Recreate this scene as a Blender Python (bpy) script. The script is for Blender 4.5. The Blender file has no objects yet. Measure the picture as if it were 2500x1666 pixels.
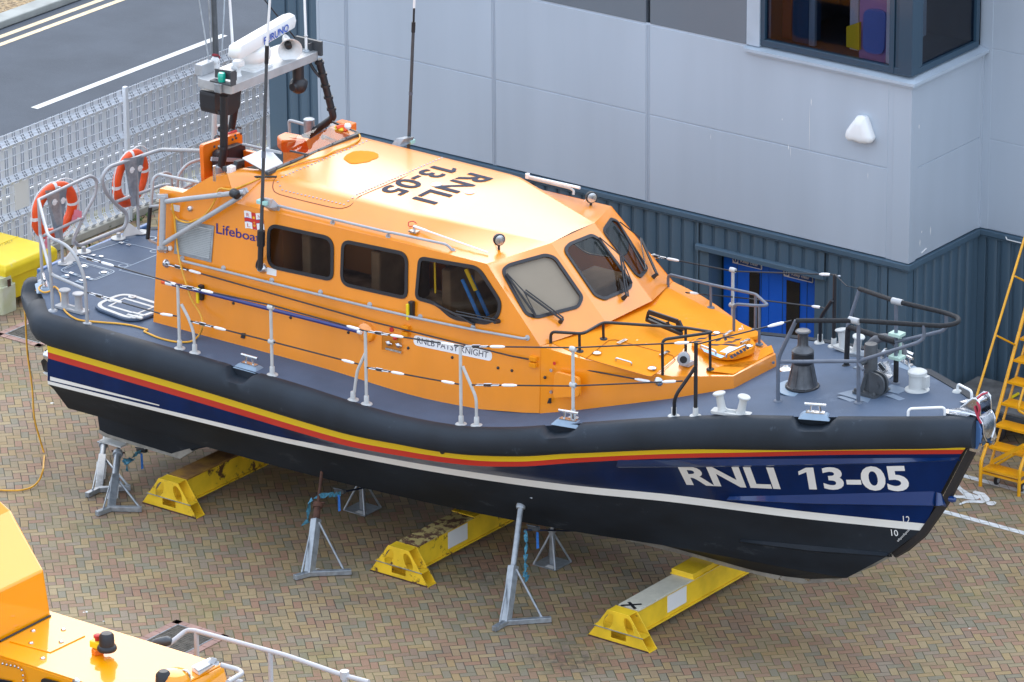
import bpy, bmesh, math, random
from mathutils import Vector, Matrix
from mathutils.geometry import tessellate_polygon
from mathutils.bvhtree import BVHTree
random.seed(7)
V = Vector
R = math.radians
scene = bpy.context.scene
COL = scene.collection
# ------------------------------------------------------------------ camera
# axes: x runs forward along the lifeboat, y towards its port side (the building), z up from the paving
F_PX, PITCH, ROLL, HGT, YAW = 12961.38, R(20.92228), R(-0.428689), 26.2116, R(37)
CW, CH = 2500.0, 1666.0
CAM = V((43.0, -49.2, HGT))
_c, _s = math.cos(YAW), math.sin(YAW)
def rot_b(v): return V((v[0]*_c - v[1]*_s, v[0]*_s + v[1]*_c, v[2]))
_f = V((0, math.cos(PITCH), -math.sin(PITCH))); _r = V((1, 0, 0)); _u = V((0, math.sin(PITCH), math.cos(PITCH)))
_r2 = _r*math.cos(ROLL) + _u*math.sin(ROLL); _u2 = -_r*math.sin(ROLL) + _u*math.cos(ROLL)
CR, CU, CF = rot_b(_r2), rot_b(_u2), rot_b(_f)
cd = bpy.data.cameras.new('camera'); cam = bpy.data.objects.new('camera', cd); COL.objects.link(cam)
cd.sensor_width = 36; cd.lens = F_PX/CW*36; cd.clip_start = 1; cd.clip_end = 3000
m = Matrix((CR, CU, -CF)).transposed().to_4x4(); m.translation = CAM; cam.matrix_world = m
scene.camera = cam
# survey sheets: where a measured detail sits in the photograph, turned into a point of the place
SHEET = {'A':(0,300,.31891),'B':(400,0,.31891),'C':(350,400,.31891),'D':(950,350,.31891),'E':(1250,650,.31891),'F':(1800,600,.38272),
'G':(0,650,.41445),'H':(0,1150,.32910),'I':(650,1050,.35080),'J':(1350,1050,.48874),'K':(1500,0,.42499),'L':(0,0,.31891),'M':(1840,640,.26782),
'N':(2050,930,.17219),'O':(2000,1180,.16580),'Q':(40,640,.17),'T':(100,820,.19130),'U':(380,560,.15306),'V':(2200,1060,.16584),'W':(0,440,.22956),
'X':(600,0,.22962),'Y':(780,280,.17),'Z':(0,0,1.0625),'R':(380,300,.22100),'S':(900,760,.17),'DD':(1700,600,.1615),'LL':(2250,560,.434),
'BN':(0,520,.17857),'JK':(200,1040,.15940),'MP':(500,0,.15304),'FD':(1330,780,.24224),'CP':(1900,780,.15300),'JC':(680,1100,.21689),
'JD':(1180,1160,.25505),'W1':(560,500,.14450),'B2':(0,1540,.38249),'PX':(0,0,1)}
def ray(c, x, y):
    a = SHEET[c]; px, py = a[0]+x*a[2], a[1]+y*a[2]
    return CF + CR*((px-CW/2)/F_PX) - CU*((py-CH/2)/F_PX)
def P(c, x, y, X=None, Y=None, Z=None):
    d = ray(c, x, y)
    if X is not None: t = (X-CAM.x)/d.x
    elif Y is not None: t = (Y-CAM.y)/d.y
    else: t = (Z-CAM.z)/d.z
    return CAM + d*t
def PN(c, x, y, p0, n):
    d = ray(c, x, y); return CAM + d*((p0-CAM).dot(n)/d.dot(n))
def SD(c, x, y, off=0.0):                       # on the raked side of the wheelhouse
    n = V((0, -1, .12)).normalized()
    return PN(c, x, y, V((0, -1.5, 2.4)) + n*off, n)
def mono(xs, ys):
    n = len(xs); h = [xs[i+1]-xs[i] for i in range(n-1)]; d = [(ys[i+1]-ys[i])/h[i] for i in range(n-1)]
    m_ = [d[0]] + [0 if d[i-1]*d[i] <= 0 else 2*d[i-1]*d[i]/(d[i-1]+d[i]) for i in range(1, n-1)] + [d[-1]]
    def f(x):
        if x <= xs[0]: return ys[0] + m_[0]*(x-xs[0])
        if x >= xs[-1]: return ys[-1] + m_[-1]*(x-xs[-1])
        i = max(j for j in range(n-1) if xs[j] <= x); t = (x-xs[i])/h[i]
        return (2*t**3-3*t*t+1)*ys[i] + (t**3-2*t*t+t)*h[i]*m_[i] + (-2*t**3+3*t*t)*ys[i+1] + (t**3-t*t)*h[i]*m_[i+1]
    return f
def lerp(a, b, t): return a + (b-a)*t
# ------------------------------------------------------------------ mesh builder
_split = []
KEEP = {'nonslip_patch','hull_lettering','draught_mark','draught_scale','side_lettering','roof_lettering','name_lettering','bin_lettering','radar_lettering','sign_lettering','roof_rivets','panel_rivets','roof_bolts','louvres','hazard_stripes','deck_border','bird_marks','cover_plate','edging_blocks','wire_panel','cross_wires','trim_rail','silver_panel','grey_panel','panel_joint','corrugated_wall','flag_emblem','tread_grip','hatch_label','label_flash','wall_core','weeds','frame','hatch_fitting','screen_frame','window','room_lining','wheelhouse','hull','deck','webbing','bracket_hole','white_band','pane','roof'}
class MB:
    def __init__(s): s.v = []; s.f = []; s.m = []
    def add(s, vs, fs, mi=0):
        o = len(s.v); s.v += [V(v) for v in vs]; s.f += [tuple(i+o for i in f) for f in fs]; s.m += [mi]*len(fs); return s
    def quad(s, a, b, c, d, mi=0): return s.add([a, b, c, d], [(0, 1, 2, 3)], mi)
    def box(s, lo, hi, mi=0):
        x0, y0, z0 = lo; x1, y1, z1 = hi
        return s.hexa([(x0,y0,z0),(x1,y0,z0),(x1,y1,z0),(x0,y1,z0),(x0,y0,z1),(x1,y0,z1),(x1,y1,z1),(x0,y1,z1)], mi)
    def hexa(s, p, mi=0): return s.add(p, [(3,2,1,0),(4,5,6,7),(0,1,5,4),(1,2,6,5),(2,3,7,6),(3,0,4,7)], mi)
    def beam(s, a, b, w, h, up=V((0,0,1)), mi=0):
        a, b = V(a), V(b); d = (b-a).normalized(); sx = d.cross(up).normalized()*(w/2); sz = sx.cross(d).normalized()*(h/2)
        return s.hexa([a-sx-sz, a+sx-sz, b+sx-sz, b-sx-sz, a-sx+sz, a+sx+sz, b+sx+sz, b-sx+sz], mi)
    def tube(s, pts, r, n=8, fil=0.0, closed=False, mi=0, r2=None):
        pts = [V(p) for p in pts]
        if fil:
            q = [] if closed else [pts[0]]; N = len(pts)
            for i in (range(N) if closed else range(1, N-1)):
                p0, p, p1 = pts[i-1], pts[i], pts[(i+1) % N]; d0, d1 = (p0-p), (p1-p); k = min(fil, d0.length*.45, d1.length*.45)
                a, b = p+d0.normalized()*k, p+d1.normalized()*k
                for j in range(6):
                    t = j/5; q.append(a*(1-t)**2 + p*2*t*(1-t) + b*t*t)
            if not closed: q.append(pts[-1])
            pts = q
        pp = [pts[0]]
        for p in pts[1:]:
            if (p-pp[-1]).length > 1e-5: pp.append(p)
        pts = pp; N = len(pts); vs = []; up = None
        for i, p in enumerate(pts):
            if closed: t = (pts[(i+1) % N]-pts[i-1])
            else: t = pts[min(i+1, N-1)]-pts[max(i-1, 0)]
            t.normalize()
            if up is None:
                up = V((0,0,1)) if abs(t.z) < .9 else V((1,0,0))
            up = (up - t*up.dot(t)).normalized(); sx = t.cross(up)
            rr = r if r2 is None else lerp(r, r2, i/(N-1))
            for j in range(n):
                a = 2*math.pi*j/n; vs.append(p + sx*(math.cos(a)*rr) + up*(math.sin(a)*rr))
        fs = []
        for i in range(N if closed else N-1):
            for j in range(n):
                i2 = (i+1) % N; fs.append((i*n+j, i*n+(j+1) % n, i2*n+(j+1) % n, i2*n+j))
        if not closed: fs += [tuple(range(n))[::-1], tuple((N-1)*n+j for j in range(n))]
        return s.add(vs, fs, mi)
    def lathe(s, c, prof, n=20, axis=V((0,0,1)), mi=0):
        c = V(c); ax = V(axis).normalized(); e = V((1,0,0)) if abs(ax.x) < .9 else V((0,1,0)); e = (e-ax*e.dot(ax)).normalized(); g = ax.cross(e)
        vs = []
        for r, h in prof:
            for j in range(n):
                a = 2*math.pi*j/n; vs.append(c + ax*h + (e*math.cos(a)+g*math.sin(a))*max(r, 1e-4))
        fs = []
        for i in range(len(prof)-1):
            for j in range(n): fs.append((i*n+j, i*n+(j+1) % n, (i+1)*n+(j+1) % n, (i+1)*n+j))
        fs += [tuple(range(n))[::-1], tuple((len(prof)-1)*n+j for j in range(n))]
        return s.add(vs, fs, mi)
    def disc(s, c, r, h, axis=V((0,0,1)), n=16, mi=0): return s.lathe(c, [(r, 0), (r, h)], n, axis, mi)
    def prism(s, poly, off, mi=0, side=None):
        poly = [V(p) for p in poly]; off = V(off); n = len(poly); q = [p+off for p in poly]
        tri = tessellate_polygon([poly]); vs = poly+q
        fs = [tuple(t) for t in tri] + [tuple(i+n for i in t[::-1]) for t in tri]
        s.add(vs, fs, mi)
        s.add(vs, [(i, (i+1) % n, (i+1) % n+n, i+n) for i in range(n)], mi if side is None else side); return s
    def panel(s, outline, holes, th=None, mi=0):
        loops = [[V(p) for p in outline]] + [[V(p) for p in h] for h in holes]
        flat = [p for l in loops for p in l]; tri = tessellate_polygon(loops)
        s.add(flat, [tuple(t) for t in tri], mi)
        if th is not None:
            th = V(th); s.add([p+th for p in flat], [tuple(t[::-1]) for t in tri], mi)
            for l in loops:
                n = len(l); s.add(l+[p+th for p in l], [(i, (i+1) % n, (i+1) % n+n, i+n) for i in range(n)], mi)
        return s
    def ring(s, outer, inner, nrm, th, mi=0):
        n = len(outer); o2 = [p+nrm*th for p in outer]; i2 = [p+nrm*th for p in inner]
        vs = outer+inner+o2+i2; fs = []
        for i in range(n):
            j = (i+1) % n
            fs += [(2*n+i, 2*n+j, 3*n+j, 3*n+i), (i, j, 2*n+j, 2*n+i), (n+i, n+j, 3*n+j, 3*n+i)]
        return s.add(vs, fs, mi)
    def sphere(s, c, r, n=14, mi=0, sc=(1,1,1)):
        c = V(c); vs = []; fs = []; k = n//2
        for i in range(k+1):
            th = math.pi*i/k
            for j in range(n):
                a = 2*math.pi*j/n; vs.append(c+V((r*sc[0]*math.sin(th)*math.cos(a), r*sc[1]*math.sin(th)*math.sin(a), r*sc[2]*math.cos(th))))
        for i in range(k):
            for j in range(n): fs.append((i*n+j, i*n+(j+1) % n, (i+1)*n+(j+1) % n, (i+1)*n+j))
        return s.add(vs, fs, mi)
    def build(s, name, mats, root=None, parent=None, smooth=None, bevel=0, merge=True, label=None):
        me = bpy.data.meshes.new(name); o = bpy.data.objects.new(name, me)
        org = root.location if root else V((0,0,0))
        me.from_pydata([v-org for v in s.v], [], s.f)
        mats = mats if isinstance(mats, (list, tuple)) else [mats]
        for mt in mats: me.materials.append(mt)
        me.polygons.foreach_set('material_index', s.m)
        bm = bmesh.new(); bm.from_mesh(me)
        if merge: bmesh.ops.remove_doubles(bm, verts=bm.verts, dist=2e-5)
        bmesh.ops.recalc_face_normals(bm, faces=bm.faces)
        bm.to_mesh(me); bm.free()
        if smooth is not None:
            me.polygons.foreach_set('use_smooth', [True]*len(me.polygons)); me.set_sharp_from_angle(angle=R(smooth))
        if bevel:
            b = o.modifiers.new('bevel', 'BEVEL'); b.width = bevel; b.segments = 2; b.limit_method = 'ANGLE'; b.angle_limit = R(35)
            b.harden_normals = False
        COL.objects.link(o)
        _split.append(o) if name not in KEEP and root is not None else None
        if parent is not None: o.parent = parent
        elif root is not None: o.parent = root
        if label: o['label'] = label
        return o
def roundpoly(pts, r, n=6):
    pts = [V(p) for p in pts]; out = []; N = len(pts); rs = r if isinstance(r, (list, tuple)) else [r]*N
    for i in range(N):
        p0, p, p1 = pts[i-1], pts[i], pts[(i+1) % N]; d0, d1 = p0-p, p1-p; k = min(rs[i], d0.length*.48, d1.length*.48)
        a, b = p+d0.normalized()*k, p+d1.normalized()*k
        for j in range(n+1):
            t = j/n; out.append(a*(1-t)**2+p*2*t*(1-t)+b*t*t)
    return out
def inset(loop, d, nrm):
    out = []; N = len(loop)
    for i in range(N):
        t = loop[(i+1) % N]-loop[i-1]; q = nrm.cross(t).normalized(); out.append(loop[i]+q*d)
    c = sum(loop, V())/N
    if sum(((a-c).length for a in out)) > sum(((a-c).length for a in loop)):
        out = [loop[i]*2-out[i] for i in range(N)]
    return out
def circ(c, r, nrm, n=20, e=None):
    nrm = V(nrm).normalized(); e = V((1,0,0)) if abs(nrm.x) < .9 else V((0,1,0)); e = (e-nrm*e.dot(nrm)).normalized(); g = nrm.cross(e)
    return [V(c)+(e*math.cos(2*math.pi*i/n)+g*math.sin(2*math.pi*i/n))*r for i in range(n)]
def thing(name, label, cat, loc, group=None):
    o = bpy.data.objects.new(name, None); COL.objects.link(o); o.location = V(loc); o.empty_display_size = .2
    o['label'] = label; o['category'] = cat
    if group: o['group'] = group
    return o
def tag(o, label, cat, group=None):
    o['label'] = label; o['category'] = cat
    if group: o['group'] = group
    return o
def struct(o): o['kind'] = 'structure'; return o
_font = {}
def text_mesh(body, bold=0.0, space=1.0):
    k = (body, bold, space)
    if k in _font: return _font[k]
    if body == '13-05':
        uv, fs = text_mesh('3-05', bold, space); n = 8
        one = [(.0,.66),(.0,.83),(.075,1.0),(.145,1.0),(.145,.0),(.075,.0),(.075,.80)]
        r = (one+[(lerp(.215,1,u), v) for u, v in uv], [(0,1,2,6),(6,2,3,4,5)]+[tuple(i+7 for i in f) for f in fs]); _font[k] = r; return r
    cu = bpy.data.curves.new('t', 'FONT'); cu.body = body; cu.offset = bold; cu.space_character = space; cu.resolution_u = 4
    o = bpy.data.objects.new('t', cu); COL.objects.link(o); bpy.context.view_layer.update()
    me = bpy.data.meshes.new_from_object(o.evaluated_get(bpy.context.evaluated_depsgraph_get()))
    vs = [v.co.copy() for v in me.vertices]; fs = [tuple(p.vertices) for p in me.polygons]
    bpy.data.objects.remove(o); bpy.data.meshes.remove(me)
    x0, x1 = min(v.x for v in vs), max(v.x for v in vs); y0, y1 = min(v.y for v in vs), max(v.y for v in vs)
    r = ([((v.x-x0)/(x1-x0), (v.y-y0)/(y1-y0)) for v in vs], fs); _font[k] = r; return r
def quadmap(tl, tr, br, bl):
    def f(u, v): return lerp(lerp(bl, br, u), lerp(tl, tr, u), v)
    return f
def add_text(mb, body, mp, bold=0.0, mi=0, space=1.0):
    uv, fs = text_mesh(body, bold, space); mb.add([mp(u, v) for u, v in uv], fs, mi)
# ------------------------------------------------------------------ materials
def NT(mat): return mat.node_tree.nodes, mat.node_tree.links
def mat(name, col, rough=.5, metal=0.0, coat=0.0, cior=1.5, crough=.06, spec=.5, var=0.0, vscale=3.0, vcol=None, bump=0.0, bscale=60.0, rvar=0.0, dirt=None, dscale=1.2, dthr=.58, stretch=None):
    mt = bpy.data.materials.new(name); mt.use_nodes = True; n, l = NT(mt); b = n['Principled BSDF']
    b.inputs['Base Color'].default_value = (*col, 1); b.inputs['Roughness'].default_value = rough; b.inputs['Metallic'].default_value = metal
    b.inputs['Coat Weight'].default_value = coat; b.inputs['Coat IOR'].default_value = cior; b.inputs['Coat Roughness'].default_value = crough
    b.inputs['Specular IOR Level'].default_value = spec
    g = n.new('ShaderNodeNewGeometry'); vec = g.outputs['Position']
    if stretch:
        mp = n.new('ShaderNodeMapping'); l.new(vec, mp.inputs[0]); mp.inputs['Scale'].default_value = stretch; vec = mp.outputs[0]
    c_out = None
    if var or vcol:
        t = n.new('ShaderNodeTexNoise'); t.inputs['Scale'].default_value = vscale; t.inputs['Detail'].default_value = 6; l.new(vec, t.inputs['Vector'])
        rm = n.new('ShaderNodeMapRange'); rm.inputs['From Min'].default_value = .35; rm.inputs['From Max'].default_value = .65; l.new(t.outputs[0], rm.inputs[0])
        mx = n.new('ShaderNodeMix'); mx.data_type = 'RGBA'; l.new(rm.outputs[0], mx.inputs[0])
        a = vcol if vcol else tuple(c*(1-var) for c in col); bb = col if vcol else tuple(min(1, c*(1+var)) for c in col)
        mx.inputs[6].default_value = (*a, 1); mx.inputs[7].default_value = (*bb, 1); c_out = mx.outputs[2]
        if rvar:
            rr = n.new('ShaderNodeMapRange'); l.new(t.outputs[0], rr.inputs[0]); rr.inputs['From Min'].default_value = .3; rr.inputs['From Max'].default_value = .7
            rr.inputs['To Min'].default_value = rough-rvar; rr.inputs['To Max'].default_value = rough+rvar; l.new(rr.outputs[0], b.inputs['Roughness'])
    if dirt:
        t = n.new('ShaderNodeTexNoise'); t.inputs['Scale'].default_value = dscale; t.inputs['Detail'].default_value = 10; t.inputs['Roughness'].default_value = .7; l.new(vec, t.inputs['Vector'])
        rm = n.new('ShaderNodeMapRange'); rm.inputs['From Min'].default_value = dthr; rm.inputs['From Max'].default_value = dthr+.06; l.new(t.outputs[0], rm.inputs[0])
        mx = n.new('ShaderNodeMix'); mx.data_type = 'RGBA'; l.new(rm.outputs[0], mx.inputs[0])
        if c_out: l.new(c_out, mx.inputs[6])
        else: mx.inputs[6].default_value = (*col, 1)
        mx.inputs[7].default_value = (*dirt, 1); c_out = mx.outputs[2]
    if c_out: l.new(c_out, b.inputs['Base Color'])
    if bump:
        t = n.new('ShaderNodeTexNoise'); t.inputs['Scale'].default_value = bscale; t.inputs['Detail'].default_value = 3; l.new(g.outputs['Position'], t.inputs['Vector'])
        bp = n.new('ShaderNodeBump'); bp.inputs['Strength'].default_value = bump; bp.inputs['Distance'].default_value = .01; l.new(t.outputs[0], bp.inputs['Height']); l.new(bp.outputs[0], b.inputs['Normal'])
    return mt
M = {}
OR = (.86, .27, .002)
M['orange'] = mat('orange_gelcoat', OR, .4, coat=1, cior=1.95, crough=.24, spec=.15, var=.05, vscale=2.2, stretch=(1,1,.22))
M['orange_mat'] = mat('orange_nonslip', (.80, .27, .004), .75, spec=.25, bump=.35, bscale=220, var=.04, vscale=2)
M['orange_pl'] = mat('orange_plastic', (.80, .17, .006), .4, coat=.3, var=.06, vscale=5)
M['navy'] = mat('navy_paint', (.0, .014, .078), .35, coat=.22, cior=1.4, spec=.12, var=.2, vscale=2.4, rvar=.06, stretch=(1,1,.35))
M['navy_lit'] = mat('navy_rail_skylit', (.0, .030, .15), .35, coat=.7, cior=1.5)  # hull navy made lighter: sky reflection on the rails put into the colour
M['antifoul'] = mat('black_antifouling', (.008, .012, .018), .6, spec=.3, var=.35, vscale=1.6, bump=.1, bscale=40, dirt=(.026, .032, .040), dscale=3.2, dthr=.60, stretch=(.6,1,1.4))
M['white'] = mat('white_paint', (.78, .78, .77), .4, coat=.3, var=.03, vscale=2)
M['whiteband'] = mat('waterline_white', (.74, .73, .69), .4, coat=.3, var=.05, vscale=1.2)
M['ystripe'] = mat('yellow_stripe', (.80, .55, .0), .35, coat=.6)
M['rstripe'] = mat('red_stripe', (.55, .018, .008), .35, coat=.6)
M['fender'] = mat('fender_rubber', (.018, .027, .040), .62, spec=.35, var=.22, vscale=1.6, vcol=(.012,.018,.026), dirt=(.055,.072,.095), dscale=2.6, dthr=.63, bump=.12, bscale=14, stretch=(1,1,.6))
M['deck'] = mat('deck_grey', (.068, .10, .158), .68, spec=.4, var=.1, vscale=1.7, bump=.3, bscale=180, dirt=(.09,.125,.185), dscale=1.3, dthr=.6)
M['deckline'] = mat('deck_bare_border', (.21, .29, .38), .4, var=.08, vscale=6)
M['deckblue'] = mat('deck_edge_blue', (.07, .16, .36), .45)
M['steel'] = mat('stainless_steel', (.62, .63, .65), .22, metal=1, var=.1, vscale=18, rvar=.08)
M['grey'] = mat('silver_grey_paint', (.36, .37, .385), .42, coat=.2, var=.07, vscale=9)
M['greypost'] = mat('post_grey_paint', (.50, .51, .50), .5, var=.06, vscale=9)
M['greyblue'] = mat('pulpit_grey_paint', (.105, .125, .165), .45, var=.1, vscale=8)
M['black'] = mat('black_paint', (.012, .013, .017), .45, var=.2, vscale=9)
M['blacktape'] = mat('black_webbing', (.011, .012, .015), .8, bump=.7, bscale=55, var=.3, vscale=25)
M['rubber'] = mat('black_rubber', (.014, .014, .018), .5, coat=.2)
M['whitepl'] = mat('white_plastic', (.80, .80, .80), .35, coat=.3, var=.02)
M['gal'] = mat('galvanised_steel', (.33, .36, .39), .42, metal=.55, var=.16, vscale=14, rvar=.1, bump=.05, bscale=60)
M['gold'] = mat('worn_keel_metal', (.34, .33, .30), .5, metal=.35, var=.25, vscale=5, dirt=(.11,.075,.05), dscale=5, dthr=.6)
M['rust'] = mat('rusty_steel', (.075, .032, .02), .8, var=.45, vscale=12, bump=.4, bscale=60)
M['ropey'] = mat('yellow_hose', (.72, .36, .03), .45, var=.12, vscale=12)
M['teal'] = mat('teal_webbing', (.07, .25, .36), .75, var=.45, vscale=26, bump=.3, bscale=90)
M['bluestrap'] = mat('blue_webbing', (.02, .15, .50), .7, var=.2, vscale=30)
M['darkstrap'] = mat('dark_blue_webbing', (.012, .02, .05), .7, var=.2, vscale=30)
M['darkgrey'] = mat('dark_grey_metal', (.055, .062, .07), .45, var=.15, vscale=10)
M['dullgrey'] = mat('capstan_grey', (.09, .095, .105), .36, metal=.5, var=.25, vscale=9)
M['blueshaft'] = mat('blue_shaft', (.006, .018, .16), .3, coat=.6)
M['yellowpl'] = mat('bright_yellow_plastic', (.85, .62, .01), .45, coat=.1)
M['lifering'] = mat('life_ring_orange', (.80, .085, .008), .5, coat=.2, var=.08, vscale=8)
M['redp'] = mat('red_plastic', (.55, .02, .015), .45)
M['interior'] = mat('cabin_lining', (.40, .32, .24), .8, var=.5, vscale=4)
M['blind'] = mat('windscreen_blind', (.42, .40, .37), .8, var=.03)
M['sticker'] = mat('white_sticker', (.75, .75, .74), .5)
M['ink'] = mat('dark_ink', (.018, .018, .05), .5)
M['inkroof'] = mat('roof_letter_black', (.02, .025, .05), .7, spec=.3)
M['purple'] = mat('lettering_purple', (.03, .012, .16), .4, coat=.5)
M['blueink'] = mat('lettering_blue', (.02, .08, .42), .5)
M['emblemy'] = mat('emblem_yellow', (.85, .45, .01), .4)
M['green'] = mat('sign_green', (.01, .16, .03), .5)
M['signblue'] = mat('sign_blue', (.01, .06, .25), .5)
def glassmat(name, tint, spec=1.0, rough=.03):
    mt = bpy.data.materials.new(name); mt.use_nodes = True; n, l = NT(mt); n.remove(n['Principled BSDF'])
    tr = n.new('ShaderNodeBsdfTransparent'); tr.inputs[0].default_value = (*tint, 1); gl = n.new('ShaderNodeBsdfGlossy'); gl.inputs['Roughness'].default_value = rough
    fr = n.new('ShaderNodeFresnel'); gg = n.new('ShaderNodeNewGeometry'); io = n.new('ShaderNodeMath'); io.operation = 'MULTIPLY_ADD'; io.inputs[1].default_value = 1/1.5-1.5; io.inputs[2].default_value = 1.5; l.new(gg.outputs['Backfacing'], io.inputs[0]); l.new(io.outputs[0], fr.inputs[0]); ml = n.new('ShaderNodeMath'); ml.operation = 'MULTIPLY'; ml.inputs[1].default_value = spec; l.new(fr.outputs[0], ml.inputs[0])
    mx = n.new('ShaderNodeMixShader'); l.new(ml.outputs[0], mx.inputs[0]); l.new(tr.outputs[0], mx.inputs[1]); l.new(gl.outputs[0], mx.inputs[2]); l.new(mx.outputs[0], n['Material Output'].inputs[0]); return mt
M['glass'] = glassmat('tinted_glass', (.80, .74, .66), .7); M['clear'] = glassmat('clear_screen', (.78, .76, .78)); M['bglass'] = glassmat('window_glass', (.62, .64, .70), .7)
# ---- herringbone block paving
def herring(nt, scale=.101, ang=R(45.56), ox=0.0, oy=0.0):
    n, l = nt.nodes, nt.links
    def mth(op, a, b=None, c=None):
        x = n.new('ShaderNodeMath'); x.operation = op
        for i, q in enumerate((a, b, c)):
            if q is None: continue
            if isinstance(q, (int, float)): x.inputs[i].default_value = q
            else: l.new(q, x.inputs[i])
        return x.outputs[0]
    g = n.new('ShaderNodeNewGeometry'); sp = n.new('ShaderNodeSeparateXYZ')
    nz = n.new('ShaderNodeTexNoise'); nz.inputs['Scale'].default_value = 1.1; l.new(g.outputs['Position'], nz.inputs['Vector'])
    wob = n.new('ShaderNodeVectorMath'); wob.operation = 'SCALE'; wob.inputs[3].default_value = .05; l.new(nz.outputs['Color'], wob.inputs[0])
    ad = n.new('ShaderNodeVectorMath'); l.new(g.outputs['Position'], ad.inputs[0]); l.new(wob.outputs[0], ad.inputs[1]); l.new(ad.outputs[0], sp.inputs[0])
    ca, sa = math.cos(ang)/scale, math.sin(ang)/scale
    a = mth('ADD', mth('MULTIPLY', sp.outputs[0], ca), mth('MULTIPLY_ADD', sp.outputs[1], sa, ox+400))
    b = mth('ADD', mth('MULTIPLY', sp.outputs[0], sa), mth('MULTIPLY_ADD', sp.outputs[1], -ca, oy+400))
    i, j = mth('FLOOR', a), mth('FLOOR', b); k = mth('FLOORED_MODULO', mth('SUBTRACT', i, j), 4.0)
    hor = mth('LESS_THAN', k, 1.5)                 # 0,1 lie along a; 2,3 along b
    ia = mth('SUBTRACT', i, mth('MULTIPLY', k, hor)); isk2 = mth('MULTIPLY', mth('SUBTRACT', 1.0, hor), mth('LESS_THAN', k, 2.5)); jb = mth('SUBTRACT', j, isk2)
    fa, fb = mth('SUBTRACT', a, ia), mth('SUBTRACT', b, jb)
    la = mth('ADD', 1.0, hor); lb = mth('SUBTRACT', 2.0, hor)
    e = mth('MINIMUM', mth('MINIMUM', fa, mth('SUBTRACT', la, fa)), mth('MINIMUM', fb, mth('SUBTRACT', lb, fb)))
    cb = n.new('ShaderNodeCombineXYZ'); l.new(ia, cb.inputs[0]); l.new(jb, cb.inputs[1]); l.new(hor, cb.inputs[2])
    wn = n.new('ShaderNodeTexWhiteNoise'); l.new(cb.outputs[0], wn.inputs['Vector'])
    return g, e, wn, mth
def ramp(n, pts, interp='LINEAR'):
    r = n.new('ShaderNodeValToRGB'); r.color_ramp.interpolation = interp; el = r.color_ramp.elements
    while len(el) > 1: el.remove(el[0])
    el[0].position = pts[0][0]; el[0].color = (*pts[0][1], 1)
    for p, c in pts[1:]:
        x = el.new(p); x.color = (*c, 1)
    return r
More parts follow.
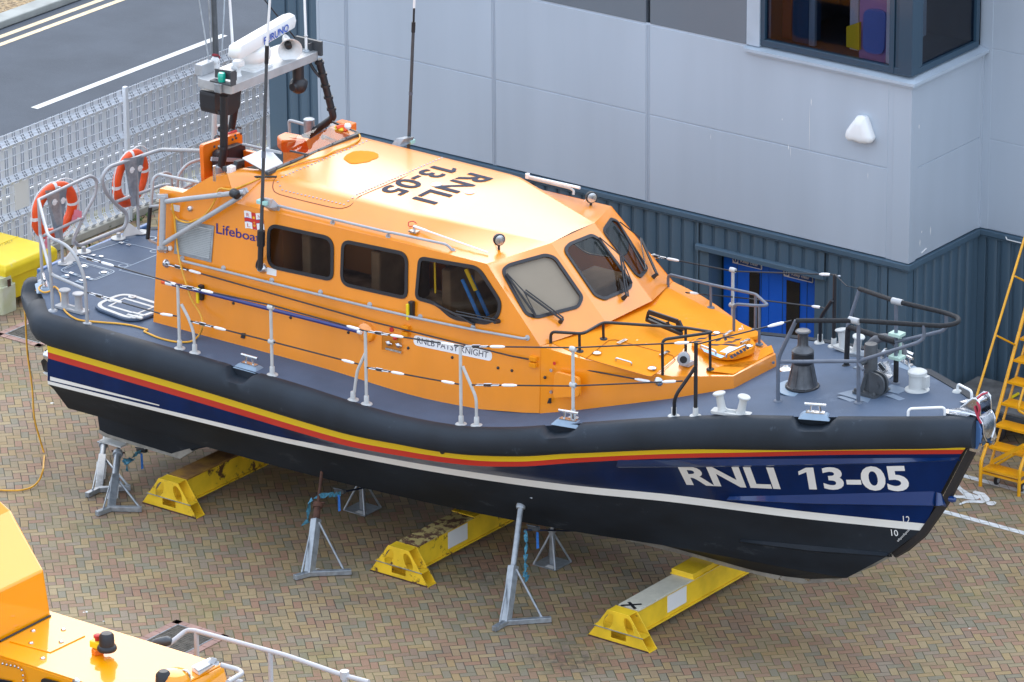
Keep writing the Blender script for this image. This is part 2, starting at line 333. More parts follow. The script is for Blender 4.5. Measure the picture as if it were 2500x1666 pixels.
def paving():
    mt = bpy.data.materials.new('block_paving'); mt.use_nodes = True; n, l = NT(mt); b = n['Principled BSDF']
    g, e, wn, mth = herring(mt.node_tree)
    rp = ramp(n, [(0,(0.373,0.277,0.167)),(.14,(0.428,0.312,0.145)),(.25,(0.345,0.206,0.145)),(.36,(0.324,0.284,0.181)),(.47,(0.221,0.234,0.189)),(.56,(0.283,0.192,0.160)),(.66,(0.455,0.355,0.196)),(.78,(0.304,0.263,0.217)),(.88,(0.373,0.199,0.145)),(1,(0.414,0.341,0.145))], 'CONSTANT')
    l.new(wn.outputs['Value'], rp.inputs[0])
    def noise(s, d=5, r=.55):
        t = n.new('ShaderNodeTexNoise'); t.inputs['Scale'].default_value = s; t.inputs['Detail'].default_value = d; t.inputs['Roughness'].default_value = r; l.new(g.outputs['Position'], t.inputs['Vector']); return t.outputs[0]
    def mixc(f, a, bb, mode='MIX'):
        x = n.new('ShaderNodeMix'); x.data_type = 'RGBA'; x.blend_type = mode
        (l.new(f, x.inputs[0]) if not isinstance(f, (int, float)) else setattr(x.inputs[0], 'default_value', f))
        for q, k in ((a, 6), (bb, 7)):
            (l.new(q, x.inputs[k]) if not isinstance(q, tuple) else setattr(x.inputs[k], 'default_value', (*q, 1)))
        return x.outputs[2]
    def rng(v, a, bb, c=0.0, d=1.0):
        x = n.new('ShaderNodeMapRange'); l.new(v, x.inputs[0])
        for i, q in enumerate((a, bb, c, d)): x.inputs[i+1].default_value = q
        return x.outputs[0]
    flat_ = mixc(.42, rp.outputs[0], (.335,.262,.165))
    c = mixc(rng(noise(45, 4), .3, .7, 0, .35), flat_, mixc(1.0, flat_, (.66,.64,.62), 'MULTIPLY'))
    c = mixc(rng(noise(.33, 3), .36, .66, 0, .75), c, mixc(1.0, c, (.74,.64,.58), 'MULTIPLY')); c = mixc(rng(noise(1.7, 7, .65), .5, .75, 0, .35), c, mixc(1.0, c, (.66,.62,.58), 'MULTIPLY'))         # tones drift over the yard
    c = mixc(rng(noise(.9, 6, .6), .56, .72, 0, .5), c, (.20,.195,.07))                                   # algae
    joint = rng(e, .022, .05, 1, 0)
    jc = mixc(rng(noise(.8, 4), .38, .56), (.055,.048,.04), (.135,.14,.045))
    c = mixc(joint, c, jc)
    vo = n.new('ShaderNodeTexVoronoi'); vo.inputs['Scale'].default_value = .95; l.new(g.outputs['Position'], vo.inputs['Vector'])
    c = mixc(mth('MULTIPLY', mth('LESS_THAN', vo.outputs['Distance'], .035), rng(noise(30, 2), .45, .5)), c, (.75,.74,.70))
    vo2 = n.new('ShaderNodeTexVoronoi'); vo2.inputs['Scale'].default_value = .37; l.new(g.outputs['Position'], vo2.inputs['Vector'])
    c = mixc(mth('MULTIPLY', rng(vo2.outputs['Distance'], .03, .26, .75, 0), rng(noise(9, 3), .4, .6)), c, (.06,.055,.05))
    l.new(c, b.inputs['Base Color']); b.inputs['Roughness'].default_value = .72; b.inputs['Specular IOR Level'].default_value = .35
    ht = mth('ADD', mth('MULTIPLY', mth('SUBTRACT', 1.0, joint), 1.0), mth('MULTIPLY', noise(60, 4), .25)); ht = mth('ADD', ht, mth('MULTIPLY', wn.outputs['Value'], .3))
    bp = n.new('ShaderNodeBump'); bp.inputs['Strength'].default_value = .9; bp.inputs['Distance'].default_value = .012; l.new(ht, bp.inputs['Height']); l.new(bp.outputs[0], b.inputs['Normal'])
    return mt
M['paving'] = paving()
def paint_on_blocks():
    mt = bpy.data.materials.new('white_line_on_blocks'); mt.use_nodes = True; n, l = NT(mt); b = n['Principled BSDF']
    g, e, wn, mth = herring(mt.node_tree); x = n.new('ShaderNodeMapRange'); l.new(e, x.inputs[0])
    for i, q in enumerate((.02, .045, 0, 1)): x.inputs[i+1].default_value = q
    mx = n.new('ShaderNodeMix'); mx.data_type = 'RGBA'; l.new(x.outputs[0], mx.inputs[0]); mx.inputs[6].default_value = (.22,.21,.16,1)
    t = n.new('ShaderNodeTexNoise'); t.inputs['Scale'].default_value = 9; l.new(g.outputs['Position'], t.inputs['Vector']); r = ramp(n, [(.3,(.55,.55,.53)),(.6,(.72,.72,.71))]); l.new(t.outputs[0], r.inputs[0])
    l.new(r.outputs[0], mx.inputs[7]); l.new(mx.outputs[2], b.inputs['Base Color']); b.inputs['Roughness'].default_value = .6; return mt
M['blockpaint'] = paint_on_blocks()
M['asphalt'] = mat('asphalt', (.074, .087, .108), .85, spec=.3, var=.1, vscale=.9, bump=.5, bscale=90, dirt=(.12,.135,.155), dscale=26, dthr=.62)
M['roadwhite'] = mat('road_white', (.62, .62, .60), .7, var=.06, vscale=9, dirt=(.25,.25,.25), dscale=14, dthr=.66)
M['roadyellow'] = mat('road_yellow', (.70, .56, .36), .75, var=.1, vscale=7, dirt=(.22,.19,.15), dscale=11, dthr=.6)
M['kerb'] = mat('kerb_concrete', (.34, .35, .33), .85, var=.14, vscale=3, bump=.2, bscale=60)
M['gravel'] = mat('gravel', (.42, .29, .15), .9, vcol=(.12,.08,.045), vscale=14, bump=1.0, bscale=24, dirt=(.50,.40,.26), dscale=22, dthr=.55)
M['verge'] = mat('mossy_verge', (.25, .24, .19), .9, vcol=(.10,.10,.035), vscale=7, bump=.6, bscale=40)
M['edging'] = mat('concrete_edging', (.40, .38, .33), .85, var=.12, vscale=4)
M['pinkblock'] = mat('pink_edging_block', (.36, .22, .18), .8, var=.18, vscale=5, bump=.2, bscale=60)
M['drain'] = mat('iron_cover', (.085, .075, .06), .7, var=.35, vscale=11, bump=.5, bscale=40)
M['cladding'] = mat('silver_cladding', (.415, .47, .54), .42, coat=.1, var=.045, vscale=1.3, stretch=(1,1,.12), bump=.02, bscale=2)
M['claddark'] = mat('grey_cladding', (.15, .175, .205), .4, coat=.15, var=.04, vscale=.6)
M['sill'] = mat('sill_metal', (.40, .46, .53), .35, coat=.2, var=.04)
M['corrug'] = mat('slate_corrugated', (.070, .118, .165), .42, coat=.2, var=.07, vscale=1.2, stretch=(1,1,.2))
M['wframe'] = mat('window_frame_slate', (.022, .055, .09), .4, coat=.2)
M['doorblue'] = mat('door_blue', (.0, .11, .62), .4, coat=.2, var=.05, vscale=1.5)
M['darkpane'] = mat('dark_pane', (.006, .007, .01), .12, coat=.5)
M['bin'] = mat('yellow_bin_plastic', (.80, .58, .012), .5, var=.05, vscale=4, dirt=(.62,.50,.16), dscale=3, dthr=.6)
M['cream'] = mat('cream_plastic', (.52, .53, .30), .5, vcol=(.60,.60,.46), vscale=5)
M['stair'] = mat('yellow_steps_paint', (.82, .38, .0), .42, coat=.3, var=.08, vscale=6)
M['mesh'] = mat('white_fence_wire', (.70, .73, .78), .45, coat=.2)
def rusty_yellow(name, thr):
    return mat(name, (.80, .52, .02), .5, coat=.2, var=.14, vscale=3, dirt=(.10,.045,.02), dscale=4.5, dthr=thr, bump=.15, bscale=30)
M['beamy1'] = rusty_yellow('yellow_beam_paint_worn', .54); M['beamy2'] = rusty_yellow('yellow_beam_paint_chipped', .56); M['beamy3'] = rusty_yellow('yellow_beam_paint', .665)
M['beamtop1'] = mat('rusty_beam_top', (.16,.075,.03), .8, vcol=(.35,.18,.03), vscale=4); M['beamtop2'] = mat('flaking_beam_top', (.46,.36,.14), .75, dirt=(.11,.05,.03), dscale=9, dthr=.48)
M['beamtop3'] = mat('pale_beam_top', (.55,.52,.42), .7, var=.08, vscale=6, dirt=(.20,.13,.08), dscale=16, dthr=.64)
M['foot1'] = rusty_yellow('yellow_foot_paint', .61)
# ------------------------------------------------------------------ sky and sun
SUN_AZ, SUN_EL = math.atan2(.8, -.6), R(38)      # bright part of the cloud, behind the building
w = bpy.data.worlds.new('World'); scene.world = w; w.use_nodes = True; wn_, wl = w.node_tree.nodes, w.node_tree.links
bg = wn_['Background']; sky = wn_.new('ShaderNodeTexSky'); sky.sky_type = 'NISHITA'; sky.sun_disc = False; sky.sun_elevation = SUN_EL; sky.sun_rotation = math.pi/2-SUN_AZ
sky.air_density = 1.0; sky.dust_density = 3.0; sky.ozone_density = 1.0
tc = wn_.new('ShaderNodeTexCoord'); cn = wn_.new('ShaderNodeTexNoise'); cn.inputs['Scale'].default_value = 2.2; cn.inputs['Detail'].default_value = 5; wl.new(tc.outputs['Generated'], cn.inputs['Vector'])
cr = ramp(wn_, [(.3,(6.4,7.5,9.2)),(.7,(9.0,10.0,11.4))]); wl.new(cn.outputs[0], cr.inputs[0])
mxs = wn_.new('ShaderNodeMix'); mxs.data_type = 'RGBA'; mxs.inputs[0].default_value = .7; wl.new(sky.outputs[0], mxs.inputs[6]); wl.new(cr.outputs[0], mxs.inputs[7])
wl.new(mxs.outputs[2], bg.inputs[0]); bg.inputs[1].default_value = .15
sl = bpy.data.lights.new('sun', 'SUN'); sl.energy = .8; sl.angle = R(75); sl.color = (1, .97, .92); so = bpy.data.objects.new('sun', sl); COL.objects.link(so)
so.rotation_euler = V((math.cos(SUN_AZ)*math.cos(SUN_EL), math.sin(SUN_AZ)*math.cos(SUN_EL), math.sin(SUN_EL))).to_track_quat('Z', 'Y').to_euler(); so.location = (0, 0, 40)
vs = scene.view_settings; vs.view_transform = 'Standard'; vs.look = 'None'; vs.gamma = 1; vs.use_curve_mapping = False; vs.exposure = .74
# ------------------------------------------------------------------ ground, road, markings
def sheet(name, m_, x0, x1, y0, y1, z): return struct(MB().quad((x0,y0,z),(x1,y0,z),(x1,y1,z),(x0,y1,z)).build(name, m_))
sheet('ground', M['asphalt'], -900, 900, -900, 900, -.03)
sheet('paving', M['paving'], -5.78, 70, -130, 60, 0)
sheet('verge', M['verge'], -6.5, -5.785, -130, 60, .004)
sheet('road', M['asphalt'], -13.62, -6.505, -150, 150, -.006)
struct(MB().box((-14.0, -150, -.02), (-13.66, 150, .11)).build('kerb', M['kerb'], bevel=.02))
sheet('gravel_bed', M['gravel'], -60, -14.0, -150, 150, .06)
mb = MB(); mb.quad((-10.52,9.35,-.002),(-10.38,9.35,-.002),(-10.38,14.0,-.002),(-10.52,14.0,-.002)); mb.quad((-10.52,-2,-.002),(-10.38,-2,-.002),(-10.38,2.2,-.002),(-10.52,2.2,-.002))
struct(mb.build('road_centre_line', M['roadwhite']))
mb = MB()
for x in (-13.36, -13.08): mb.quad((x-.06,-60,-.002),(x+.06,-60,-.002),(x+.06,60,-.002),(x-.06,60,-.002))
struct(mb.build('road_yellow_lines', M['roadyellow']))
# walkway lines and the walking figure painted on the blocks
mb = MB()
for y in (3.90, 5.06): mb.quad((9.3,y-.05,.004),(30,y-.05,.004),(30,y+.05,.004),(9.3,y+.05,.004))
def pxpoly(c, pts, z): return [P(c, x, y, Z=z) for x, y in pts]
for pl in ([(850,745),(900,800),(1010,870),(1110,900),(1170,930),(1130,960),(1060,968),(1000,945),(930,905),(870,850),(815,800)],
           [(760,900),(930,905),(1000,930),(1060,968),(980,960),(900,945),(760,940)],
           [(1050,850),(1090,835),(1150,850),(1230,870),(1290,930),(1308,960),(1295,988),(1240,1000),(1190,995),(1160,940),(1120,890),(1060,868)],
           [(870,1045),(850,1030),(930,985),(1060,970),(1190,975),(1240,1000),(1200,1018),(1080,1010),(960,1012)],
           [(1240,1010),(1300,992),(1370,990),(1405,1010),(1390,1035),(1340,1050),(1280,1045)]):
    q = pxpoly('V', pl, .004+.0008*len(mb.f)**.5); t = tessellate_polygon([q]); mb.add(q, [tuple(x) for x in t])
struct(mb.build('walkway_markings', M['blockpaint']))
# inspection covers
def cover(x, y, lab):
    t = thing('inspection_cover', lab, 'drain cover', (x, y, 0), 'square inspection covers in the paving')
    mb = MB()
    for i in range(4):
        a = i*math.pi/2
        for k in range(4):
            u0 = -.42+k*.21; p = [(u0+.004, -.42), (u0+.206, -.42), (u0+.206, -.315), (u0+.004, -.315)]
            q = [V((x+px*math.cos(a)-py*math.sin(a), y+px*math.sin(a)+py*math.cos(a), .004)) for px, py in p]; mb.prism(q, (0,0,.006))
    mb.build('edging_blocks', M['pinkblock'], t)
    mb = MB()
    for dx, dy in ((-.15,-.15),(.15,-.15),(-.15,.15),(.15,.15)):
        mb.box((x+dx-.147,y+dy-.147,.003),(x+dx+.147,y+dy+.147,.012))
        for i in range(6):
            for j in range(6):
                cx, cy = x+dx-.115+i*.046, y+dy-.115+j*.046; w_, h_ = ((.015,.006) if (i+j) % 2 else (.006,.015)); mb.box((cx-w_,cy-h_,.0121),(cx+w_,cy+h_,.016))
    mb.build('cover_plate', M['drain'], t)
    mb = MB()
    for s in (-1, 1): mb.box((x+s*.306-.008,y-.314,.002),(x+s*.306+.008,y+.314,.014)); mb.box((x-.29,y+s*.306-.008,.0021),(x+.29,y+s*.306+.008,.0139))
    mb.build('frame', M['gal'], t)
cover(4.55, -4.86, 'square iron inspection cover edged in pink blocks behind the orange boat roof')
cover(-3.82, 1.95, 'square iron inspection cover under the stern of the raised lifeboat')
# ------------------------------------------------------------------ building
YM, YR, XC, ZT, XL, ZR = 5.82, 7.57, 8.0, 2.42, -2.71, 6.55
bld = thing('workshop_building', 'large workshop clad in silver panels above dark slate corrugated sheeting, with a projecting corner window', 'building', (3, 8, 0))
def corr(mb, O, U, N, L, z0, z1, pitch=.207, dep=.034, start=0.0):
    O, U, N = V(O), V(U), V(N); prof = [(0,0),(.22,0),(.26,.6),(.34,.9),(.48,1.0),(.75,1.0),(.89,.9),(.97,.6)]
    pts = []; k = -1
    while True:
        for f, d in prof:
            s = start+(k+f)*pitch
            if s < 0: continue
            if s > L: break
            pts.append((s, d*dep))
        if start+(k+1)*pitch > L: break
        k += 1
    pts = [(0, pts[0][1])]+pts+[(L, pts[-1][1])]
    vs = []; zz = [z0, z1]
    for s, d in pts:
        for z in zz: vs.append(O+U*s+N*d+V((0,0,z)))
    mb.add(vs, [(2*i, 2*i+2, 2*i+3, 2*i+1) for i in range(len(pts)-1)])
xl = P('DD',200,100,Y=YM).x; xr = P('DD',1800,500,Y=YM).x
mb = MB()
corr(mb, (XL+.32, YM, 0), (1,0,0), (0,-1,0), -1.80-XL-.32, 0, ZR)
corr(mb, (-1.8, YM, 0), (1,0,0), (0,-1,0), xl-.16+1.8, 0, ZT-.1)
corr(mb, (xl-.16, YM, 0), (1,0,0), (0,-1,0), xr-xl+.32, 1.99, ZT-.1)
corr(mb, (xr+.16, YM, 0), (1,0,0), (0,-1,0), XC-.28-xr-.16, 0, ZT-.1)
corr(mb, (XC, YM+.14, 0), (0,1,0), (1,0,0), YR-YM-.28, 0, ZT-.1, start=.02)
corr(mb, (XC+.1, YR, 0), (1,0,0), (0,-1,0), 14, 0, ZT-.1)
mb.build('corrugated_wall', M['corrug'], bld, smooth=40)
mb = MB()
mb.box((XL, YM-.03, 0), (XL+.32, YM+.05, ZR)); mb.box((XC-.28, YM-.02, 0), (XC+.012, YM+.05, ZT-.1)); mb.box((XC-.03, YM+.052, 0), (XC+.01, YM+.15, ZT-.1))
mb.box((XC-.02, YR-.16, 0), (XC+.012, YR-.001, ZT-.1)); mb.box((XC+.013, YR-.03, 0), (XC+.13, YR+.04, ZT-.1))
mb.box((xl-.16, YM-.018, 0), (xl, YM+.03, 1.99)); mb.box((xr, YM-.018, 0), (xr+.16, YM+.03, 1.99))
mb.box((xl-.02, YM+.032, 0), (xl, 6.12, 1.99)); mb.box((xr, YM+.032, 0), (xr+.02, 6.12, 1.99))
mb.build('flashing', M['corrug'], bld, bevel=.006)
mb = MB()
def trimrun(mb, a, b, N, z0, z1, pr):
    a, b, N = V(a), V(b), V(N); mb.hexa([a+V((0,0,z0)), b+V((0,0,z0)), b+N*pr+V((0,0,z0)), a+N*pr+V((0,0,z0)), a+V((0,0,z1)), b+V((0,0,z1)), b+N*pr+V((0,0,z1-.015)), a+N*pr+V((0,0,z1-.015))])
for z0, z1, pr in ((ZT-.085, ZT-.004, .085), (ZT-.12, ZT-.087, .06)):
    trimrun(mb, (-1.8,YM,0), (XC,YM,0), (0,-1,0), z0, z1, pr); mb.box((XC-.0,YM-pr,z0),(XC+pr,YR-pr-.002,z1-.01)); trimrun(mb, (XC,YR,0), (22,YR,0), (0,-1,0), z0, z1, pr)
for i in range(30): mb.disc((-1.5+i*.318, YM-.062, ZT-.103), .008, .006, axis=(0,-1,0), n=6)
mb.build('trim_rail', M['corrug'], bld, bevel=.004)
mb = MB(); mb.hexa([(xl-.18,YM-.09,1.92),(xr+.18,YM-.09,1.92),(xr+.18,YM-.036,1.92),(xl-.18,YM-.036,1.92),(xl-.18,YM-.09,1.985),(xr+.18,YM-.09,1.985),(xr+.18,YM-.036,2.0),(xl-.18,YM-.036,2.0)])
mb.box((xl-.18,YM-.0359,1.9),(xr+.18,YM+.06,1.99)); mb.build('door_canopy', M['corrug'], bld, bevel=.005)
# silver panels
xs_ = [P('PX',q,150,Y=YM).x for q in (777.3, 853, 1211, 1587)] ; XCT = XC-.27
zmid = P('K',228,657,Y=YM).z; ztop = P('K',220,140,Y=YM).z
cols = [(-1.8, xs_[1]), (xs_[1], xs_[2]), (xs_[2], xs_[3]), (xs_[3], XCT)]
mb = MB(); md = MB(); JG = .034
def pan(m_, x0, x1, z0, z1, y0=YM, d=.05): m_.box((x0+JG, y0-d, z0+.007), (x1-JG, y0+.02, z1-.007))
for i, (a, b) in enumerate(cols):
    pan(mb, a, b, ZT+.0, zmid); pan(mb, a, b, zmid, ztop if i else ZR)
    if i: pan(md, a, min(b, P('K',770,250,Y=YM).x+.03), ztop+.012, ZR)
z0 = ZT
for z1 in (P('K',2180,797,Y=YR).z, P('K',2190,277,Y=YR).z, ZR):
    mb.box((XC+.16,YR-.05,z0+.007),(12,YR+.02,z1-.007)); mb.box((12.06,YR-.05,z0+.007),(22,YR+.02,z1-.007)); z0 = z1
for z0, z1 in ((ZT, P('K',1757,945,X=XC).z), (P('K',1757,945,X=XC).z, 4.86)): mb.box((XC-.03, YM+.12, z0+.006), (XC+.045, YR-.12, z1-.006))
mb.build('silver_panel', M['cladding'], bld, bevel=.006)
md.build('grey_panel', M['claddark'], bld, bevel=.006)
mb = MB()   # joint covers and corner pieces
mb.box((-1.80,YM-.055,ZT),(-1.80+JG+.012,YM+.03,ZR))
for q in xs_[1:]:
    mb.box((q-JG-.001,YM-.043,ZT),(q+JG+.001,YM+.01,ztop)); mb.box((q-.016,YM-.052,ZT),(q-.008,YM,ztop)); mb.box((q+.008,YM-.052,ZT),(q+.016,YM,ztop))
mb.box((XCT-.036,YM-.046,ZT),(XCT+.051,YM+.01,4.85)); mb.box((XCT+.052,YM-.055,ZT),(XC+.055,YM+.02,4.85)); mb.box((XC-.02,YM+.0205,ZT),(XC+.055,YM+.10,4.85)); mb.box((XC-.02,YM+.1,ZT),(XC+.047,YM+.125,4.85))
mb.box((XC-.02,YR-.125,ZT),(XC+.047,YR-.1,4.85)); mb.box((XC-.02,YR-.1,ZT),(XC+.055,YR-.057,4.85)); mb.box((XC-.02,YR-.0565,ZT),(XC+.17,YR+.01,ZR))
mb.box((-1.8,YM-.04,zmid-.008),(XCT,YM-.01,zmid+.008)); mb.box((-1.8,YM-.04,ztop-.008),(P('K',770,250,Y=YM).x,YM-.01,ztop+.02)); mb.box((XC-.01,YM+.12,ZT),(XC+.035,YR-.12,4.85)); mb.box((12-.01,YR-.045,ZT),(12.07,YR,ZR)); mb.box((XC+.17,YR-.045,ZT),(12,YR-.02,ZR-.01))
mb.build('panel_joint', M['cladding'], bld, bevel=.003)
# corner window
xw = P('K',845,235,Y=YM).x; ZS = 4.93
mb = MB(); mb.box((P('K',770,270,Y=YM).x, YM-.052, ztop+.02), (xw, YM+.22, ZR)); mb.build('window_reveal', M['sill'], bld, bevel=.004)
mb = MB(); xa = P('K',770,270,Y=YM).x
mb.hexa([(xa,YM-.13,ZS-.06),(XC+.13,YM-.13,ZS-.06),(XC-.1,YM+.2,ZS-.06),(xa,YM+.2,ZS-.06),(xa,YM-.13,ZS-.02),(XC+.13,YM-.13,ZS-.02),(XC-.1,YM+.2,ZS+.03),(xa,YM+.2,ZS+.03)])
mb.hexa([(XC+.13,YM-.13,ZS-.06),(XC+.13,YR-.06,ZS-.06),(XC-.1,YR-.06,ZS-.06),(XC-.1,YM+.2,ZS-.06),(XC+.13,YM-.13,ZS-.02),(XC+.13,YR-.06,ZS-.02),(XC-.1,YR-.06,ZS+.03),(XC-.1,YM+.2,ZS+.03)])
mb.box((xa+.02,YM-.09,ZS-.1),(XC+.085,YM-.053,ZS-.062)); mb.box((XC+.056,YM-.05,ZS-.1),(XC+.085,YR-.08,ZS-.062))
mb.build('window_sill', M['sill'], bld)
win = MB()
yg, xg = YM+.02, XC-.02
zb = ZS+.03
for b in (((xw,yg-.05,zb),(XC-.17,yg+.05,zb+.085)), ((xw,yg-.05,zb+.086),(xw+.07,yg+.05,ZR)), ((XC-.32,yg-.06,zb+.001),(XC-.245,yg+.05,ZR)), ((XC-.165,yg-.07,zb+.01),(XC+.04,yg+.12,ZR-.1)), ((XC-.24,yg-.035,zb),(XC-.17,yg+.04,ZR)),
          ((xg-.05,yg+.13,zb),(xg+.05,YR-.16,zb+.085)), ((xg-.05,YR-.23,zb+.086),(xg+.05,YR-.15,ZR)), ((xg-.05,yg+.1205,zb+.09),(xg+.05,yg+.2,ZR))): win.box(*b)
wf = win.build('window', M['wframe'], bld, bevel=.006)
mb = MB(); mb.box((xw+.07,yg-.006,zb+.085),(XC-.32,yg+.006,ZR)); mb.box((xg-.006,yg+.2,zb+.085),(xg+.006,YR-.23,ZR)); mb.build('pane', M['bglass'], bld, parent=wf)
# the room behind the corner window
RM = {k: mat('room_'+k, tuple(min(.8, q*1.9) for q in c), .8) for k, c in dict(dark=(.03,.03,.035), maroon=(.11,.035,.03), blue=(.10,.14,.33), purple=(.28,.16,.30), teal=(.02,.05,.09), pale=(.62,.70,.74), wall=(.33,.40,.62), grey=(.16,.2,.22)).items()}
mb = MB(); mb.quad((xw-.3,YM+.06,zb-.05),(XC-.09,YM+.06,zb-.05),(XC-.09,YR+1.4,zb-.05),(xw-.3,YR+1.4,zb-.05)); mb.quad((xw-.3,YR+.1,zb-.05),(XC-.1,YR+.1,zb-.05),(XC-.1,YR+.1,ZR),(xw-.3,YR+.1,ZR)); mb.quad((xw-.01,YM+.1,zb-.05),(xw-.01,YR+.1,zb-.05),(xw-.01,YR+.1,ZR),(xw-.01,YM+.1,ZR))
mb.build('room_lining', RM['dark'], bld)
def inner(name, x0, x1, z1, y, mt_, d=.05):
    MB().box((P('K',x0,200,Y=y).x, y, zb-.04), (P('K',x1,200,Y=y).x, y+d, z1)).build(name, mt_, bld, bevel=.01)
inner('room_partition', 885, 1020, ZR-.05, YM+.5, RM['maroon']); inner('room_post', 1115, 1150, ZR-.05, YM+.42, RM['grey'], .06); inner('room_cabinet', 1020, 1115, zb+.75, YM+.45, RM['teal'], .3)
inner('room_post', 1350, 1400, ZR-.05, YM+.6, RM['pale'], .04); inner('room_screen', 1405, 1560, ZR-.05, YM+.3, RM['purple'], .03); inner('room_blind', 1560, 1612, ZR-.03, YM+.1, RM['pale'], .02)
q = [P('K',1332,270,Y=YM+.24), P('K',1405,290,Y=YM+.24), P('K',1405,130,Y=YM+.24), P('K',1332,155,Y=YM+.24)]; MB().prism(q, (0,.05,0)).build('room_banner', M['bin'], bld)
q = roundpoly([P('K',x,y,Y=YM+.26) for x, y in ((1425,300),(1545,320),(1560,60),(1430,50))], .12); MB().prism(q, (0,.03,0)).build('room_chair', RM['blue'], bld)
MB().box((XC-.9, YM+.33, zb-.04), (XC-.86, YR-.05, ZR-.02)).build('room_wall', RM['wall'], bld)
# doors
mb = MB(); mb.box((xl-.02,6.13,0),(xr+.02,6.2,2.0)); mb.build('door_surround', M['wframe'], bld)
xd0, xd1 = P('DD',415,300,Y=6.08).x, P('DD',1790,500,Y=6.08).x; xm = (xd0+xd1)/2
for k, (a, b, gp, sg) in enumerate(((xd0, xm-.003, [(805,385),(955,410),(935,1190),(805,1165)], [(550,148),(985,258),(985,372),(550,262)]), (xm+.003, xd1, [(1367,520),(1565,565),(1560,1305),(1362,1280)], [(1320,365),(1760,470),(1760,560),(1320,460)]))):
    d_ = MB().box((a,6.08,.01),(b,6.125,1.99)).build('door', M['doorblue'], bld, bevel=.004)
    mb = MB(); mb.box((a+.22,6.074,.02),(a+.225,6.0795,1.98)); mb.box((b-.12,6.074,.02),(b-.115,6.0795,1.98)); mb.build('door_seam', M['wframe'], bld, parent=d_)
    q = [P('DD',x,y,Y=6.07) for x, y in gp]; x0, x1 = q[0].x, q[1].x
    MB().box((x0,6.066,.35),(x1,6.079,q[0].z)).build('door_pane', M['darkpane'], bld, parent=d_)
    q = [P('DD',x,y,Y=6.06) for x, y in sg]; x0, x1 = q[0].x, q[1].x; zt, zl = max(q[0].z, 1.89), q[3].z; H_ = zt-zl
    s_ = MB().box((x0,6.06,zl),(x1,6.079,zl+.16)).build('door_sign', M['sticker'], bld)
    s_.parent = d_
    mb = MB(); w_ = x1-x0
    mb.box((x0+w_*.2,6.057,zl+.012),(x1-.01,6.0595,zl+.1), 0); mb.box((x0+w_*.2,6.057,zl+.105),(x1-.01,6.0595,zl+.19), 1)
    mb.disc((x0+w_*.1,6.0595,zl+.055), .036, .002, axis=(0,-1,0), n=18, mi=0)
    add_text(mb, 'Keep clear', quadmap(V((x0+w_*.28,6.055,zl+.083)), V((x1-.05,6.055,zl+.083)), V((x1-.05,6.055,zl+.025)), V((x0+w_*.28,6.055,zl+.025))), .01, 2)
    add_text(mb, 'Fire exit', quadmap(V((x0+w_*.3,6.055,zl+.165)), V((x1-.08,6.055,zl+.165)), V((x1-.08,6.055,zl+.12)), V((x0+w_*.3,6.055,zl+.12))), .01, 2)
    add_text(mb, 'I', quadmap(V((x0+w_*.09,6.055,zl+.078)), V((x0+w_*.11,6.055,zl+.078)), V((x0+w_*.11,6.055,zl+.032)), V((x0+w_*.09,6.055,zl+.032))), 0, 2)
    mb.build('sign_lettering', [M['signblue'], M['green'], M['sticker']], bld).parent = d_
# body and roof
mb = MB(); mb.box((XL+.02,6.25,0),(XC-.05,24,4.84)); mb.box((XC-.05,YR+.06,0),(22,24,ZR-.02)); mb.box((XL+.02,YM+.06,ZT+.1),(xw-.32,24,ZR-.02)); mb.box((XL+.02,YM+.03,0),(xl-.03,6.2,2.3)); mb.box((xr+.03,YM+.06,0),(XC-.05,6.2,4.84)); mb.box((xl-.02,YM+.07,2.02),(xr+.02,6.2,4.84)); mb.box((xw-.4,YR+.2,4.84),(XC-.05,24,ZR-.02))
mb.build('wall_core', M['claddark'], bld)
mb = MB(); mb.box((XL-.03,YM-.09,ZR),(XC+.09,YR-.1,ZR+.12)); mb.box((XL-.03,YR-.1,ZR),(22,24,ZR+.12)); mb.build('roof', M['claddark'], bld)
mb = MB()
for c, x, y, l_, w_ in (('K',1122,600,250,2.4),('K',1130,565,40,4),('K',1012,840,60,2.5),('K',1000,830,30,5),('K',553,770,32,2.2),('K',963,680,12,4),('K',1456,990,36,2.4)):
    p = P(c, x, y, Y=YM-.0515); ll = l_*.425/157; ww = w_*.425/140
    mb.prism([p+V((0,0,0)), p+V((ww*.7,0,-ll*.3)), p+V((ww*.5,0,-ll)), p+V((-ww*.3,0,-ll*.6))], (0,-.0008,0))
for x, y, l_ in ((1750,715,26),(1765,1325,16),(1816,1300,50),(1755,1375,40)):
    p = P('K', x, y, X=XC+.0465); ll = l_*.425/157; mb.prism([p, p+V((0,.014,-ll*.3)), p+V((0,.006,-ll)), p+V((0,-.01,-ll*.5))], (.0008,0,0))
mb.build('bird_marks', M['sticker'], bld)
mb = MB(); p = P('F',1180,45,X=XC+.05); mb.beam(p+V((0,-.02,0)), p+V((0,.1,.03)), .012, .012)
for s_, e_ in ((('LL',473,42),('LL',480,58)),(('LL',480,58),('LL',560,78))): mb.tube([P(*s_,Y=YR-.1), P(*e_,Y=YR-.1)], .008, 6)
mb.build('hook_and_cord', M['sticker'], bld)
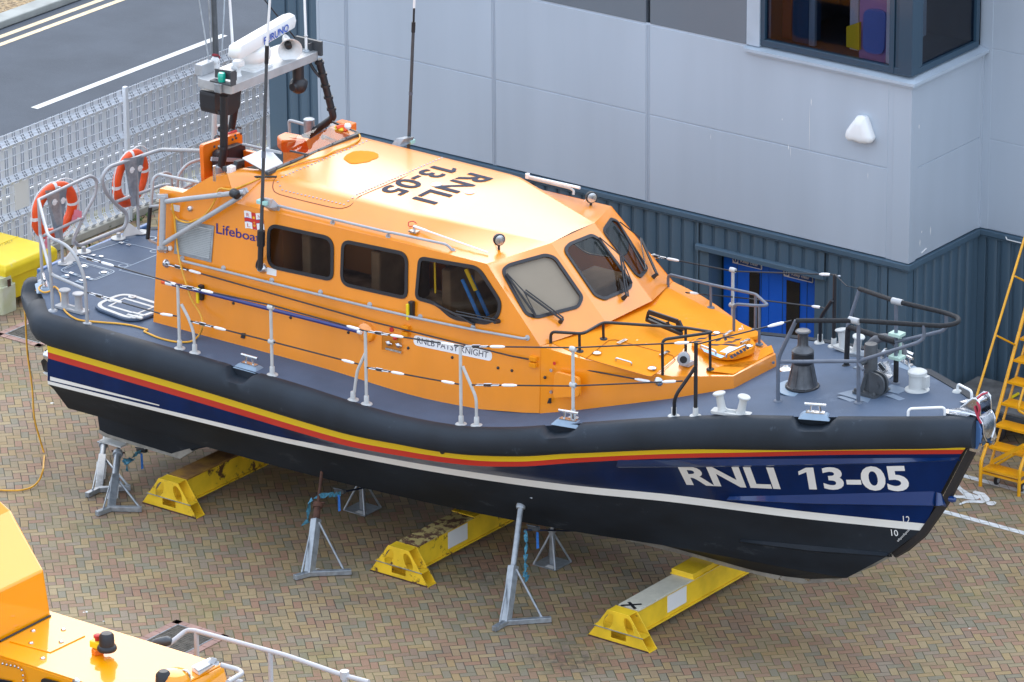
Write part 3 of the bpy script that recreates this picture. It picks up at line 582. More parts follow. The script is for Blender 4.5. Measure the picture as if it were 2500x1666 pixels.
# wall light
c0 = P('K',1410,745,Y=YM-.05); wl_ = thing('wall_light', 'white rounded triangular light fitting on the silver cladding', 'wall light', c0)
tri = [P('K',x,y,Y=YM-.12) for x, y in ((1400,660),(1445,668),(1490,800),(1480,822),(1430,826),(1380,808),(1345,808),(1328,785),(1332,750))]
q = roundpoly(tri, .035, 4); cq = sum(q, V())/len(q)
mb = MB(); n_ = len(q); L1 = [V((cq.x+(p.x-cq.x)*.94, YM-.052, cq.z+(p.z-cq.z)*.94)) for p in q]; L3 = [V((cq.x+(p.x-cq.x)*.86, YM-.175, cq.z+(p.z-cq.z)*.86)) for p in q]; L4 = [V((cq.x+(p.x-cq.x)*.5, YM-.195, cq.z+(p.z-cq.z)*.5)) for p in q]; L2 = [V((p.x, YM-.13, p.z)) for p in q]
for a, b in ((L1,L2),(L2,L3),(L3,L4)): mb.add(a+b, [(i,(i+1)%n_,(i+1)%n_+n_,i+n_) for i in range(n_)])
mb.add(L4, [tuple(range(n_))]); mb.add(L1, [tuple(range(n_))]); mb.build('lamp_cover', M['whitepl'], wl_, smooth=50)
MB().prism([V((cq.x+(p.x-cq.x)*.8, YM-.0515, cq.z+(p.z-cq.z)*.8)) for p in q], (0,.001,0)).build('back_plate', M['grey'], wl_)
# ------------------------------------------------------------------ mesh fence along the road
XF = -5.87; fy0, fy1 = -2.2, 9.62; ZF = 2.02
fen = thing('mesh_fence', 'tall white mesh fence with folded wire rows between yard and road', 'fence', (XF, 3, 0))
folds = [1.86, 1.30, .76, .17]
def prof(z):
    for f in folds:
        if abs(z-f) < .075: return .055*(1-abs(z-f)/.075)
    return 0
zs = [.03]+sorted([f+d for f in folds for d in (-.075, 0, .075)])+[ZF]
mb = MB(); y = fy0; gi = 0
while y < fy1:
    g_ = gi % 6; wd = .0165 if g_ < 5 else .010
    vs = []
    for z in zs:
        X = XF+prof(z); vs += [V((X, y-wd/2, z)), V((X, y+wd/2, z)), V((X-.004, y+wd/2, z)), V((X-.004, y-wd/2, z))]
    fs = []
    for i in range(len(zs)-1):
        for j in range(4): fs.append((4*i+j, 4*i+(j+1) % 4, 4*i+4+(j+1) % 4, 4*i+4+j))
    mb.add(vs, fs); y += .0195 if g_ < 4 else (.046 if g_ == 4 else .046); gi += 1
o = mb.build('wire_panel', M['mesh'], fen, merge=False); 
mb = MB(); hz = []
for f in folds: hz += [(f-.075, 0), (f, .055), (f+.075, 0), (f+.04,.028)]
for z in (1.66, 1.5, 1.12, .96, .58, .4, .06, ZF-.01): hz.append((z, 0))
for z, d in hz: mb.tube([(XF+d+.006, fy0, z), (XF+d+.006, fy1, z)], .0042, 6)
mb.build('cross_wires', M['mesh'], fen)
mb = MB(); mb.box((XF-.035, fy0, 1.045), (XF-.01, fy1, 1.075)); mb.build('rail', M['mesh'], fen)
for y in (6.2, 9.6):
    MB().box((XF+.066,y-.035,0),(XF+.13,y+.035,ZF+.07)).build('post', M['mesh'], fen, bevel=.01)
mb = MB(); mb.box((XF+.012, P('A',110,450,X=XF+.02).y, P('A',110,690,X=XF+.02).z+.02),(XF+.018,P('A',218,450,X=XF+.02).y, P('A',160,450,X=XF+.02).z)); mb.build('blank_notice', M['sticker'], fen, label='blank pale notice fixed to the mesh')
struct(MB().box((-6.02,-130,0),(-5.79,60,.11)).build('fence_edging', M['edging'], bevel=.01))
# weeds at the foot of the fence
mb = MB()
for (cc, x, y, n_) in (('A',840,790,16),('A',860,760,14),('BN',1160,490,14),('A',1040,760,12),('A',1100,740,10)):
    b0 = P(cc, x, y, Z=.02)
    for i in range(n_):
        a = random.uniform(0, 6.28); L_ = random.uniform(.06, .16); d = V((math.cos(a), math.sin(a), random.uniform(.4, 1.6))).normalized(); s_ = d.cross(V((0,0,1))).normalized()*.018; b = b0+V((random.uniform(-.08,.08), random.uniform(-.1,.1), 0))
        mb.add([b, b+d*L_*.6+s_, b+d*L_, b+d*L_*.6-s_], [(0,1,2,3)])
o = mb.build('weeds', mat('weed_green', (.08,.13,.03), .8), merge=False); o['kind'] = 'stuff'; o['label'] = 'small weeds at the foot of the mesh fence'; o['category'] = 'weeds'
# ------------------------------------------------------------------ the raised lifeboat
LB = thing('lifeboat', 'orange lifeboat with navy hull and black fender, raised on yellow beams in the yard', 'lifeboat', (6, 0, 0))
zd = mono([-1.2,4,5.5,6.6,7.3,8.3,9.48,10.4,11.32,12.1,12.75],[2.35,2.35,2.31,2.37,2.48,2.71,2.965,3.12,3.205,3.25,3.28])
hd = mono([0,3,5,6.2,7.1,8.1,9.4,10.8,12.1,12.5,12.68],[2.04,2.08,2.11,2.11,2.05,1.88,1.555,1.16,.52,.26,.10])
def deck_outline():
    xs = [0.04+i*.2 for i in range(63)]+[12.6,12.68]
    near = [V((x, -hd(x), zd(x))) for x in xs]
    tr = [V((-1.1,.90,2.35)), V((-1.1,-.90,2.35)), V((-1.03,-1.06,2.35))]
    return near, tr
near, _ = deck_outline()
# hull: rows run from the stern to the stem
kz = mono([0,1.9,3.2,5,7,8.5,9.95,10.34],[.33,.33,.38,.43,.46,.51,.513,.544])
rows = []
def row(name, x0, x1, yf, zf): rows.append((name, x0, x1, yf, zf))
row('deck', .04, 12.70, hd, zd)
y1 = mono([0,2.7,4.8,6,6.8,7.5,8.2,9.9,11.65,12.62],[2.06,2.09,2.12,2.10,2.05,1.98,1.80,1.33,.57,.05])
z1 = mono([0,2.7,4.8,6,6.8,7.5,8.2,9.9,11.65,12.62],[1.915,1.90,1.875,1.945,2.02,2.14,2.29,2.60,2.80,2.865])
row('y0', .02, 12.62, y1, z1)
th = lambda x: lerp(.088, .06, min(1, max(0, (x-3)/6)))
row('y1', .02, 12.58, lambda x: y1(x)-.004-.012*max(0,(x-7)/5), lambda x: z1(x)-th(x))
row('r1', .02, 12.54, lambda x: y1(x)-.008-.03*max(0,(x-7)/5), lambda x: z1(x)-2*th(x))
yb = mono([0,3.5,4.6,5.7,6.6,7.8,9.0,10.5,11.4,12.0],[2.05,1.99,1.91,1.78,1.62,1.33,.93,.53,.24,.035])
zb_ = lambda x: 1.375+.0207*x
bt = lambda x: lerp(.05, .10, min(1, max(0, (x-1)/8)))
for i, t in enumerate((.25,.5,.75)):
    def fy(x, t=t): return lerp(y1(x)-.008-.03*max(0,(x-7)/5), yb(x)+.02*(1-t)+.012*bt(x)/.1, t**(.85))
    def fz(x, t=t): return lerp(z1(x)-2*th(x), zb_(x)+bt(x), t)
    row('m%d' % i, .01, lerp(12.54, 12.05, t), fy, fz)
row('b0', .0, 12.06, lambda x: yb(x)+.012*bt(x)/.1, lambda x: zb_(x)+bt(x))
row('b1', .0, 12.0, yb, zb_)
row('c0', .02, 11.55, lambda x: yb(x)*.965-.01, lambda x: zb_(x)-lerp(.09,.42,max(0,min(1,(x-4)/7.5))))
row('c1', .12, 11.1, lambda x: max(.03, yb(x)*lerp(.90,.80,min(1,x/9))-.02), lambda x: lerp(1.0, .86, min(1,x/11)) if x < 12 else .86)
row('k0', .25, 10.34, lambda x: .11 if x < 9.6 else lerp(.11,.035,(x-9.6)/.74), lambda x: kz(x)+.03)
row('k1', .25, 10.34, lambda x: .085 if x < 9.6 else lerp(.085,.03,(x-9.6)/.74), kz)
NS = 96
def rowpt(r, t, s=-1):
    n_, x0, x1, yf, zf = r; x = x0+(x1-x0)*t; return V((x, s*max(.028, yf(x)), zf(x)))
ts = [i/NS for i in range(NS+1)]
matrow = {'deck':0,'y0':1,'y1':2,'r1':3,'m0':3,'m1':3,'m2':3,'b0':4,'b1':5,'c0':5,'c1':5,'k0':6}
hm = MB()
for s in (-1, 1):
    g = [[rowpt(r, t, s) for t in ts] for r in rows]
    for i in range(len(rows)-1):
        vs = g[i]+g[i+1]; n_ = NS+1
        hm.add(vs, [(j, j+1, j+1+n_, j+n_) for j in range(NS)], matrow[rows[i][0]])
A_ = [rowpt(r, 1, -1) for r in rows]; B_ = [rowpt(r, 1, 1) for r in rows]; n_ = len(rows)
hm.add(A_+B_, [(i, i+1, i+1+n_, i+n_) for i in range(n_-1)], 5)
A_ = [rowpt(r, 0, -1) for r in rows]; B_ = [rowpt(r, 0, 1) for r in rows]
hm.add(A_+B_, [(i, i+1, i+1+n_, i+n_) for i in range(n_-1)], 5)
A_ = [rowpt(rows[-1], t, -1) for t in ts]; B_ = [rowpt(rows[-1], t, 1) for t in ts]
hm.add(A_+B_, [(j, j+1, j+1+NS+1, j+NS+1) for j in range(NS)], 6)
hull = hm.build('hull', [M['fender'], M['ystripe'], M['rstripe'], M['navy'], M['whiteband'], M['antifoul'], M['gold']], LB, smooth=28)
bvh = BVHTree.FromPolygons([list(v) for v in hm.v], hm.f)
def onhull(c, x, y, off=.0):
    d = ray(c, x, y); h = bvh.ray_cast(CAM, d.normalized())
    if h[0] is None: return P(c, x, y, Y=-.05)
    n = h[1]
    if n.dot(d) > 0: n = -n
    return h[0]+n*off
def onhull_in(p, off=0.0):
    h = bvh.find_nearest(p); n = h[1]
    if n.y > 0 and p.y < 0: n = -n
    return h[0]+n*off
# stem strip and worn keel band
mb = MB(); st = [(12.80,3.02),(12.745,2.93),(12.33,2.06),(12.03,1.58),(11.80,1.34),(11.62,1.20)]
def strip(mb, pts, w0, w1, th_, back=.11):
    vs = []
    for i, (x, z) in enumerate(pts):
        a = V((pts[max(0,i-1)][0],0,pts[max(0,i-1)][1])); b = V((pts[min(len(pts)-1,i+1)][0],0,pts[min(len(pts)-1,i+1)][1])); t = (b-a).normalized(); o_ = V((-t.z,0,t.x))
        if o_.x < 0 and o_.z > -.2: o_ = -o_
        if o_.z > .3: o_ = -o_
        w_ = lerp(w0, w1, i/(len(pts)-1)); p = V((x,0,z))
        vs += [p-o_*back+V((0,-w_*1.6,0)), p+o_*th_*.4+V((0,-w_,0)), p+o_*th_, p+o_*th_*.4+V((0,w_,0)), p-o_*back+V((0,w_*1.6,0))]
    mb.add(vs, [(5*i+j, 5*i+(j+1) % 5, 5*i+5+(j+1) % 5, 5*i+5+j) for i in range(len(pts)-1) for j in range(5)]+[tuple(range(5)), tuple(range(5*len(pts)-5, 5*len(pts)))])
strip(mb, st, .036, .03, .035, .06); mb.build('stem_guard', M['rubber'], LB, smooth=30)
mb = MB(); kb = [(11.62,1.21,.045,.05),(11.36,1.01,.045,.07),(10.89,.72,.05,.13),(10.6,.60,.055,.15),(10.34,.525,.07,.16),(9.95,.492,.10,.15),(9.3,.482,.118,.13),(8.5,.48,.12,.10),(6.86,.43,.12,.06),(5.1,.405,.12,.05),(3.2,.36,.12,.05)]
vs = []
for i, (x, z, w_, h_) in enumerate(kb):
    up_ = V((-.62,0,.78)) if i < 3 else V((0,0,1)); p = V((x,0,z)); vs += [p+up_*h_+V((0,-w_,0)), p+V((0,-w_*.8,0)), p+V((0,w_*.8,0)), p+up_*h_+V((0,w_,0))]
mb.add(vs, [(4*i+j, 4*i+(j+1) % 4, 4*i+4+(j+1) % 4, 4*i+4+j) for i in range(len(kb)-1) for j in range(4)]+[(0,1,2,3)])
mb.build('keel_band', M['gold'], LB, smooth=30)
MB().disc(P('J',1270,738,Y=-.075)+V((0,.03,0)), .045, .03, axis=(0,-1,0), n=16).build('towing_eye', M['steel'], LB)
# spray rails: wedge strips standing out from the topsides
def srail(name, up, lo, proud, m_, nst=26):
    def along(pts, t):
        s = t*(len(pts)-1); i = min(int(s), len(pts)-2); f = s-i; return (lerp(pts[i][0],pts[i+1][0],f), lerp(pts[i][1],pts[i+1][1],f))
    mb = MB(); vs = []
    for k in range(nst+1):
        t = k/nst; a = onhull('J', *along(up, t), .003); b = onhull('J', *along(lo, t), .003); e_ = V((0,-1,0))
        pr = proud*min(1, (1-t)*9+.02); lo_ = b+V((0,-pr*.8,-.0)); vs += [a, lo_, b+V((0,.02,-.035))]
    mb.add(vs, [(3*i+j, 3*i+(j+1) % 3, 3*i+3+(j+1) % 3, 3*i+3+j) for i in range(nst) for j in range(3)]+[(0,1,2)])
    return mb.build(name, m_, LB, smooth=30)
srail('spray_rail', [(325,150),(1000,144),(1700,140),(2025,138)], [(325,176),(1000,172),(1700,158),(2030,143)], .05, M['navy_lit'])
srail('spray_rail', [(880,332),(1300,322),(1900,306),(1942,318)], [(880,340),(1300,360),(1900,370),(1962,372)], .07, M['navy_lit'])
srail('spray_rail', [(940,545),(1300,578),(1660,612),(1690,620)], [(940,552),(1300,598),(1640,622),(1690,625)], .05, M['antifoul'])
# upper white line on the aft quarter
mb = MB(); A_ = []; B_ = []
for k in range(24):
    t = k/23; a = onhull('T', lerp(120,1515,t), lerp(517,880,t), .006); wd = lerp(.06, .016, t); A_.append(a); B_.append(onhull('T', lerp(120,1515,t), lerp(517,880,t)+wd*850, .006))
mb.add(A_+B_, [(i, i+1, i+25, i+24) for i in range(23)]); mb.build('upper_white_line', M['whiteband'], LB)
# hull lettering, draught marks
def hulltext(body, c, tl, tr, br, bl, m_, name, bold=.02, off=.006):
    uv, fs = text_mesh(body, bold); vs = []
    for u, v in uv:
        x = lerp(lerp(bl[0],br[0],u), lerp(tl[0],tr[0],u), v); y = lerp(lerp(bl[1],br[1],u), lerp(tl[1],tr[1],u), v); vs.append(onhull(c, x, y, off))
    mb = MB(); mb.add(vs, fs); return mb.build(name, m_, LB, merge=False)
hulltext('RNLI', 'J', (622,180), (1102,186), (1138,294), (668,272), M['white'], 'hull_lettering', .03)
hulltext('13-05', 'J', (1222,188), (1762,176), (1786,306), (1240,294), M['white'], 'hull_lettering', .03)
hulltext('12', 'J', (1748,428), (1782,430), (1784,468), (1750,464), M['white'], 'draught_mark', .0)
hulltext('10', 'J', (1688,496), (1722,500), (1726,530), (1692,528), M['white'], 'draught_mark', .0)
mb = MB()
for i in range(18):
    x, y = lerp(1808,1724,i/17), lerp(468,553,i/17); L_ = 16 if i % 5 == 0 else 9
    q = [onhull('J',x-L_*.5,y-1,.006), onhull('J',x+L_*.5,y+1,.006), onhull('J',x+L_*.5,y+3.6,.006), onhull('J',x-L_*.5,y+1.6,.006)]; mb.quad(*q)
mb.build('draught_scale', M['white'], LB)
MB().disc(onhull('I',1228,150,-.03), .035, .045, axis=(0,-1,0), n=14).build('drain_outlet', M['black'], LB)
MB().lathe(onhull('O',1940,235,-.05)+V((0,.0,0)), [(.0,-.03),(.035,-.02),(.04,.02),(.03,.06),(.0,.075)], 10, axis=(1,0,.1)).build('stem_stud', M['navy_lit'], LB, smooth=40)
# bilge keels and transom fittings
for s in (-1, 1):
    mb = MB(); prof_ = [(.08,1.0),(.15,.49),(.22,.46),(1.50,.455),(1.74,.62),(2.3,.84),(2.3,1.0)]
    mb.prism([V((x, s*1.2-.07, z)) for x, z in prof_], (0,.14,0)); mb.build('bilge_keel', M['antifoul'], LB, bevel=.02)
    mb = MB(); mb.prism([V((x, s*1.2-.074, z)) for x, z in ((.145,.53),(.15,.485),(.22,.452),(1.52,.447),(1.74,.60),(1.69,.63),(1.45,.52),(1.38,.485),(.3,.50))], (0,.148,0)); mb.build('keel_shoe', M['gold'], LB)
mb = MB(); mb.lathe((-.08,-1.93,1.72), [(.08,0),(.10,.05),(.10,.16)], 14, axis=(1,0,0)); mb.lathe((-.06,-1.93,1.72), [(.075,-.05),(.075,.05)], 14, axis=(1,0,0)); mb.build('exhaust', M['steel'], LB, smooth=40)
MB().prism([(.0,-1.99,1.80),(-.16,-2.0,1.64),(-.16,-1.96,1.50),(-.02,-1.96,1.42),(.0,-1.97,1.45)], (0,.09,0)).build('exhaust_flap', M['rubber'], LB, bevel=.01)
MB().prism([(.0,-2.04,1.50),(-.13,-2.0,1.49),(.0,-2.0,1.44)], (0,.12,0)).build('trim_tab', M['white'], LB)
# ---- deck
dk = MB(); xs = [0.04]+[.2+i*.25 for i in range(50)]+[12.6,12.68]; cam_ = .03
vs = []; ny = 8
for x in xs:
    for j in range(ny+1):
        f = -1+2*j/ny; vs.append(V((x, f*hd(x), zd(x)+cam_*(1-f*f)*min(1, hd(x)/1.2))))
dk.add(vs, [(i*(ny+1)+j, (i+1)*(ny+1)+j, (i+1)*(ny+1)+j+1, i*(ny+1)+j+1) for i in range(len(xs)-1) for j in range(ny)])
vs = []; axs = [-1.1,-1.03,-.69,-.34,.04]; hy = [.90,1.06,1.39,1.69,2.04]
for x, h in zip(axs, hy):
    for j in range(ny+1):
        f = -1+2*j/ny; vs.append(V((x, f*h, 2.35+cam_*(1-f*f))))
dk.add(vs, [(i*(ny+1)+j, (i+1)*(ny+1)+j, (i+1)*(ny+1)+j+1, i*(ny+1)+j+1) for i in range(4) for j in range(ny)])
dk.build('deck', M['deck'], LB, smooth=40)
def zdk(x, y): h = hd(x) if x > .04 else 2.0; return zd(x)+cam_*(1-min(1,(y/max(h,.1)))**2)*min(1,h/1.2)
# stern platform underside
mb = MB(); mb.prism([V((x,y,2.335)) for x, y in ((.3,-2.03),(.04,-2.03),(-.34,-1.68),(-.69,-1.38),(-1.03,-1.05),(-1.09,-.9),(-1.09,.9),(-1.03,1.05),(-.69,1.38),(.04,2.03),(.3,2.03))], (0,0,-.33)); mb.build('stern_platform', M['antifoul'], LB)
mb = MB(); mb.beam((-1.115,-.92,2.33),(-1.115,1.3,2.33),.07,.09); mb.build('stern_edge', M['deckblue'], LB, bevel=.015)
# pale unpainted borders and hatches
def flat(mb, pts, w_, off=.004, closed=True, mi=0):
    pts = [V((p[0], p[1], 0)) for p in pts]; N = len(pts); A_ = []; B_ = []
    for i in range(N):
        a, b = pts[i-1] if (closed or i) else pts[0], pts[(i+1) % N] if (closed or i < N-1) else pts[-1]
        t = (b-a).normalized(); q = V((-t.y, t.x, 0)); p = pts[i]
        A_.append(V((p.x+q.x*w_/2, p.y+q.y*w_/2, 0))); B_.append(V((p.x-q.x*w_/2, p.y-q.y*w_/2, 0)))
    for l_ in (A_, B_):
        for p in l_: p.z = zdk(p.x, p.y)+off
    mb.add(A_+B_, [(i, (i+1) % N, (i+1) % N+N, i+N) for i in range(N if closed else N-1)], mi)
def onz(c, x, y): 
    z = 2.36
    p = P(c, x, y, Z=z)
    for _ in range(4): p = P(c, x, y, Z=zdk(p.x, p.y))
    return p
mb = MB()
hatch = roundpoly([(-.86,-.80,0),(-.24,-.84,0),(-.22,-.40,0),(-.88,-.40,0)], .09); flat(mb, hatch, .018); flat(mb, inset([V(p) for p in hatch], .035, V((0,0,1))), .01)
flat(mb, [(-1.0,-.08),(-.88,.60)], .014, closed=False); flat(mb, [(-.22,-.35),(.9,-.30)], .018, closed=False); flat(mb, [(-.22,-.35),(-.2,.9)], .018, closed=False); flat(mb, [(-.95,-.14),(-.22,-.1)], .014, closed=False); flat(mb, [(-.95,.5),(.2,.55)], .014, closed=False)
for c, x, y, r_ in (('Q',965,68,.055),('Q',1258,160,.06),('Q',1535,55,.06),('A',1160,885,.06),('A',1180,985,.05)):
    p = onz(c, x, y); q = circ(p, r_, (0,0,1), 18)
    flat(mb, q, .02)
for i in range(4): p = onz(*(('Q',700,215),('Q',815,175),('Q',910,290),('Q',1040,240))[i]); mb.box((p.x-.06,p.y-.03,p.z+.002),(p.x+.06,p.y+.03,p.z+.006))
mb.build('deck_border', M['deckline'], LB)
mb = MB()
for c, x, y in (('Q',725,205),('Q',790,170),('Q',930,275),('Q',1025,235),('A',930,925),('A',985,940),('A',715,1020),('A',775,1030)):
    p = onz(c, x, y); mb.box((p.x-.03,p.y-.022,p.z+.004),(p.x+.03,p.y+.022,p.z+.018)); 
mb.build('hatch_hinges', M['steel'], LB, bevel=.004)
for c, x, y in (('Q',968,66),('Q',1260,158)): MB().disc(onz(c, x, y)+V((0,0,.006)), .036, .008, n=18).build('hatch_latch', M['steel'], LB)
# raised round-cornered deck hatch
hr = roundpoly([(.36,-1.62,0),(1.2,-1.74,0),(1.3,-1.02,0),(.38,-.95,0)], .26, 8); zH = 2.375
ht = MB().prism([V((p.x,p.y,zH)) for p in hr], (0,0,.03)).build('deck_hatch', M['deck'], LB, bevel=.008)
mb = MB(); L_ = inset([V((p.x,p.y,zH+.031)) for p in hr], .03, V((0,0,1))); L2 = inset(L_, .055, V((0,0,1))); mb.ring(L_, L2, V((0,0,1)), .006)
sq = [V((x,y,zH+.031)) for x, y in ((.58,-1.5),(1.08,-1.52),(1.1,-1.16),(.56,-1.14))]; mb.ring(sq, inset(sq, .05, V((0,0,1))), V((0,0,1)), .006)
for x, y in ((.5,-1.32),(.62,-1.06),(1.12,-1.6),(1.18,-1.1)): mb.disc((x,y,zH+.03), .055, .014, n=14); mb.disc((x,y,zH+.044), .02, .01, n=8)
mb.box((1.0,-1.62,zH+.031),(1.25,-1.58,zH+.05)); mb.box((1.0,-1.52,zH+.031),(1.2,-1.48,zH+.045)); mb.build('hatch_fitting', M['greypost'], LB, parent=ht, bevel=.003)
# ---- fenders
def fender(name, path, end0=True, end1=True, prof_=None, notch=(), m_=M['fender']):
    prof_ = prof_ or [(.0,.012),(.07,.022),(.14,.005),(.195,-.045),(.225,-.12),(.235,-.21),(.222,-.30),(.185,-.37),(.11,-.415),(.0,-.425)]
    mb = MB(); vs = []; N = len(path); K = len(prof_)
    for i, p in enumerate(path):
        a, b = path[max(0,i-1)], path[min(N-1,i+1)]; t = V((b.x-a.x, b.y-a.y, 0)).normalized(); o_ = V((t.y, -t.x, 0))
        k = 1.0; fh = (zd(p.x)-z1(p.x))/.475 if p.x > .1 else .9; fq_ = lerp(1, .86, max(0, min(1, (p.x-7)/4)))
        if i == 0 and end0 or i == N-1 and end1: k = .45
        elif i == 1 and end0 or i == N-2 and end1: k = .88
        dip = 0
        for c_, w_ in notch:
            d = abs(p.x-c_)
            if d < w_: dip = 1
            elif d < w_+.09: dip = max(dip, 1-(d-w_)/.09)
        for (q, h) in prof_:
            hh = h
            if dip and h > -.13: hh = lerp(h, min(h, -.115), dip)
            vs.append(p+o_*(q*k*fq_)+V((0,0,((hh+.2)*k**.5-.2)*fh)))
    mb.add(vs, [(i*K+j, i*K+(j+1) % K, (i+1)*K+(j+1) % K, (i+1)*K+j) for i in range(N-1) for j in range(K)]+[tuple(range(K)), tuple(range((N-1)*K, N*K))])
    return mb.build(name, m_, LB, smooth=50)
def arc_path(s, x0, x1, n_):
    return [V((x, -s*(hd(x)-.005), zd(x))) for x in [lerp(x0, x1, i/n_) for i in range(n_+1)]]
stern = [V((-1.03,-1.05,2.35)), V((-.98,-1.10,2.35)), V((-.86,-1.215,2.35)), V((-.80,-1.275,2.35)), V((-.69,-1.38,2.35)), V((-.5,-1.54,2.35)), V((-.34,-1.68,2.35)), V((-.15,-1.86,2.35)), V((-.04,-1.955,2.35)), V((.03,-2.01,2.35)), V((.14,-2.035,2.35))]
sn = [(3.33,.13),(8.1,.14),(11.12,.14),(-.62,.17)]
fender('starboard_fender', stern+arc_path(1, .25, 12.52, 150)+[V((12.64,-.15,3.27)), V((12.79,-.12,3.275))], end1=False, notch=sn)
def mir(pts): return [V((p.x, -p.y, p.z)) for p in pts][::-1]
fender('port_fender', [V((12.70,.125,3.275)), V((12.62,.16,3.27))]+mir(arc_path(1, .25, 12.5, 150))+mir(stern), end0=False, notch=sn[:3])
# wedge of the cleat seats showing in the fender notches
def cleat(c, X_, Y_, base=True, ang=0.0, L_=.34):
    z = zdk(X_, Y_); d = V((math.cos(ang), math.sin(ang), 0)); s_ = V((-d.y, d.x, 0)); p = V((X_, Y_, z)); mb = MB()
    mb.hexa([p-d*.11-s_*.035+V((0,0,.03)), p+d*.11-s_*.035+V((0,0,.03)), p+d*.11+s_*.035+V((0,0,.03)), p-d*.11+s_*.035+V((0,0,.03)), p-d*.11-s_*.035+V((0,0,.045)), p+d*.11-s_*.035+V((0,0,.045)), p+d*.11+s_*.035+V((0,0,.045)), p-d*.11+s_*.035+V((0,0,.045))])
    for k in (-.055, .055): mb.tube([p+d*k*1.1+V((0,0,.04)), p+d*k*.9+V((0,0,.125))], .014, 8)
    mb.tube([p-d*L_*.38+V((0,0,.135)), p+d*L_*.38+V((0,0,.135))], .018, 10); o = mb.build('cleat', M['steel'], LB, smooth=40)
    if base:
        mb = MB(); mb.hexa([p-d*.19-s_*.12+V((0,0,-.02)), p+d*.19-s_*.12+V((0,0,-.02)), p+d*.19+s_*.09+V((0,0,-.02)), p-d*.19+s_*.09+V((0,0,-.02)), p-d*.14-s_*.05+V((0,0,.03)), p+d*.14-s_*.05+V((0,0,.03)), p+d*.14+s_*.05+V((0,0,.03)), p-d*.14+s_*.05+V((0,0,.03))])
        mb.build('cleat_seat', M['deckline'], LB, parent=o, bevel=.01)
cleat(0, 3.33, -1.98); cleat(0, 8.12, -1.80, ang=.2); cleat(0, 11.1, -.98, ang=.42); cleat(0, 11.1, .98, ang=-.42); cleat(0, -.62, -1.36, ang=-.77)
# double bollards
def bollard(c, x, y, d=V((1,0,0)), m_=M['greypost'], lean=.05):
    p = onz(c, x, y); mb = MB(); s_ = V((-d.y, d.x, 0)); z = V((0,0,1))
    q = roundpoly([p-d*.24-s_*.075, p+d*.24-s_*.075, p+d*.24+s_*.075, p-d*.24+s_*.075], .03, 3); mb.prism([v+z*.005 for v in q], z*.03)
    for k in (-1, 1):
        a = p+d*(.115*k)+z*.03; ax = (z+d*lean*k*5).normalized(); mb.lathe(a, [(.062,0),(.05,.03),(.046,.16),(.048,.19),(.075,.205),(.078,.22),(.07,.228)], 18, axis=ax)
    mb.prism([p-d*.1+z*.03-s_*.012, p+d*.1+z*.03-s_*.012, p+d*.12+z*.11-s_*.012, p+d*.05+z*.06-s_*.012, p-d*.05+z*.06-s_*.012, p-d*.12+z*.11-s_*.012], s_*.024)
    return mb.build('bollard', m_, LB, smooth=35)
bollard('Q', 800, 690, m_=M['grey'], lean=.0)
bollard('E', 1680, 1135, V((.97,.24,0)).normalized(), lean=.04); p_ = onz('E',1680,1135)
bollard('CP', 1140, 520, V((.97,-.24,0)).normalized(), lean=.04)
# ---- wheelhouse
def rt(y): return 0
def sp(x, z, s=-1, off=0): return V((x, s*(1.5-.12*(z-2.4)+off), z))
side_out = [(1.35,2.34),(3.0,2.345),(4.5,2.335),(5.5,2.31),(6.5,2.37),(7.2,2.48),(7.45,2.53),(7.40,3.345),(6.52,4.19),(5.0,4.185),(2.58,4.158),(2.43,4.49),(2.14,4.40),(1.73,4.12),(1.35,4.10)]
def wl(c, pts): return [SD(c, x, y) for x, y in pts]
win_defs = [(wl('C', [(952,450),(1462,562),(1458,905),(948,795)]), [.17,.17,.13,.17]),
            (wl('C', [(1520,575),(2030,680),(2026,1045),(1508,930)]), [.14,.15,.12,.16]),
            (wl('D', [(228,862),(690,940),(868,1215),(848,1330),(760,1392),(480,1350),(365,1240),(198,1195)]), [.10,.12,.1,.08,.08,.12,.12,.1])]
wo = [roundpoly([V((p.x, p.y, p.z)) for p in pts], r_, 7) for pts, r_ in win_defs]
nS = V((0,-1,.12)).normalized(); nP = V((0,1,.12)).normalized()
wi = [inset(w_, .035, nS) for w_ in wo]
# front facets
ft = {'a': V((6.867,-.446,4.283)), 'b': V((6.867,.446,4.283)), 'c': V((7.72,-.48,3.44)), 'd': V((7.72,.48,3.44)), 'e': V((6.515,-1.286,4.19)), 'f': V((7.385,-1.386,3.35)), 'g': V((6.515,1.286,4.19)), 'h': V((7.385,1.386,3.35))}
def pl3(a, b, c): return a, (b-a).cross(c-a).normalized()
def on3(c, pts, pl): return [PN(c, x, y, pl[0], pl[1]) for x, y in pts]
plS = pl3(ft['e'], ft['c'], ft['a']); plC = pl3(ft['a'], ft['c'], ft['d']); plP = pl3(ft['g'], ft['b'], ft['d'])
def outn(n): return n if n.x > 0 else -n
nFS, nFC, nFP = outn(plS[1]), outn(plC[1]), outn(plP[1])
wS = on3('D', [(862,965),(905,925),(1195,845),(1275,870),(1490,1180),(1455,1265),(1130,1348),(1040,1320),(868,1010)], plS)
wC = on3('D', [(1340,800),(1370,765),(1545,695),(1610,730),(1860,1070),(1850,1120),(1650,1208),(1570,1175),(1342,840)], plC)
wP = on3('D', [(1633,655),(1690,572),(1745,595),(1975,955),(1970,985),(1925,1038),(1880,1010),(1640,690)], plP)
fw = [(roundpoly(wS, .06, 5), nFS), (roundpoly(wC, .05, 5), nFC), (roundpoly(wP, .05, 5), nFP)]
body = MB()
body.panel([sp(x, z) for x, z in side_out], wi)
mirr = lambda l_: [V((p.x, -p.y, p.z)) for p in l_]
body.panel([sp(x, z, 1) for x, z in side_out], [mirr(h) for h in wi])
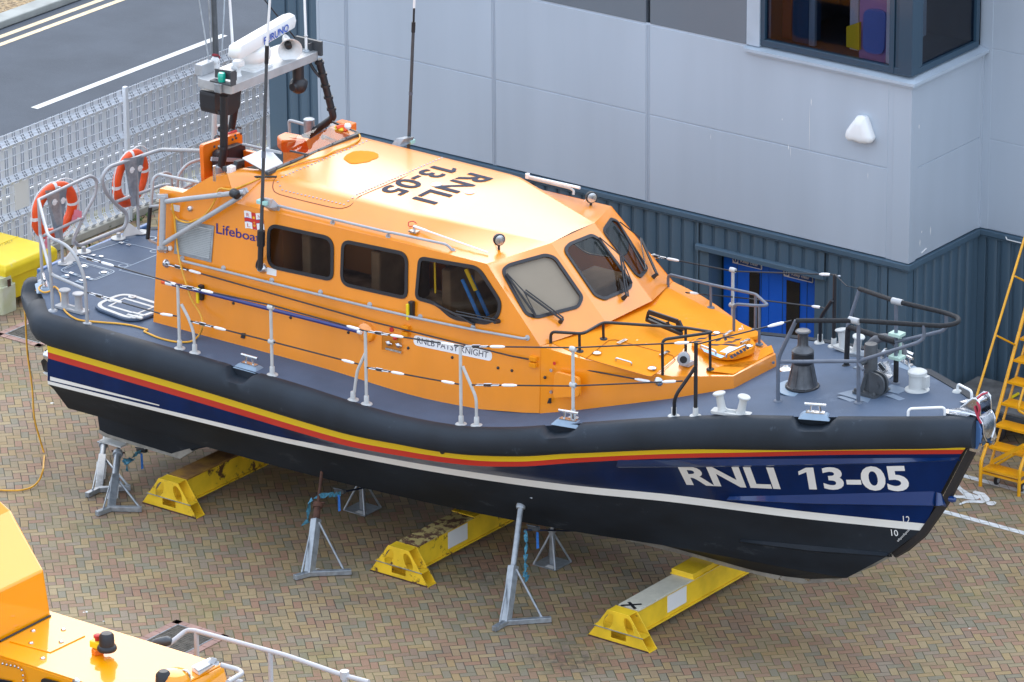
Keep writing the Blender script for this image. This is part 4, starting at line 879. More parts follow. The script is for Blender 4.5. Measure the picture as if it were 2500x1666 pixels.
# triangular panels between side and windscreen are planar with the side up to its front edge
for (tri_, wlp) in (((ft['e'], ft['a'], ft['c'], ft['f']), fw[0]), ((ft['a'], ft['b'], ft['d'], ft['c']), fw[1]), ((ft['b'], ft['g'], ft['h'], ft['d']), fw[2])):
    body.panel(list(tri_), [inset(wlp[0], .03, wlp[1])])
# roof
zr = lambda x: 4.475-.0747*max(0, x-4.3)
NU = 22
for s in (-1, 1):
    G = []
    for iu in range(NU+1):
        u = iu/NU; xa = lerp(2.82, 6.867, u); xc = lerp(2.60, 6.515, u)
        ub = (5.35-2.82)/(6.867-2.82); B = V((xa, .93, 4.49-.035*u/ub)) if u < ub else V((xa, lerp(.93,.446,(u-ub)/(1-ub)), lerp(4.455,4.283,(u-ub)/(1-ub))))
        A = V((xa, 0, lerp(4.525, 4.49, u/ub) if u < ub else lerp(4.49, 4.30, (u-ub)/(1-ub)))); C_ = V((xc, 1.29-.004*u, lerp(4.158, 4.19, u)))
        k = .14*(1-u)**.6; Bm, Bp = lerp(B, A, k), lerp(B, C_, k*1.25); row_ = [A, lerp(A,Bm,.5), Bm]
        for j in range(1, 8): t = j/8; row_.append(Bm*(1-t)**2+B*2*t*(1-t)+Bp*t*t)
        row_ += [Bp, lerp(Bp,C_,.5), C_]; G.append([V((p.x, p.y*s, p.z)) for p in row_])
    nn = len(G[0]); body.add([p for r in G for p in r], [(i*nn+j, (i+1)*nn+j, (i+1)*nn+j+1, i*nn+j+1) for i in range(NU) for j in range(nn-1)])
    f_ = lambda p: V((p.x, p.y*s, p.z)); a0 = f_(V((2.43,1.245,4.49)))
    r0_ = G[0]; body.add([a0]+r0_[2:], [(0, i+1, i+2) for i in range(len(r0_)-3)]); body.add([a0, r0_[2], f_(V((2.43,.93,4.49)))], [(0,1,2)])
    body.add([a0, f_(V((2.58,1.29,4.158))), r0_[-1]], [(0,1,2)])
# aft bulkhead and cockpit well
body.panel([V((1.35,-1.50,2.34)), V((1.35,1.50,2.34)), V((1.35,1.31,3.55)), V((1.35,-1.31,3.55))], [])
WZ = 3.72
body.add([V((1.35,-1.33,3.55)), V((1.35,-1.295,4.10)), V((1.35,-1.18,4.10)), V((1.35,-1.18,3.55))], [(0,1,2,3)]); body.add([V((1.35,1.33,3.55)), V((1.35,1.295,4.10)), V((1.35,1.18,4.10)), V((1.35,1.18,3.55))], [(0,1,2,3)])
topl = [(1.35,4.10),(1.73,4.12),(2.14,4.40),(2.43,4.49),(2.82,4.49)]
for s in (-1, 1):
    o_ = [V((x, s*(1.5-.12*(z-2.4)) if x < 2.5 else s*.93, z)) for x, z in topl]; i_ = [V((x, s*(1.16 if x < 2.3 else .90), z)) for x, z in topl]; lo = [V((p.x, p.y, WZ)) for p in i_]
    body.add(o_[:4]+i_[:4], [(i, i+1, i+5, i+4) for i in range(3)]); body.add(i_+lo, [(i, i+1, i+6, i+5) for i in range(4)])
body.add([V((1.36,-1.3,WZ)), V((2.82,-1.3,WZ)), V((2.82,1.3,WZ)), V((1.36,1.3,WZ))], [(0,1,2,3)]); body.add([V((2.81,-.93,WZ)), V((2.81,.93,WZ)), V((2.81,.93,4.50)), V((2.81,-.93,4.50))], [(0,1,2,3)])
# trunk cabin ahead of the windscreen
hz_ = lambda x: 3.35-.118*(x-7.385)
ty = lambda x: mono([7.385,7.9,8.4,8.975],[1.386,1.30,1.12,.88])(x)
byy = lambda x: mono([7.45,7.9,8.4,8.975],[1.484,1.36,1.16,.90])(x)
tx = [7.385,7.65,7.9,8.15,8.4,8.7,8.975]
for s in (-1, 1):
    top = [V((x, s*ty(x), hz_(x))) for x in tx]+[V((9.57,s*.45,3.165))]; bot = [V((max(x,7.45) if x < 7.5 else x, s*byy(max(7.45,x)), zd(x)-.03)) for x in tx]+[V((9.585,s*.45,zd(9.57)-.02))]
    mid = [V((x, s*.48*(1 if x < 8.6 else .9), hz_(x)+.07)) for x in tx]+[V((9.57,s*.3,3.165))]
    n_ = len(top); body.add(top+bot, [(i, i+1, i+1+n_, i+n_) for i in range(n_-1)]); body.add(top+mid, [(i, i+1, i+1+n_, i+n_) for i in range(n_-1)], 0)
    if s < 0: m1 = mid
    else: body.add(m1+mid, [(i, i+1, i+1+n_, i+n_) for i in range(n_-1)], 0)
    body.add([ft['f'] if s < 0 else ft['h'], ft['c'] if s < 0 else ft['d'], mid[0]], [(0,1,2)])
body.add([V((9.57,-.45,3.165)), V((9.57,.45,3.165)), V((9.585,.45,2.96)), V((9.585,-.45,2.96))], [(0,1,2,3)]); body.add([ft['c'], ft['d'], V((7.385,.48,3.42)), V((7.385,-.48,3.42))], [(0,1,2,3)])
wh = body.build('wheelhouse', [M['orange']], LB, smooth=17, bevel=0)
bbvh = BVHTree.FromPolygons([list(v) for v in body.v], body.f)
def rzb(x, y):
    h = bbvh.ray_cast(V((x, y, 6)), V((0,0,-1))); return h[0].z if h[0] is not None else 4.4
# non-slip painted areas on the foredeck
def tz(x, y):
    a = .48 if x < 8.6 else .43; e = ty(min(x, 8.97)); zt_ = hz_(x); return zt_+.07*(1 if abs(y) <= a else max(0, (e-abs(y))/(e-a)))
def ontop(c, x, y):
    p = P(c, x, y, Z=3.35)
    for _ in range(8): p = P(c, x, y, Z=tz(p.x, p.y) if p.x < 9.0 else lerp(tz(8.97,p.y), 3.165, min(1,(p.x-8.97)/.6)))
    return p
def patch(mb, c, pts, off=.006, mi=0, sub=True):
    q = [ontop(c, x, y) for x, y in pts]; t = tessellate_polygon([q])
    bm = bmesh.new(); vv = [bm.verts.new(v) for v in q]
    for f in t:
        try: bm.faces.new([vv[i] for i in f])
        except ValueError: pass
    for _ in range(3): bmesh.ops.subdivide_edges(bm, edges=bm.edges[:], cuts=1, use_grid_fill=True)
    bmesh.ops.triangulate(bm, faces=bm.faces[:])
    for v in bm.verts:
        v.co.z = (tz(v.co.x, v.co.y) if v.co.x < 8.97 else lerp(tz(8.97,v.co.y), 3.165, min(1,(v.co.x-8.97)/.6)))+off
    bm.verts.index_update(); mb.add([v.co.copy() for v in bm.verts], [tuple(v.index for v in f.verts) for f in bm.faces], mi); bm.free()
mb = MB()
patch(mb, 'E', [(300,590),(690,470),(1095,300),(1165,175),(1215,178),(1500,325),(1540,330),(1860,490),(1700,515),(1540,500),(1410,550),(1330,605),(1290,670),(1255,690),(1060,850),(1000,835),(560,705)])
patch(mb, 'E', [(1520,810),(1590,770),(1790,780),(1880,720),(1900,640),(1985,608),(2005,660),(1695,830)])
mb.build('nonslip_patch', M['orange_mat'], LB)
# foredeck side hatch: seam, handle, latches, hinges
def seamline(mb, pts, w_=.008, closed=True, f=ontop, off=.011):
    q = [f(*p)+V((0,0,off)) for p in pts]; mb.tube(q, w_/2, 4, closed=closed)
mb = MB(); seamline(mb, [('E',x,y) for x, y in ((565,715),(740,575),(790,570),(1230,690),(1250,720),(1085,855),(1040,850))], .010); mb.build('hatch_seam', mat('seam_orange', (.45,.13,.0), .6), LB)
def grip(c, a, b, h=.05, r_=.011, m_='steel', n='handle', fn=ontop):
    A_, B_ = fn(c, *a), fn(c, *b); MB().tube([A_, A_+V((0,0,h)), B_+V((0,0,h)), B_], r_, 8, fil=.03).build(n, M[m_], LB, smooth=60)
grip('E', (795,730), (915,765), .045)
mb = MB()
for x, y in ((650,675),(1072,792)): mb.lathe(ontop('E',x,y)+V((0,0,.008)), [(.055,0),(.055,.015),(.03,.03)], 18)
for x, y in ((843,588),(1168,678)):
    p = ontop('E',x,y)+V((0,0,.012)); mb.hexa([p+V((a,b,c_)) for c_ in (0,.012) for a, b in ((-.025,-.085),(.025,-.085),(.025,.085),(-.025,.085))])
for x, y in ((1505,912),(1735,874),(2000,737)):
    p = P('E',x,y,X=9.0 if x < 1600 else (9.25 if x < 1900 else 9.6)); mb.lathe(p, [(.018,0),(.018,.012)], 10, axis=(.6,-.8,0))
mb.build('hatch_latches', M['steel'], LB, smooth=35)
# forward escape hatch with hazard stripes
hp = [ontop('E',x,y) for x, y in ((1365,635),(1400,560),(1590,510),(1760,560),(1865,640),(1850,700),(1700,740),(1600,730))]
hq = roundpoly(hp, .12, 6); zc = max(p.z for p in hq)+.004
MB().prism([V((p.x,p.y,zc-.05)) for p in hq], (0,0,.075)).build('escape_hatch', M['orange_mat'], LB, bevel=.012)
eh = bpy.data.objects['escape_hatch']; zt_ = zc+.0265
def onhz(x, y, h=0, c='E'): return P(c, x, y, Z=zt_+h)
mb = MB()
def stripe(a, b, w_=.05):
    a, b = onhz(*a), onhz(*b); d = (b-a).normalized(); q = V((-d.y,d.x,0))*w_/2; sh = d*.03; mb.quad(a-q-sh, b-q-sh, b+q+sh, a+q+sh)
for a, b in (((1390,577),(1450,577)),((1420,556),(1490,552)),((1500,532),(1570,530)),((1500,600),(1590,604)),((1610,596),(1720,608)),((1560,570),(1600,560)),((1640,580),(1700,582)),((1625,565),(1645,555)),((1660,545),(1690,552)),((1700,566),(1750,560)),((1590,517),(1612,518))): stripe(a, b, .055)
for i in range(7): stripe((1672+i*24, 700-i*14), (1690+i*24, 690-i*14), .07)
mb.build('hazard_stripes', M['inkroof'], LB, parent=eh)
mb = MB(); q = [onhz(x,y,.002) for x, y in ((1590,655),(1665,612),(1722,622),(1655,668))]; mb.quad(*q); q = [onhz(x,y,.001) for x, y in ((1450,625),(1490,640),(1630,690),(1600,705),(1470,655))]; mb.add(q, [(0,1,2,3,4)], 1)
mb.build('hatch_label', [M['sticker'], mat('label_pale_blue', (.35,.58,.78), .4)], LB, parent=eh)
for a, b in (((1445,635),(1560,680)),((1640,700),(1790,630))):
    A_, B_ = onhz(*a), onhz(*b); MB().tube([A_, A_+V((0,0,.05)), B_+V((0,0,.05)), B_], .012, 8, fil=.03).build('hatch_handle', M['steel'], LB, parent=eh, smooth=60)
mb = MB()
for a, b in (((1620,538),(1680,500)),((1755,592),(1815,565))): mb.beam(onhz(*a,.02), onhz(*b,.02), .04, .03)
for x, y in ((1568,512),(1818,612)): mb.lathe(onhz(x,y), [(.045,0),(.045,.01),(.02,.02)], 14)
mb.build('hatch_hinge', M['steel'], LB, parent=eh, smooth=35)
MB().lathe(ontop('E',1805,545), [(.14,0),(.15,.02),(.14,.05),(.10,.06)], 24).build('vent_cap', M['orange_mat'], LB, smooth=40)
mb = MB(); mb.lathe(ontop('E',1748,508), [(.03,0),(.02,.05),(.0,.06)], 10); mb.tube([ontop('E',1748,508)+V((0,0,.03)), ontop('E',1760,500)+V((0,0,.08)), ontop('E',1780,515)], .006, 5); mb.build('cable_gland', M['whitepl'], LB)
# folding seat frame on the foredeck
mb = MB(); a, b = P('E',1045,350,Z=3.55), P('E',1270,425,Z=3.52); mb.beam(a, b, .03, .06); c_, d_ = P('E',1030,408,Z=3.44), P('E',1300,520,Z=3.40); mb.beam(c_, d_, .05, .04); mb.beam(a, c_, .025,.03); mb.beam(b, P('E',1305,500,Z=3.42), .03, .09); mb.beam(P('E',1190,425,Z=3.5), P('E',1200,465,Z=3.44), .03, .03)
mb.beam(P('E',1040,385,Z=3.46), P('E',1290,490,Z=3.43), .03, .03); mb.build('folding_bracket', M['black'], LB, bevel=.004)
mb = MB(); p = ontop('E',1335,755); mb.hexa([p+V((a,b,c_)) for c_ in (0,.05) for a, b in ((-.07,-.06),(.07,-.06),(.07,.06),(-.07,.06))]); mb.lathe(p+V((.0,-.05,.11)), [(.075,0),(.08,.03),(.08,.1),(.06,.11)], 18, axis=V((.5,-.8,.1)).normalized()*1.0); mb.build('foredeck_lamp', M['grey'], LB, smooth=40)
mb = MB(); mb.lathe(p+V((.055,-.14,.122)), [(.045,0),(.045,.008)], 14, axis=V((.5,-.8,.1))); mb.build('lamp_lens', M['black'], LB)
# handrails on the trunk
def hrail(m_, path, posts, name='grab_rail', r_=.019, Zh=.32):
    mb = MB(); mb.tube(path, r_, 10, fil=.07)
    for a, b in posts: mb.tube([a, b], r_*.95, 10)
    for a, b in posts: mb.lathe(a, [(.05,0),(.045,.012),(.02,.02)], 14)
    return mb.build(name, m_, LB, smooth=50)
def up(p, h): return V((p.x, p.y, p.z+h))
bs = [ontop('FD',x,y) for x, y in ((60,240),(352,325),(592,200),(1420,370),(1668,505),(1188,560))]
def tp(c, x, y, b): return P(c, x, y, X=b.x)
t0, t1, t2, t3, t4, t5 = tp('FD',60,125,bs[0]), tp('FD',348,135,bs[1]), tp('FD',588,30,bs[2]), tp('FD',1420,85,bs[3]), tp('FD',1664,130,bs[4]), tp('FD',1184,205,bs[5])
tip = P('FD',1700,130,X=bs[4].x+.06)
hrail(M['black'], [bs[0], t0, t1+V((.06,0,0)), t2, t3, tip, t5, bs[5]], [(bs[1],t1),(bs[2],t2),(bs[3],t3),(bs[4],t4)])
bo = bpy.data.objects['grab_rail']; bo.name = 'foredeck_rail'
bs = [ontop('E',1195,158), ontop('E',1522,320), ontop('E',1862,490), ontop('E',1893,600), ontop('E',1698,520)]
T = [tp('E',1195,62,bs[0]), tp('E',1522,142,bs[1]), tp('E',1865,215,bs[2]), tp('E',1893,305,bs[3]), tp('E',1700,290,bs[4])]
hrail(M['greyblue'], [bs[0], T[0], T[1], T[2], P('E',1960,300,X=T[3].x+.12), T[3], T[4], bs[4]], [(bs[1],T[1]),(bs[2],T[2]),(bs[3],T[3])], 'foredeck_rail')
# ---- windows
for k, (w_, wn2) in enumerate(zip(wo, wi)):
    fr = MB().ring([p+nS*.001 for p in w_], [p+nS*.001 for p in inset(w_, .045, nS)], nS, .014).build('side_window', M['rubber'], LB, smooth=35)
    MB().add(inset(w_, .032, nS), [tuple(range(len(w_)))]).build('pane', M['glass'], LB, parent=fr)
    wp = [V((p.x,-p.y,p.z)) for p in w_]; fr = MB().ring([p+nP*.001 for p in wp], [p+nP*.001 for p in inset(wp, .045, nP)], nP, .014).build('side_window', M['rubber'], LB, smooth=35)
    MB().add(inset(wp, .032, nP), [tuple(range(len(w_)))]).build('pane', M['glass'], LB, parent=fr)
for k, (w_, nn) in enumerate(fw):
    fr = MB().ring([p+nn*.001 for p in w_], [p+nn*.001 for p in inset(w_, .042, nn)], nn, .016).build('windscreen', M['rubber'], LB, smooth=35)
    MB().add(inset(w_, .03, nn), [tuple(range(len(w_)))]).build('pane', M['glass'], LB, parent=fr)
    if k == 0: MB().add([p-nn*.03 for p in inset(w_, .03, nn)], [tuple(range(len(w_)))]).build('blind', M['blind'], LB, parent=fr)
# inside the wheelhouse
mb = MB(); mb.box((1.45,-1.25,2.45),(7.2,1.25,2.5)); mb.box((1.45,-1.25,2.5),(1.5,1.25,3.6)); mb.build('cabin_sole', M['interior'], LB)
mb = MB()
for x in (3.4, 4.5, 5.6):
    for y in (-.75, .75): mb.box((x,y-.28,2.5),(x+.45,y+.28,3.05)); mb.box((x,y-.26,3.05),(x+.14,y+.26,3.85))
mb.box((6.35,-1.15,2.5),(6.9,1.15,3.42)); mb.build('crew_seats', mat('seat_brown', (.16,.11,.07), .7, var=.3), LB, bevel=.03)
mb = MB()
for y in (-.62,-.78): mb.beam((6.05,y-.38,3.85),(6.35,y-.36,3.3),.045,.02,up=V((0,1,0)))
mb.build('seat_belts', M['bluestrap'], LB); mb = MB(); mb.beam((6.0,-1.02,3.93),(6.14,-1.01,3.68),.05,.022,up=V((0,1,0))); mb.beam((5.58,-1.1,4.02),(5.60,-1.12,3.56),.02,.012,up=V((0,1,0))); mb.build('belt_webbing', M['bin'], LB)
mb = MB(); mb.box((3.5,-.3,3.2),(4.2,.2,3.9)); mb.box((2.9,-1.0,3.0),(3.1,-.4,4.0)); mb.build('lockers', mat('cabin_locker', (.30,.13,.04), .7), LB)
# wipers
def wiper(pl, nn, c, piv, elb, tip0, tip1, arm2=None, m_=M['rubber']):
    f = lambda q, o: PN(c, q[0], q[1], pl[0], pl[1])+nn*o
    mb = MB(); a, e_ = f(piv, .07), f(elb, .07); mb.tube([a, e_], .013, 6); mb.lathe(f(piv, .0), [(.03,0),(.025,.05),(.02,.09)], 10, axis=nn)
    s_ = (e_-a).cross(nn).normalized()*.035; mb.tube([a+s_, e_+s_], .009, 6); mb.tube([f(tip0, .04), f(tip1, .04)], .014, 6); mb.tube([f(tip0,.06), e_, f(tip1,.06)], .008, 5)
    return mb.build('wiper', m_, LB, smooth=40)
plSide = (V((0,-1.5,2.4))+nS*0, nS)
wiper(plS, nFS, 'D', (1310,1370), (1020,1155), (890,1012), (1115,1335))
wiper(plC, nFC, 'D', (1790,1190), (1745,880), (1590,740), (1840,1090))
wiper(plP, nFP, 'D', (2015,1030), (1890,750), (1740,625), (1940,990))
wiper(plSide, nS, 'D', (840,1362), (540,1300), (365,1225), (670,1385))
# roof panel seam, rivets, dry patch, lettering
def onroof(c, x, y):
    h = bbvh.ray_cast(CAM, ray(c, x, y).normalized())
    return h[0]+V((0,0,.002)) if h[0] is not None else P(c, x, y, Z=4.45)
def rz(x, y):
    ay = abs(y); e = .89 if x <= 4.3 else lerp(.89, .446, min(1,(x-4.3)/2.567)); ze = zr(x) if x > 2.9 else 4.49; zm = 4.525-.085*max(0,(x-4.3))*1.02
    kz_ = lerp(4.158, 4.19, min(1,max(0,(x-2.58)/3.9)))
    if ay <= e: return lerp(zm, ze, ay/e)
    return lerp(ze, kz_, min(1, (ay-e)/(1.287-e)))
mb = MB(); pts = [('Y',1840,630),('Y',1210,905),('Y',580,1176),('C',1640,262),('C',1590,325),('C',1515,347),('C',1440,337),('C',1220,285),('C',1040,237),('C',1000,215),('C',988,180),('C',995,140),('C',1020,100)]
q = [onroof(*p)+V((0,0,.002)) for p in pts]; mb.tube(q, .005, 4, fil=.08); mb.build('roof_panel_seam', mat('seam_dark', (.22,.04,.03), .6), LB)
mb = MB()
def rivets(a, b, n_):
    for i in range(n_): mb.lathe(onroof(a[0], lerp(a[1],b[1],i/(n_-1)), lerp(a[2],b[2],i/(n_-1))), [(.016,0),(.012,.006),(.004,.008)], 8)
rivets(('Y',700,378),('Y',-900,1050),26) if False else None
rivets(('R',2330,205),('R',1400,600),24); rivets(('Y',1760,622),('Y',540,1150),30); rivets(('R',1350,655),('R',1400,745),3); rivets(('R',1400,745),('R',2080,905),17); rivets(('R',2080,905),('R',2225,795),4)
mb.build('roof_rivets', mat('rivet_grey', (.42,.38,.40), .4, metal=.3), LB, smooth=40)
mb = MB(); q = [onroof('R',x,y)+V((0,0,.003)) for x, y in ((2070,400),(2110,355),(2180,320),(2260,312),(2350,318))]+[onroof('Y',x,y)+V((0,0,.003)) for x, y in ((780,540),(845,575),(850,610),(815,640),(760,650),(720,680),(600,700),(520,712),(440,708),(400,680))]
q2 = roundpoly(q, .03, 3); t = tessellate_polygon([q2]); mb.add(q2, [tuple(x) for x in t]); mb.build('matt_patch', M['orange_mat'], LB, label='dull orange patch on the glossy roof')
def rooftext(body, c1, tl, c2, br, m_, bold=.02):
    a, b = onroof(c1, *tl), onroof(c2, *br); mb = MB(); uv, fs = text_mesh(body, bold, 1.05)
    vs = []
    for u, v in uv:
        x = lerp(b.x, a.x, v); y = lerp(a.y, b.y, u); vs.append(V((x, y, rzb(x, y)+.006)))
    mb.add(vs, fs); mb.build('roof_lettering', m_, LB, merge=False)
rooftext('RNLI', 'D', (800,272), 'D', (172,425), M['inkroof']); rooftext('13-05', 'D', (545,205), 'C', (1795,205), M['inkroof'])
for c, x, y in (('Y',1678,1008),('Y',2155,1115)): MB().lathe(onroof(c,x,y), [(.07,0),(.06,.012),(.02,.018)], 16).build('roof_dome_light', M['white'], LB, smooth=50)
# roof rails and side rails
def rodrail(path, feet, name='grab_rail', m_=M['grey'], r_=.017, out=V((0,-1,0)), n_=V((0,-1,.3))):
    mb = MB(); mb.tube(path, r_, 10, fil=.05)
    for f_ in feet:
        mb.tube([f_[0], f_[1]], r_*.8, 8); mb.lathe(f_[1], [(.035,0),(.035,.01)], 12, axis=n_)
    return mb.build(name, m_, LB, smooth=50)
def chamf(c, x, y): return onroof(c, x, y)
tr_ = [chamf('C',1030,350), chamf('C',1450,455), chamf('C',1875,560), chamf('D',490,825)]
tp_ = [P('C',1025,320,Y=tr_[0].y-.03), P('C',1455,425,Y=tr_[1].y-.03), P('C',1880,527,Y=tr_[2].y-.03), P('D',440,775,Y=tr_[3].y-.03)]
rodrail([tr_[0], tp_[0], tp_[1], tp_[2], P('D',20,685,Y=tr_[2].y-.03), tp_[3], tr_[3]], [(a, b) for a, b in zip(tp_, tr_)])
lo_ = [SD('C',300,725,0), SD('C',615,800,0), SD('C',985,893,0), SD('C',1358,985,0), SD('C',1735,1080,0), SD('D',240,1330,0), SD('D',645,1410,0), SD('D',1060,1490,0)]
lt_ = [SD('C',300,745,.06), SD('C',615,822,.06), SD('C',985,915,.06), SD('C',1358,1007,.06), SD('C',1735,1100,.06), SD('D',240,1345,.06), SD('D',645,1428,.06), SD('D',1030,1497,.06)]
rodrail([lo_[0]]+lt_+[lo_[-1]], list(zip(lt_, lo_)))
# port roof rail and aerials laid along the roof
mb = MB(); a = P('D',1060,250,Y=1.2); b = P('D',1460,342,Y=1.2); mb.tube([a, b], .012, 8, r2=.02); mb.lathe(a, [(.03,-.03),(.03,.03)], 8); mb.build('port_aerial', M['whitepl'], LB, smooth=40)
mb = MB(); mb.tube([P('D',1070,268,Y=1.22), P('D',1385,345,Y=1.22), P('D',1415,365,Y=1.22), P('D',1410,395,Y=1.2)], .016, 8, fil=.04); mb.build('port_roof_rail', M['greypost'], LB, smooth=50)
mb = MB(); a = onroof('D',195,680); b = P('D',190,635,X=a.x); mb.tube([a, b], .015, 8); mb.box((a.x-.06,a.y-.05,a.z),(a.x+.06,a.y+.05,a.z+.02)); mb.build('aerial_mount', M['steel'], LB)
e_ = onroof('D',755,855)+V((0,0,.03)); mb = MB(); mb.tube([b, lerp(b,e_,.18)], .016, 8); mb.tube([lerp(b,e_,.16), e_], .011, 8); mb.build('folded_aerial', M['whitepl'], LB, smooth=50)
mb = MB(); mb.tube([b, P('D',150,640,X=a.x-.1), P('D',145,605,X=a.x-.12), P('D',185,595,X=a.x-.05), P('D',210,615,X=a.x)], .006, 5, fil=.03); mb.build('aerial_lead', M['redp'], LB)
for c, x, y, h in (('D',840,815,'n'),('D',1545,488,'f')):
    a = onroof(c, x, y) if h == 'n' else P(c, x, y, X=6.35); cc_ = a+V((0,0,.13)); ax = V((.86,-.5,.05)).normalized(); mb = MB(); mb.lathe(cc_-ax*.04, [(.035,0),(.07,.02),(.078,.06),(.072,.072)], 22, axis=ax); mb.tube([a, cc_+V((0,0,-.08))], .016, 8)
    o = mb.build('work_lamp', M['black'], LB, smooth=40); MB().lathe(cc_+ax*.026, [(.065,0),(.062,.012),(.02,.02)], 20, axis=ax).build('lens', M['steel'], LB, parent=o, smooth=40)
    mb = MB(); q_ = P(c, x-62, y-25, X=a.x-.2); mb.lathe(q_, [(.03,-.03),(.02,.02),(.0,.03)], 10); mb.tube([q_, q_+V((.06,0,.09)), cc_-ax*.04], .006, 5, fil=.04); mb.build('lamp_lead', M['whitepl'], LB)
# louvred vent, stickers, lettering and flag on the side
vq = [SD('A',1352,735,.004), SD('A',1642,790,.004), SD('A',1620,1068,.004), SD('A',1336,1000,.004)]
v_ = MB(); v_.ring(vq, inset(vq, .05, nS), nS, .012); v_.build('louvre_vent', M['gal'], LB)
lv = bpy.data.objects['louvre_vent']; mb = MB(); iq = inset(vq, .05, nS); mb.add([p+nS*.001 for p in iq], [(0,1,2,3)], 1)
for i in range(17):
    t = (i+.5)/17; a, b = lerp(iq[0], iq[3], t), lerp(iq[1], iq[2], t); d = (iq[3]-iq[0])/17
    mb.add([a-d*.35+nS*.002, b-d*.35+nS*.002, b+d*.3+nS*.022, a+d*.3+nS*.022], [(0,1,2,3)], 0)
mb.build('louvres', [M['greypost'], M['darkgrey']], LB, parent=lv)
mb = MB()
add_text(mb, 'Lifeboats', quadmap(SD('A',1655,768,.004), SD('A',2030,862,.004), SD('A',2028,925,.004), SD('A',1655,848,.004)), .012)
mb.build('side_lettering', M['purple'], LB, merge=False)
FL = quadmap(SD('C',770,360,.004), SD('C',915,388,.004), SD('C',928,510,.004), SD('C',780,495,.004))
def fq(m_, u0, u1, v0, v1, mi, o=0):
    a = []
    for u, v in ((u0,v0),(u1,v0),(u1,v1),(u0,v1)):
        p = FL(u, v+.035*math.sin(u*9)); a.append(p+nS*o)
    m_.add(a, [(0,1,2,3)], mi)
mb = MB()
for i in range(8):
    u0, u1 = i/8, (i+1)/8
    fq(mb, u0, u1, 0, 1, 0, 0)
    fq(mb, u0, u1, .40, .60, 1, .0016); fq(mb, u0, u1, .375, .40, 2, .0012); fq(mb, u0, u1, .60, .625, 2, .0012)
fq(mb, .385, .615, 0, 1, 1, .002)
for u, v, L in ((.2,.8,'R'),(.8,.8,'N'),(.2,.2,'L'),(.8,.2,'I')):
    w2 = .035 if L == 'I' else .075; add_text(mb, L, (lambda uu, vv, u=u, v=v, w2=w2: FL(u-w2+2*w2*uu, v-.1+.2*vv)+nS*.0028), .0, 1)
for pts in ([(.44,.62),(.44,.78),(.47,.72),(.5,.82),(.53,.72),(.56,.78),(.56,.62)], [(.49,.2),(.49,.46),(.51,.46),(.51,.2)], [(.43,.3),(.45,.2),(.5,.14),(.55,.2),(.57,.3),(.53,.24),(.5,.2),(.47,.24)], [(.45,.38),(.45,.41),(.55,.41),(.55,.38)]):
    mb.add([FL(u, v)+nS*.003 for u, v in pts], [tuple(range(len(pts)))], 3)
mb.build('flag_emblem', [M['white'], M['redp'], M['blueink'], M['emblemy']], LB, merge=False)
for c, pts in (('A', ((1312,622),(1378,635),(1374,684),(1308,668))), ('C', ((948,792),(1020,812),(1018,862),(944,845)))):
    MB().prism(roundpoly([SD(c,x,y,.001) for x, y in pts], .01, 3), nS*.002).build('notice_plate', M['sticker'], LB)
q = roundpoly([SD('S',x,y,.001) for x, y in ((650,338),(1775,580),(1770,722),(645,485))], .07, 6); o = MB().prism(q, nS*.004).build('name_board', M['whitepl'], LB)
mb = MB(); add_text(mb, 'RNLB PATSY KNIGHT', quadmap(SD('S',700,375,.007), SD('S',1720,585,.007), SD('S',1712,675,.007), SD('S',697,460,.007)), .0); mb.build('name_lettering', M['ink'], LB, parent=o, merge=False)
# filler recess, snaps and small fittings on the side
q = [SD('S',x,y,.003) for x, y in ((180,268),(490,340),(490,610),(180,568))]
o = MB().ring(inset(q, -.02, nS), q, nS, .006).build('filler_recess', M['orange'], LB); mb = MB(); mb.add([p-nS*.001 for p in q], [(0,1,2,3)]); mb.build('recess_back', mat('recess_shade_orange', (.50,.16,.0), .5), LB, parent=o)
mb = MB()
for x, y in ((290,460),(430,490)): mb.sphere(SD('S',x,y,.03), .035); mb.tube([SD('S',x-40,y-20,.05), SD('S',x+50,y+15,.05)], .008, 6)
q = [SD('S',x,y,.01) for x, y in ((255,520),(480,575),(480,605),(250,545))]; mb.prism(q, nS*.02); mb.build('valves', M['steel'], LB, parent=o, smooth=40)
MB().disc(SD('S',333,265,.0), .03, .012, axis=nS).build('fire_cap', M['redp'], LB); MB().sphere(SD('S',380,385,.03), .03).build('stop_knob', M['redp'], LB, parent=o)
mb = MB()
for c, x, y in (('S',570,530),('S',1202,665),('S',1860,815),('E',252,853),('E',1023,982),('C',262,958),('C',690,1068),('C',1128,1178),('C',1570,1292),('E',0,800)): mb.sphere(SD(c,x,y,.0) if c != 'E' or x < 900 else P(c,x,y,Y=-1.0), .021, 8)
mb.build('hose_studs', M['rubber'], LB, smooth=60)
mb = MB()
for c, pts in (('E', ((290,1010),(302,1010),(302,1050),(275,1050))),('C', ((758,1295),(782,1298),(778,1338),(752,1332)))): mb.prism([SD(c,x,y,.0) for x, y in pts], nS*.02)
mb.build('drain_flap', M['black'], LB)
mb = MB()
for c, x, y in (('S',550,235),('S',545,320),('E',172,705),('E',170,752)):
    p = SD(c,x,y,.0); mb.box((p.x-.05,p.y-.05,p.z-.03),(p.x+.05,p.y+.03,p.z+.03))
mb.build('step_block', M['orange_mat'], LB, bevel=.008)
mb = MB(); q = roundpoly([SD('E',x,y,.0) for x, y in ((345,800),(528,850),(530,995),(330,1005))], .05, 4); mb.prism(q, nS*.05); mb.build('intake_cowl', M['orange'], LB, bevel=.02)
for c, x, y in (('E',305,798),('E',305,963)): MB().disc(SD(c,x,y,.0), .022, .02, axis=nS, n=10).build('bolt', M['steel'], LB)
MB().disc(SD('E',325,745,.0), .022, .006, axis=nS, n=10).build('red_dot', M['redp'], LB)
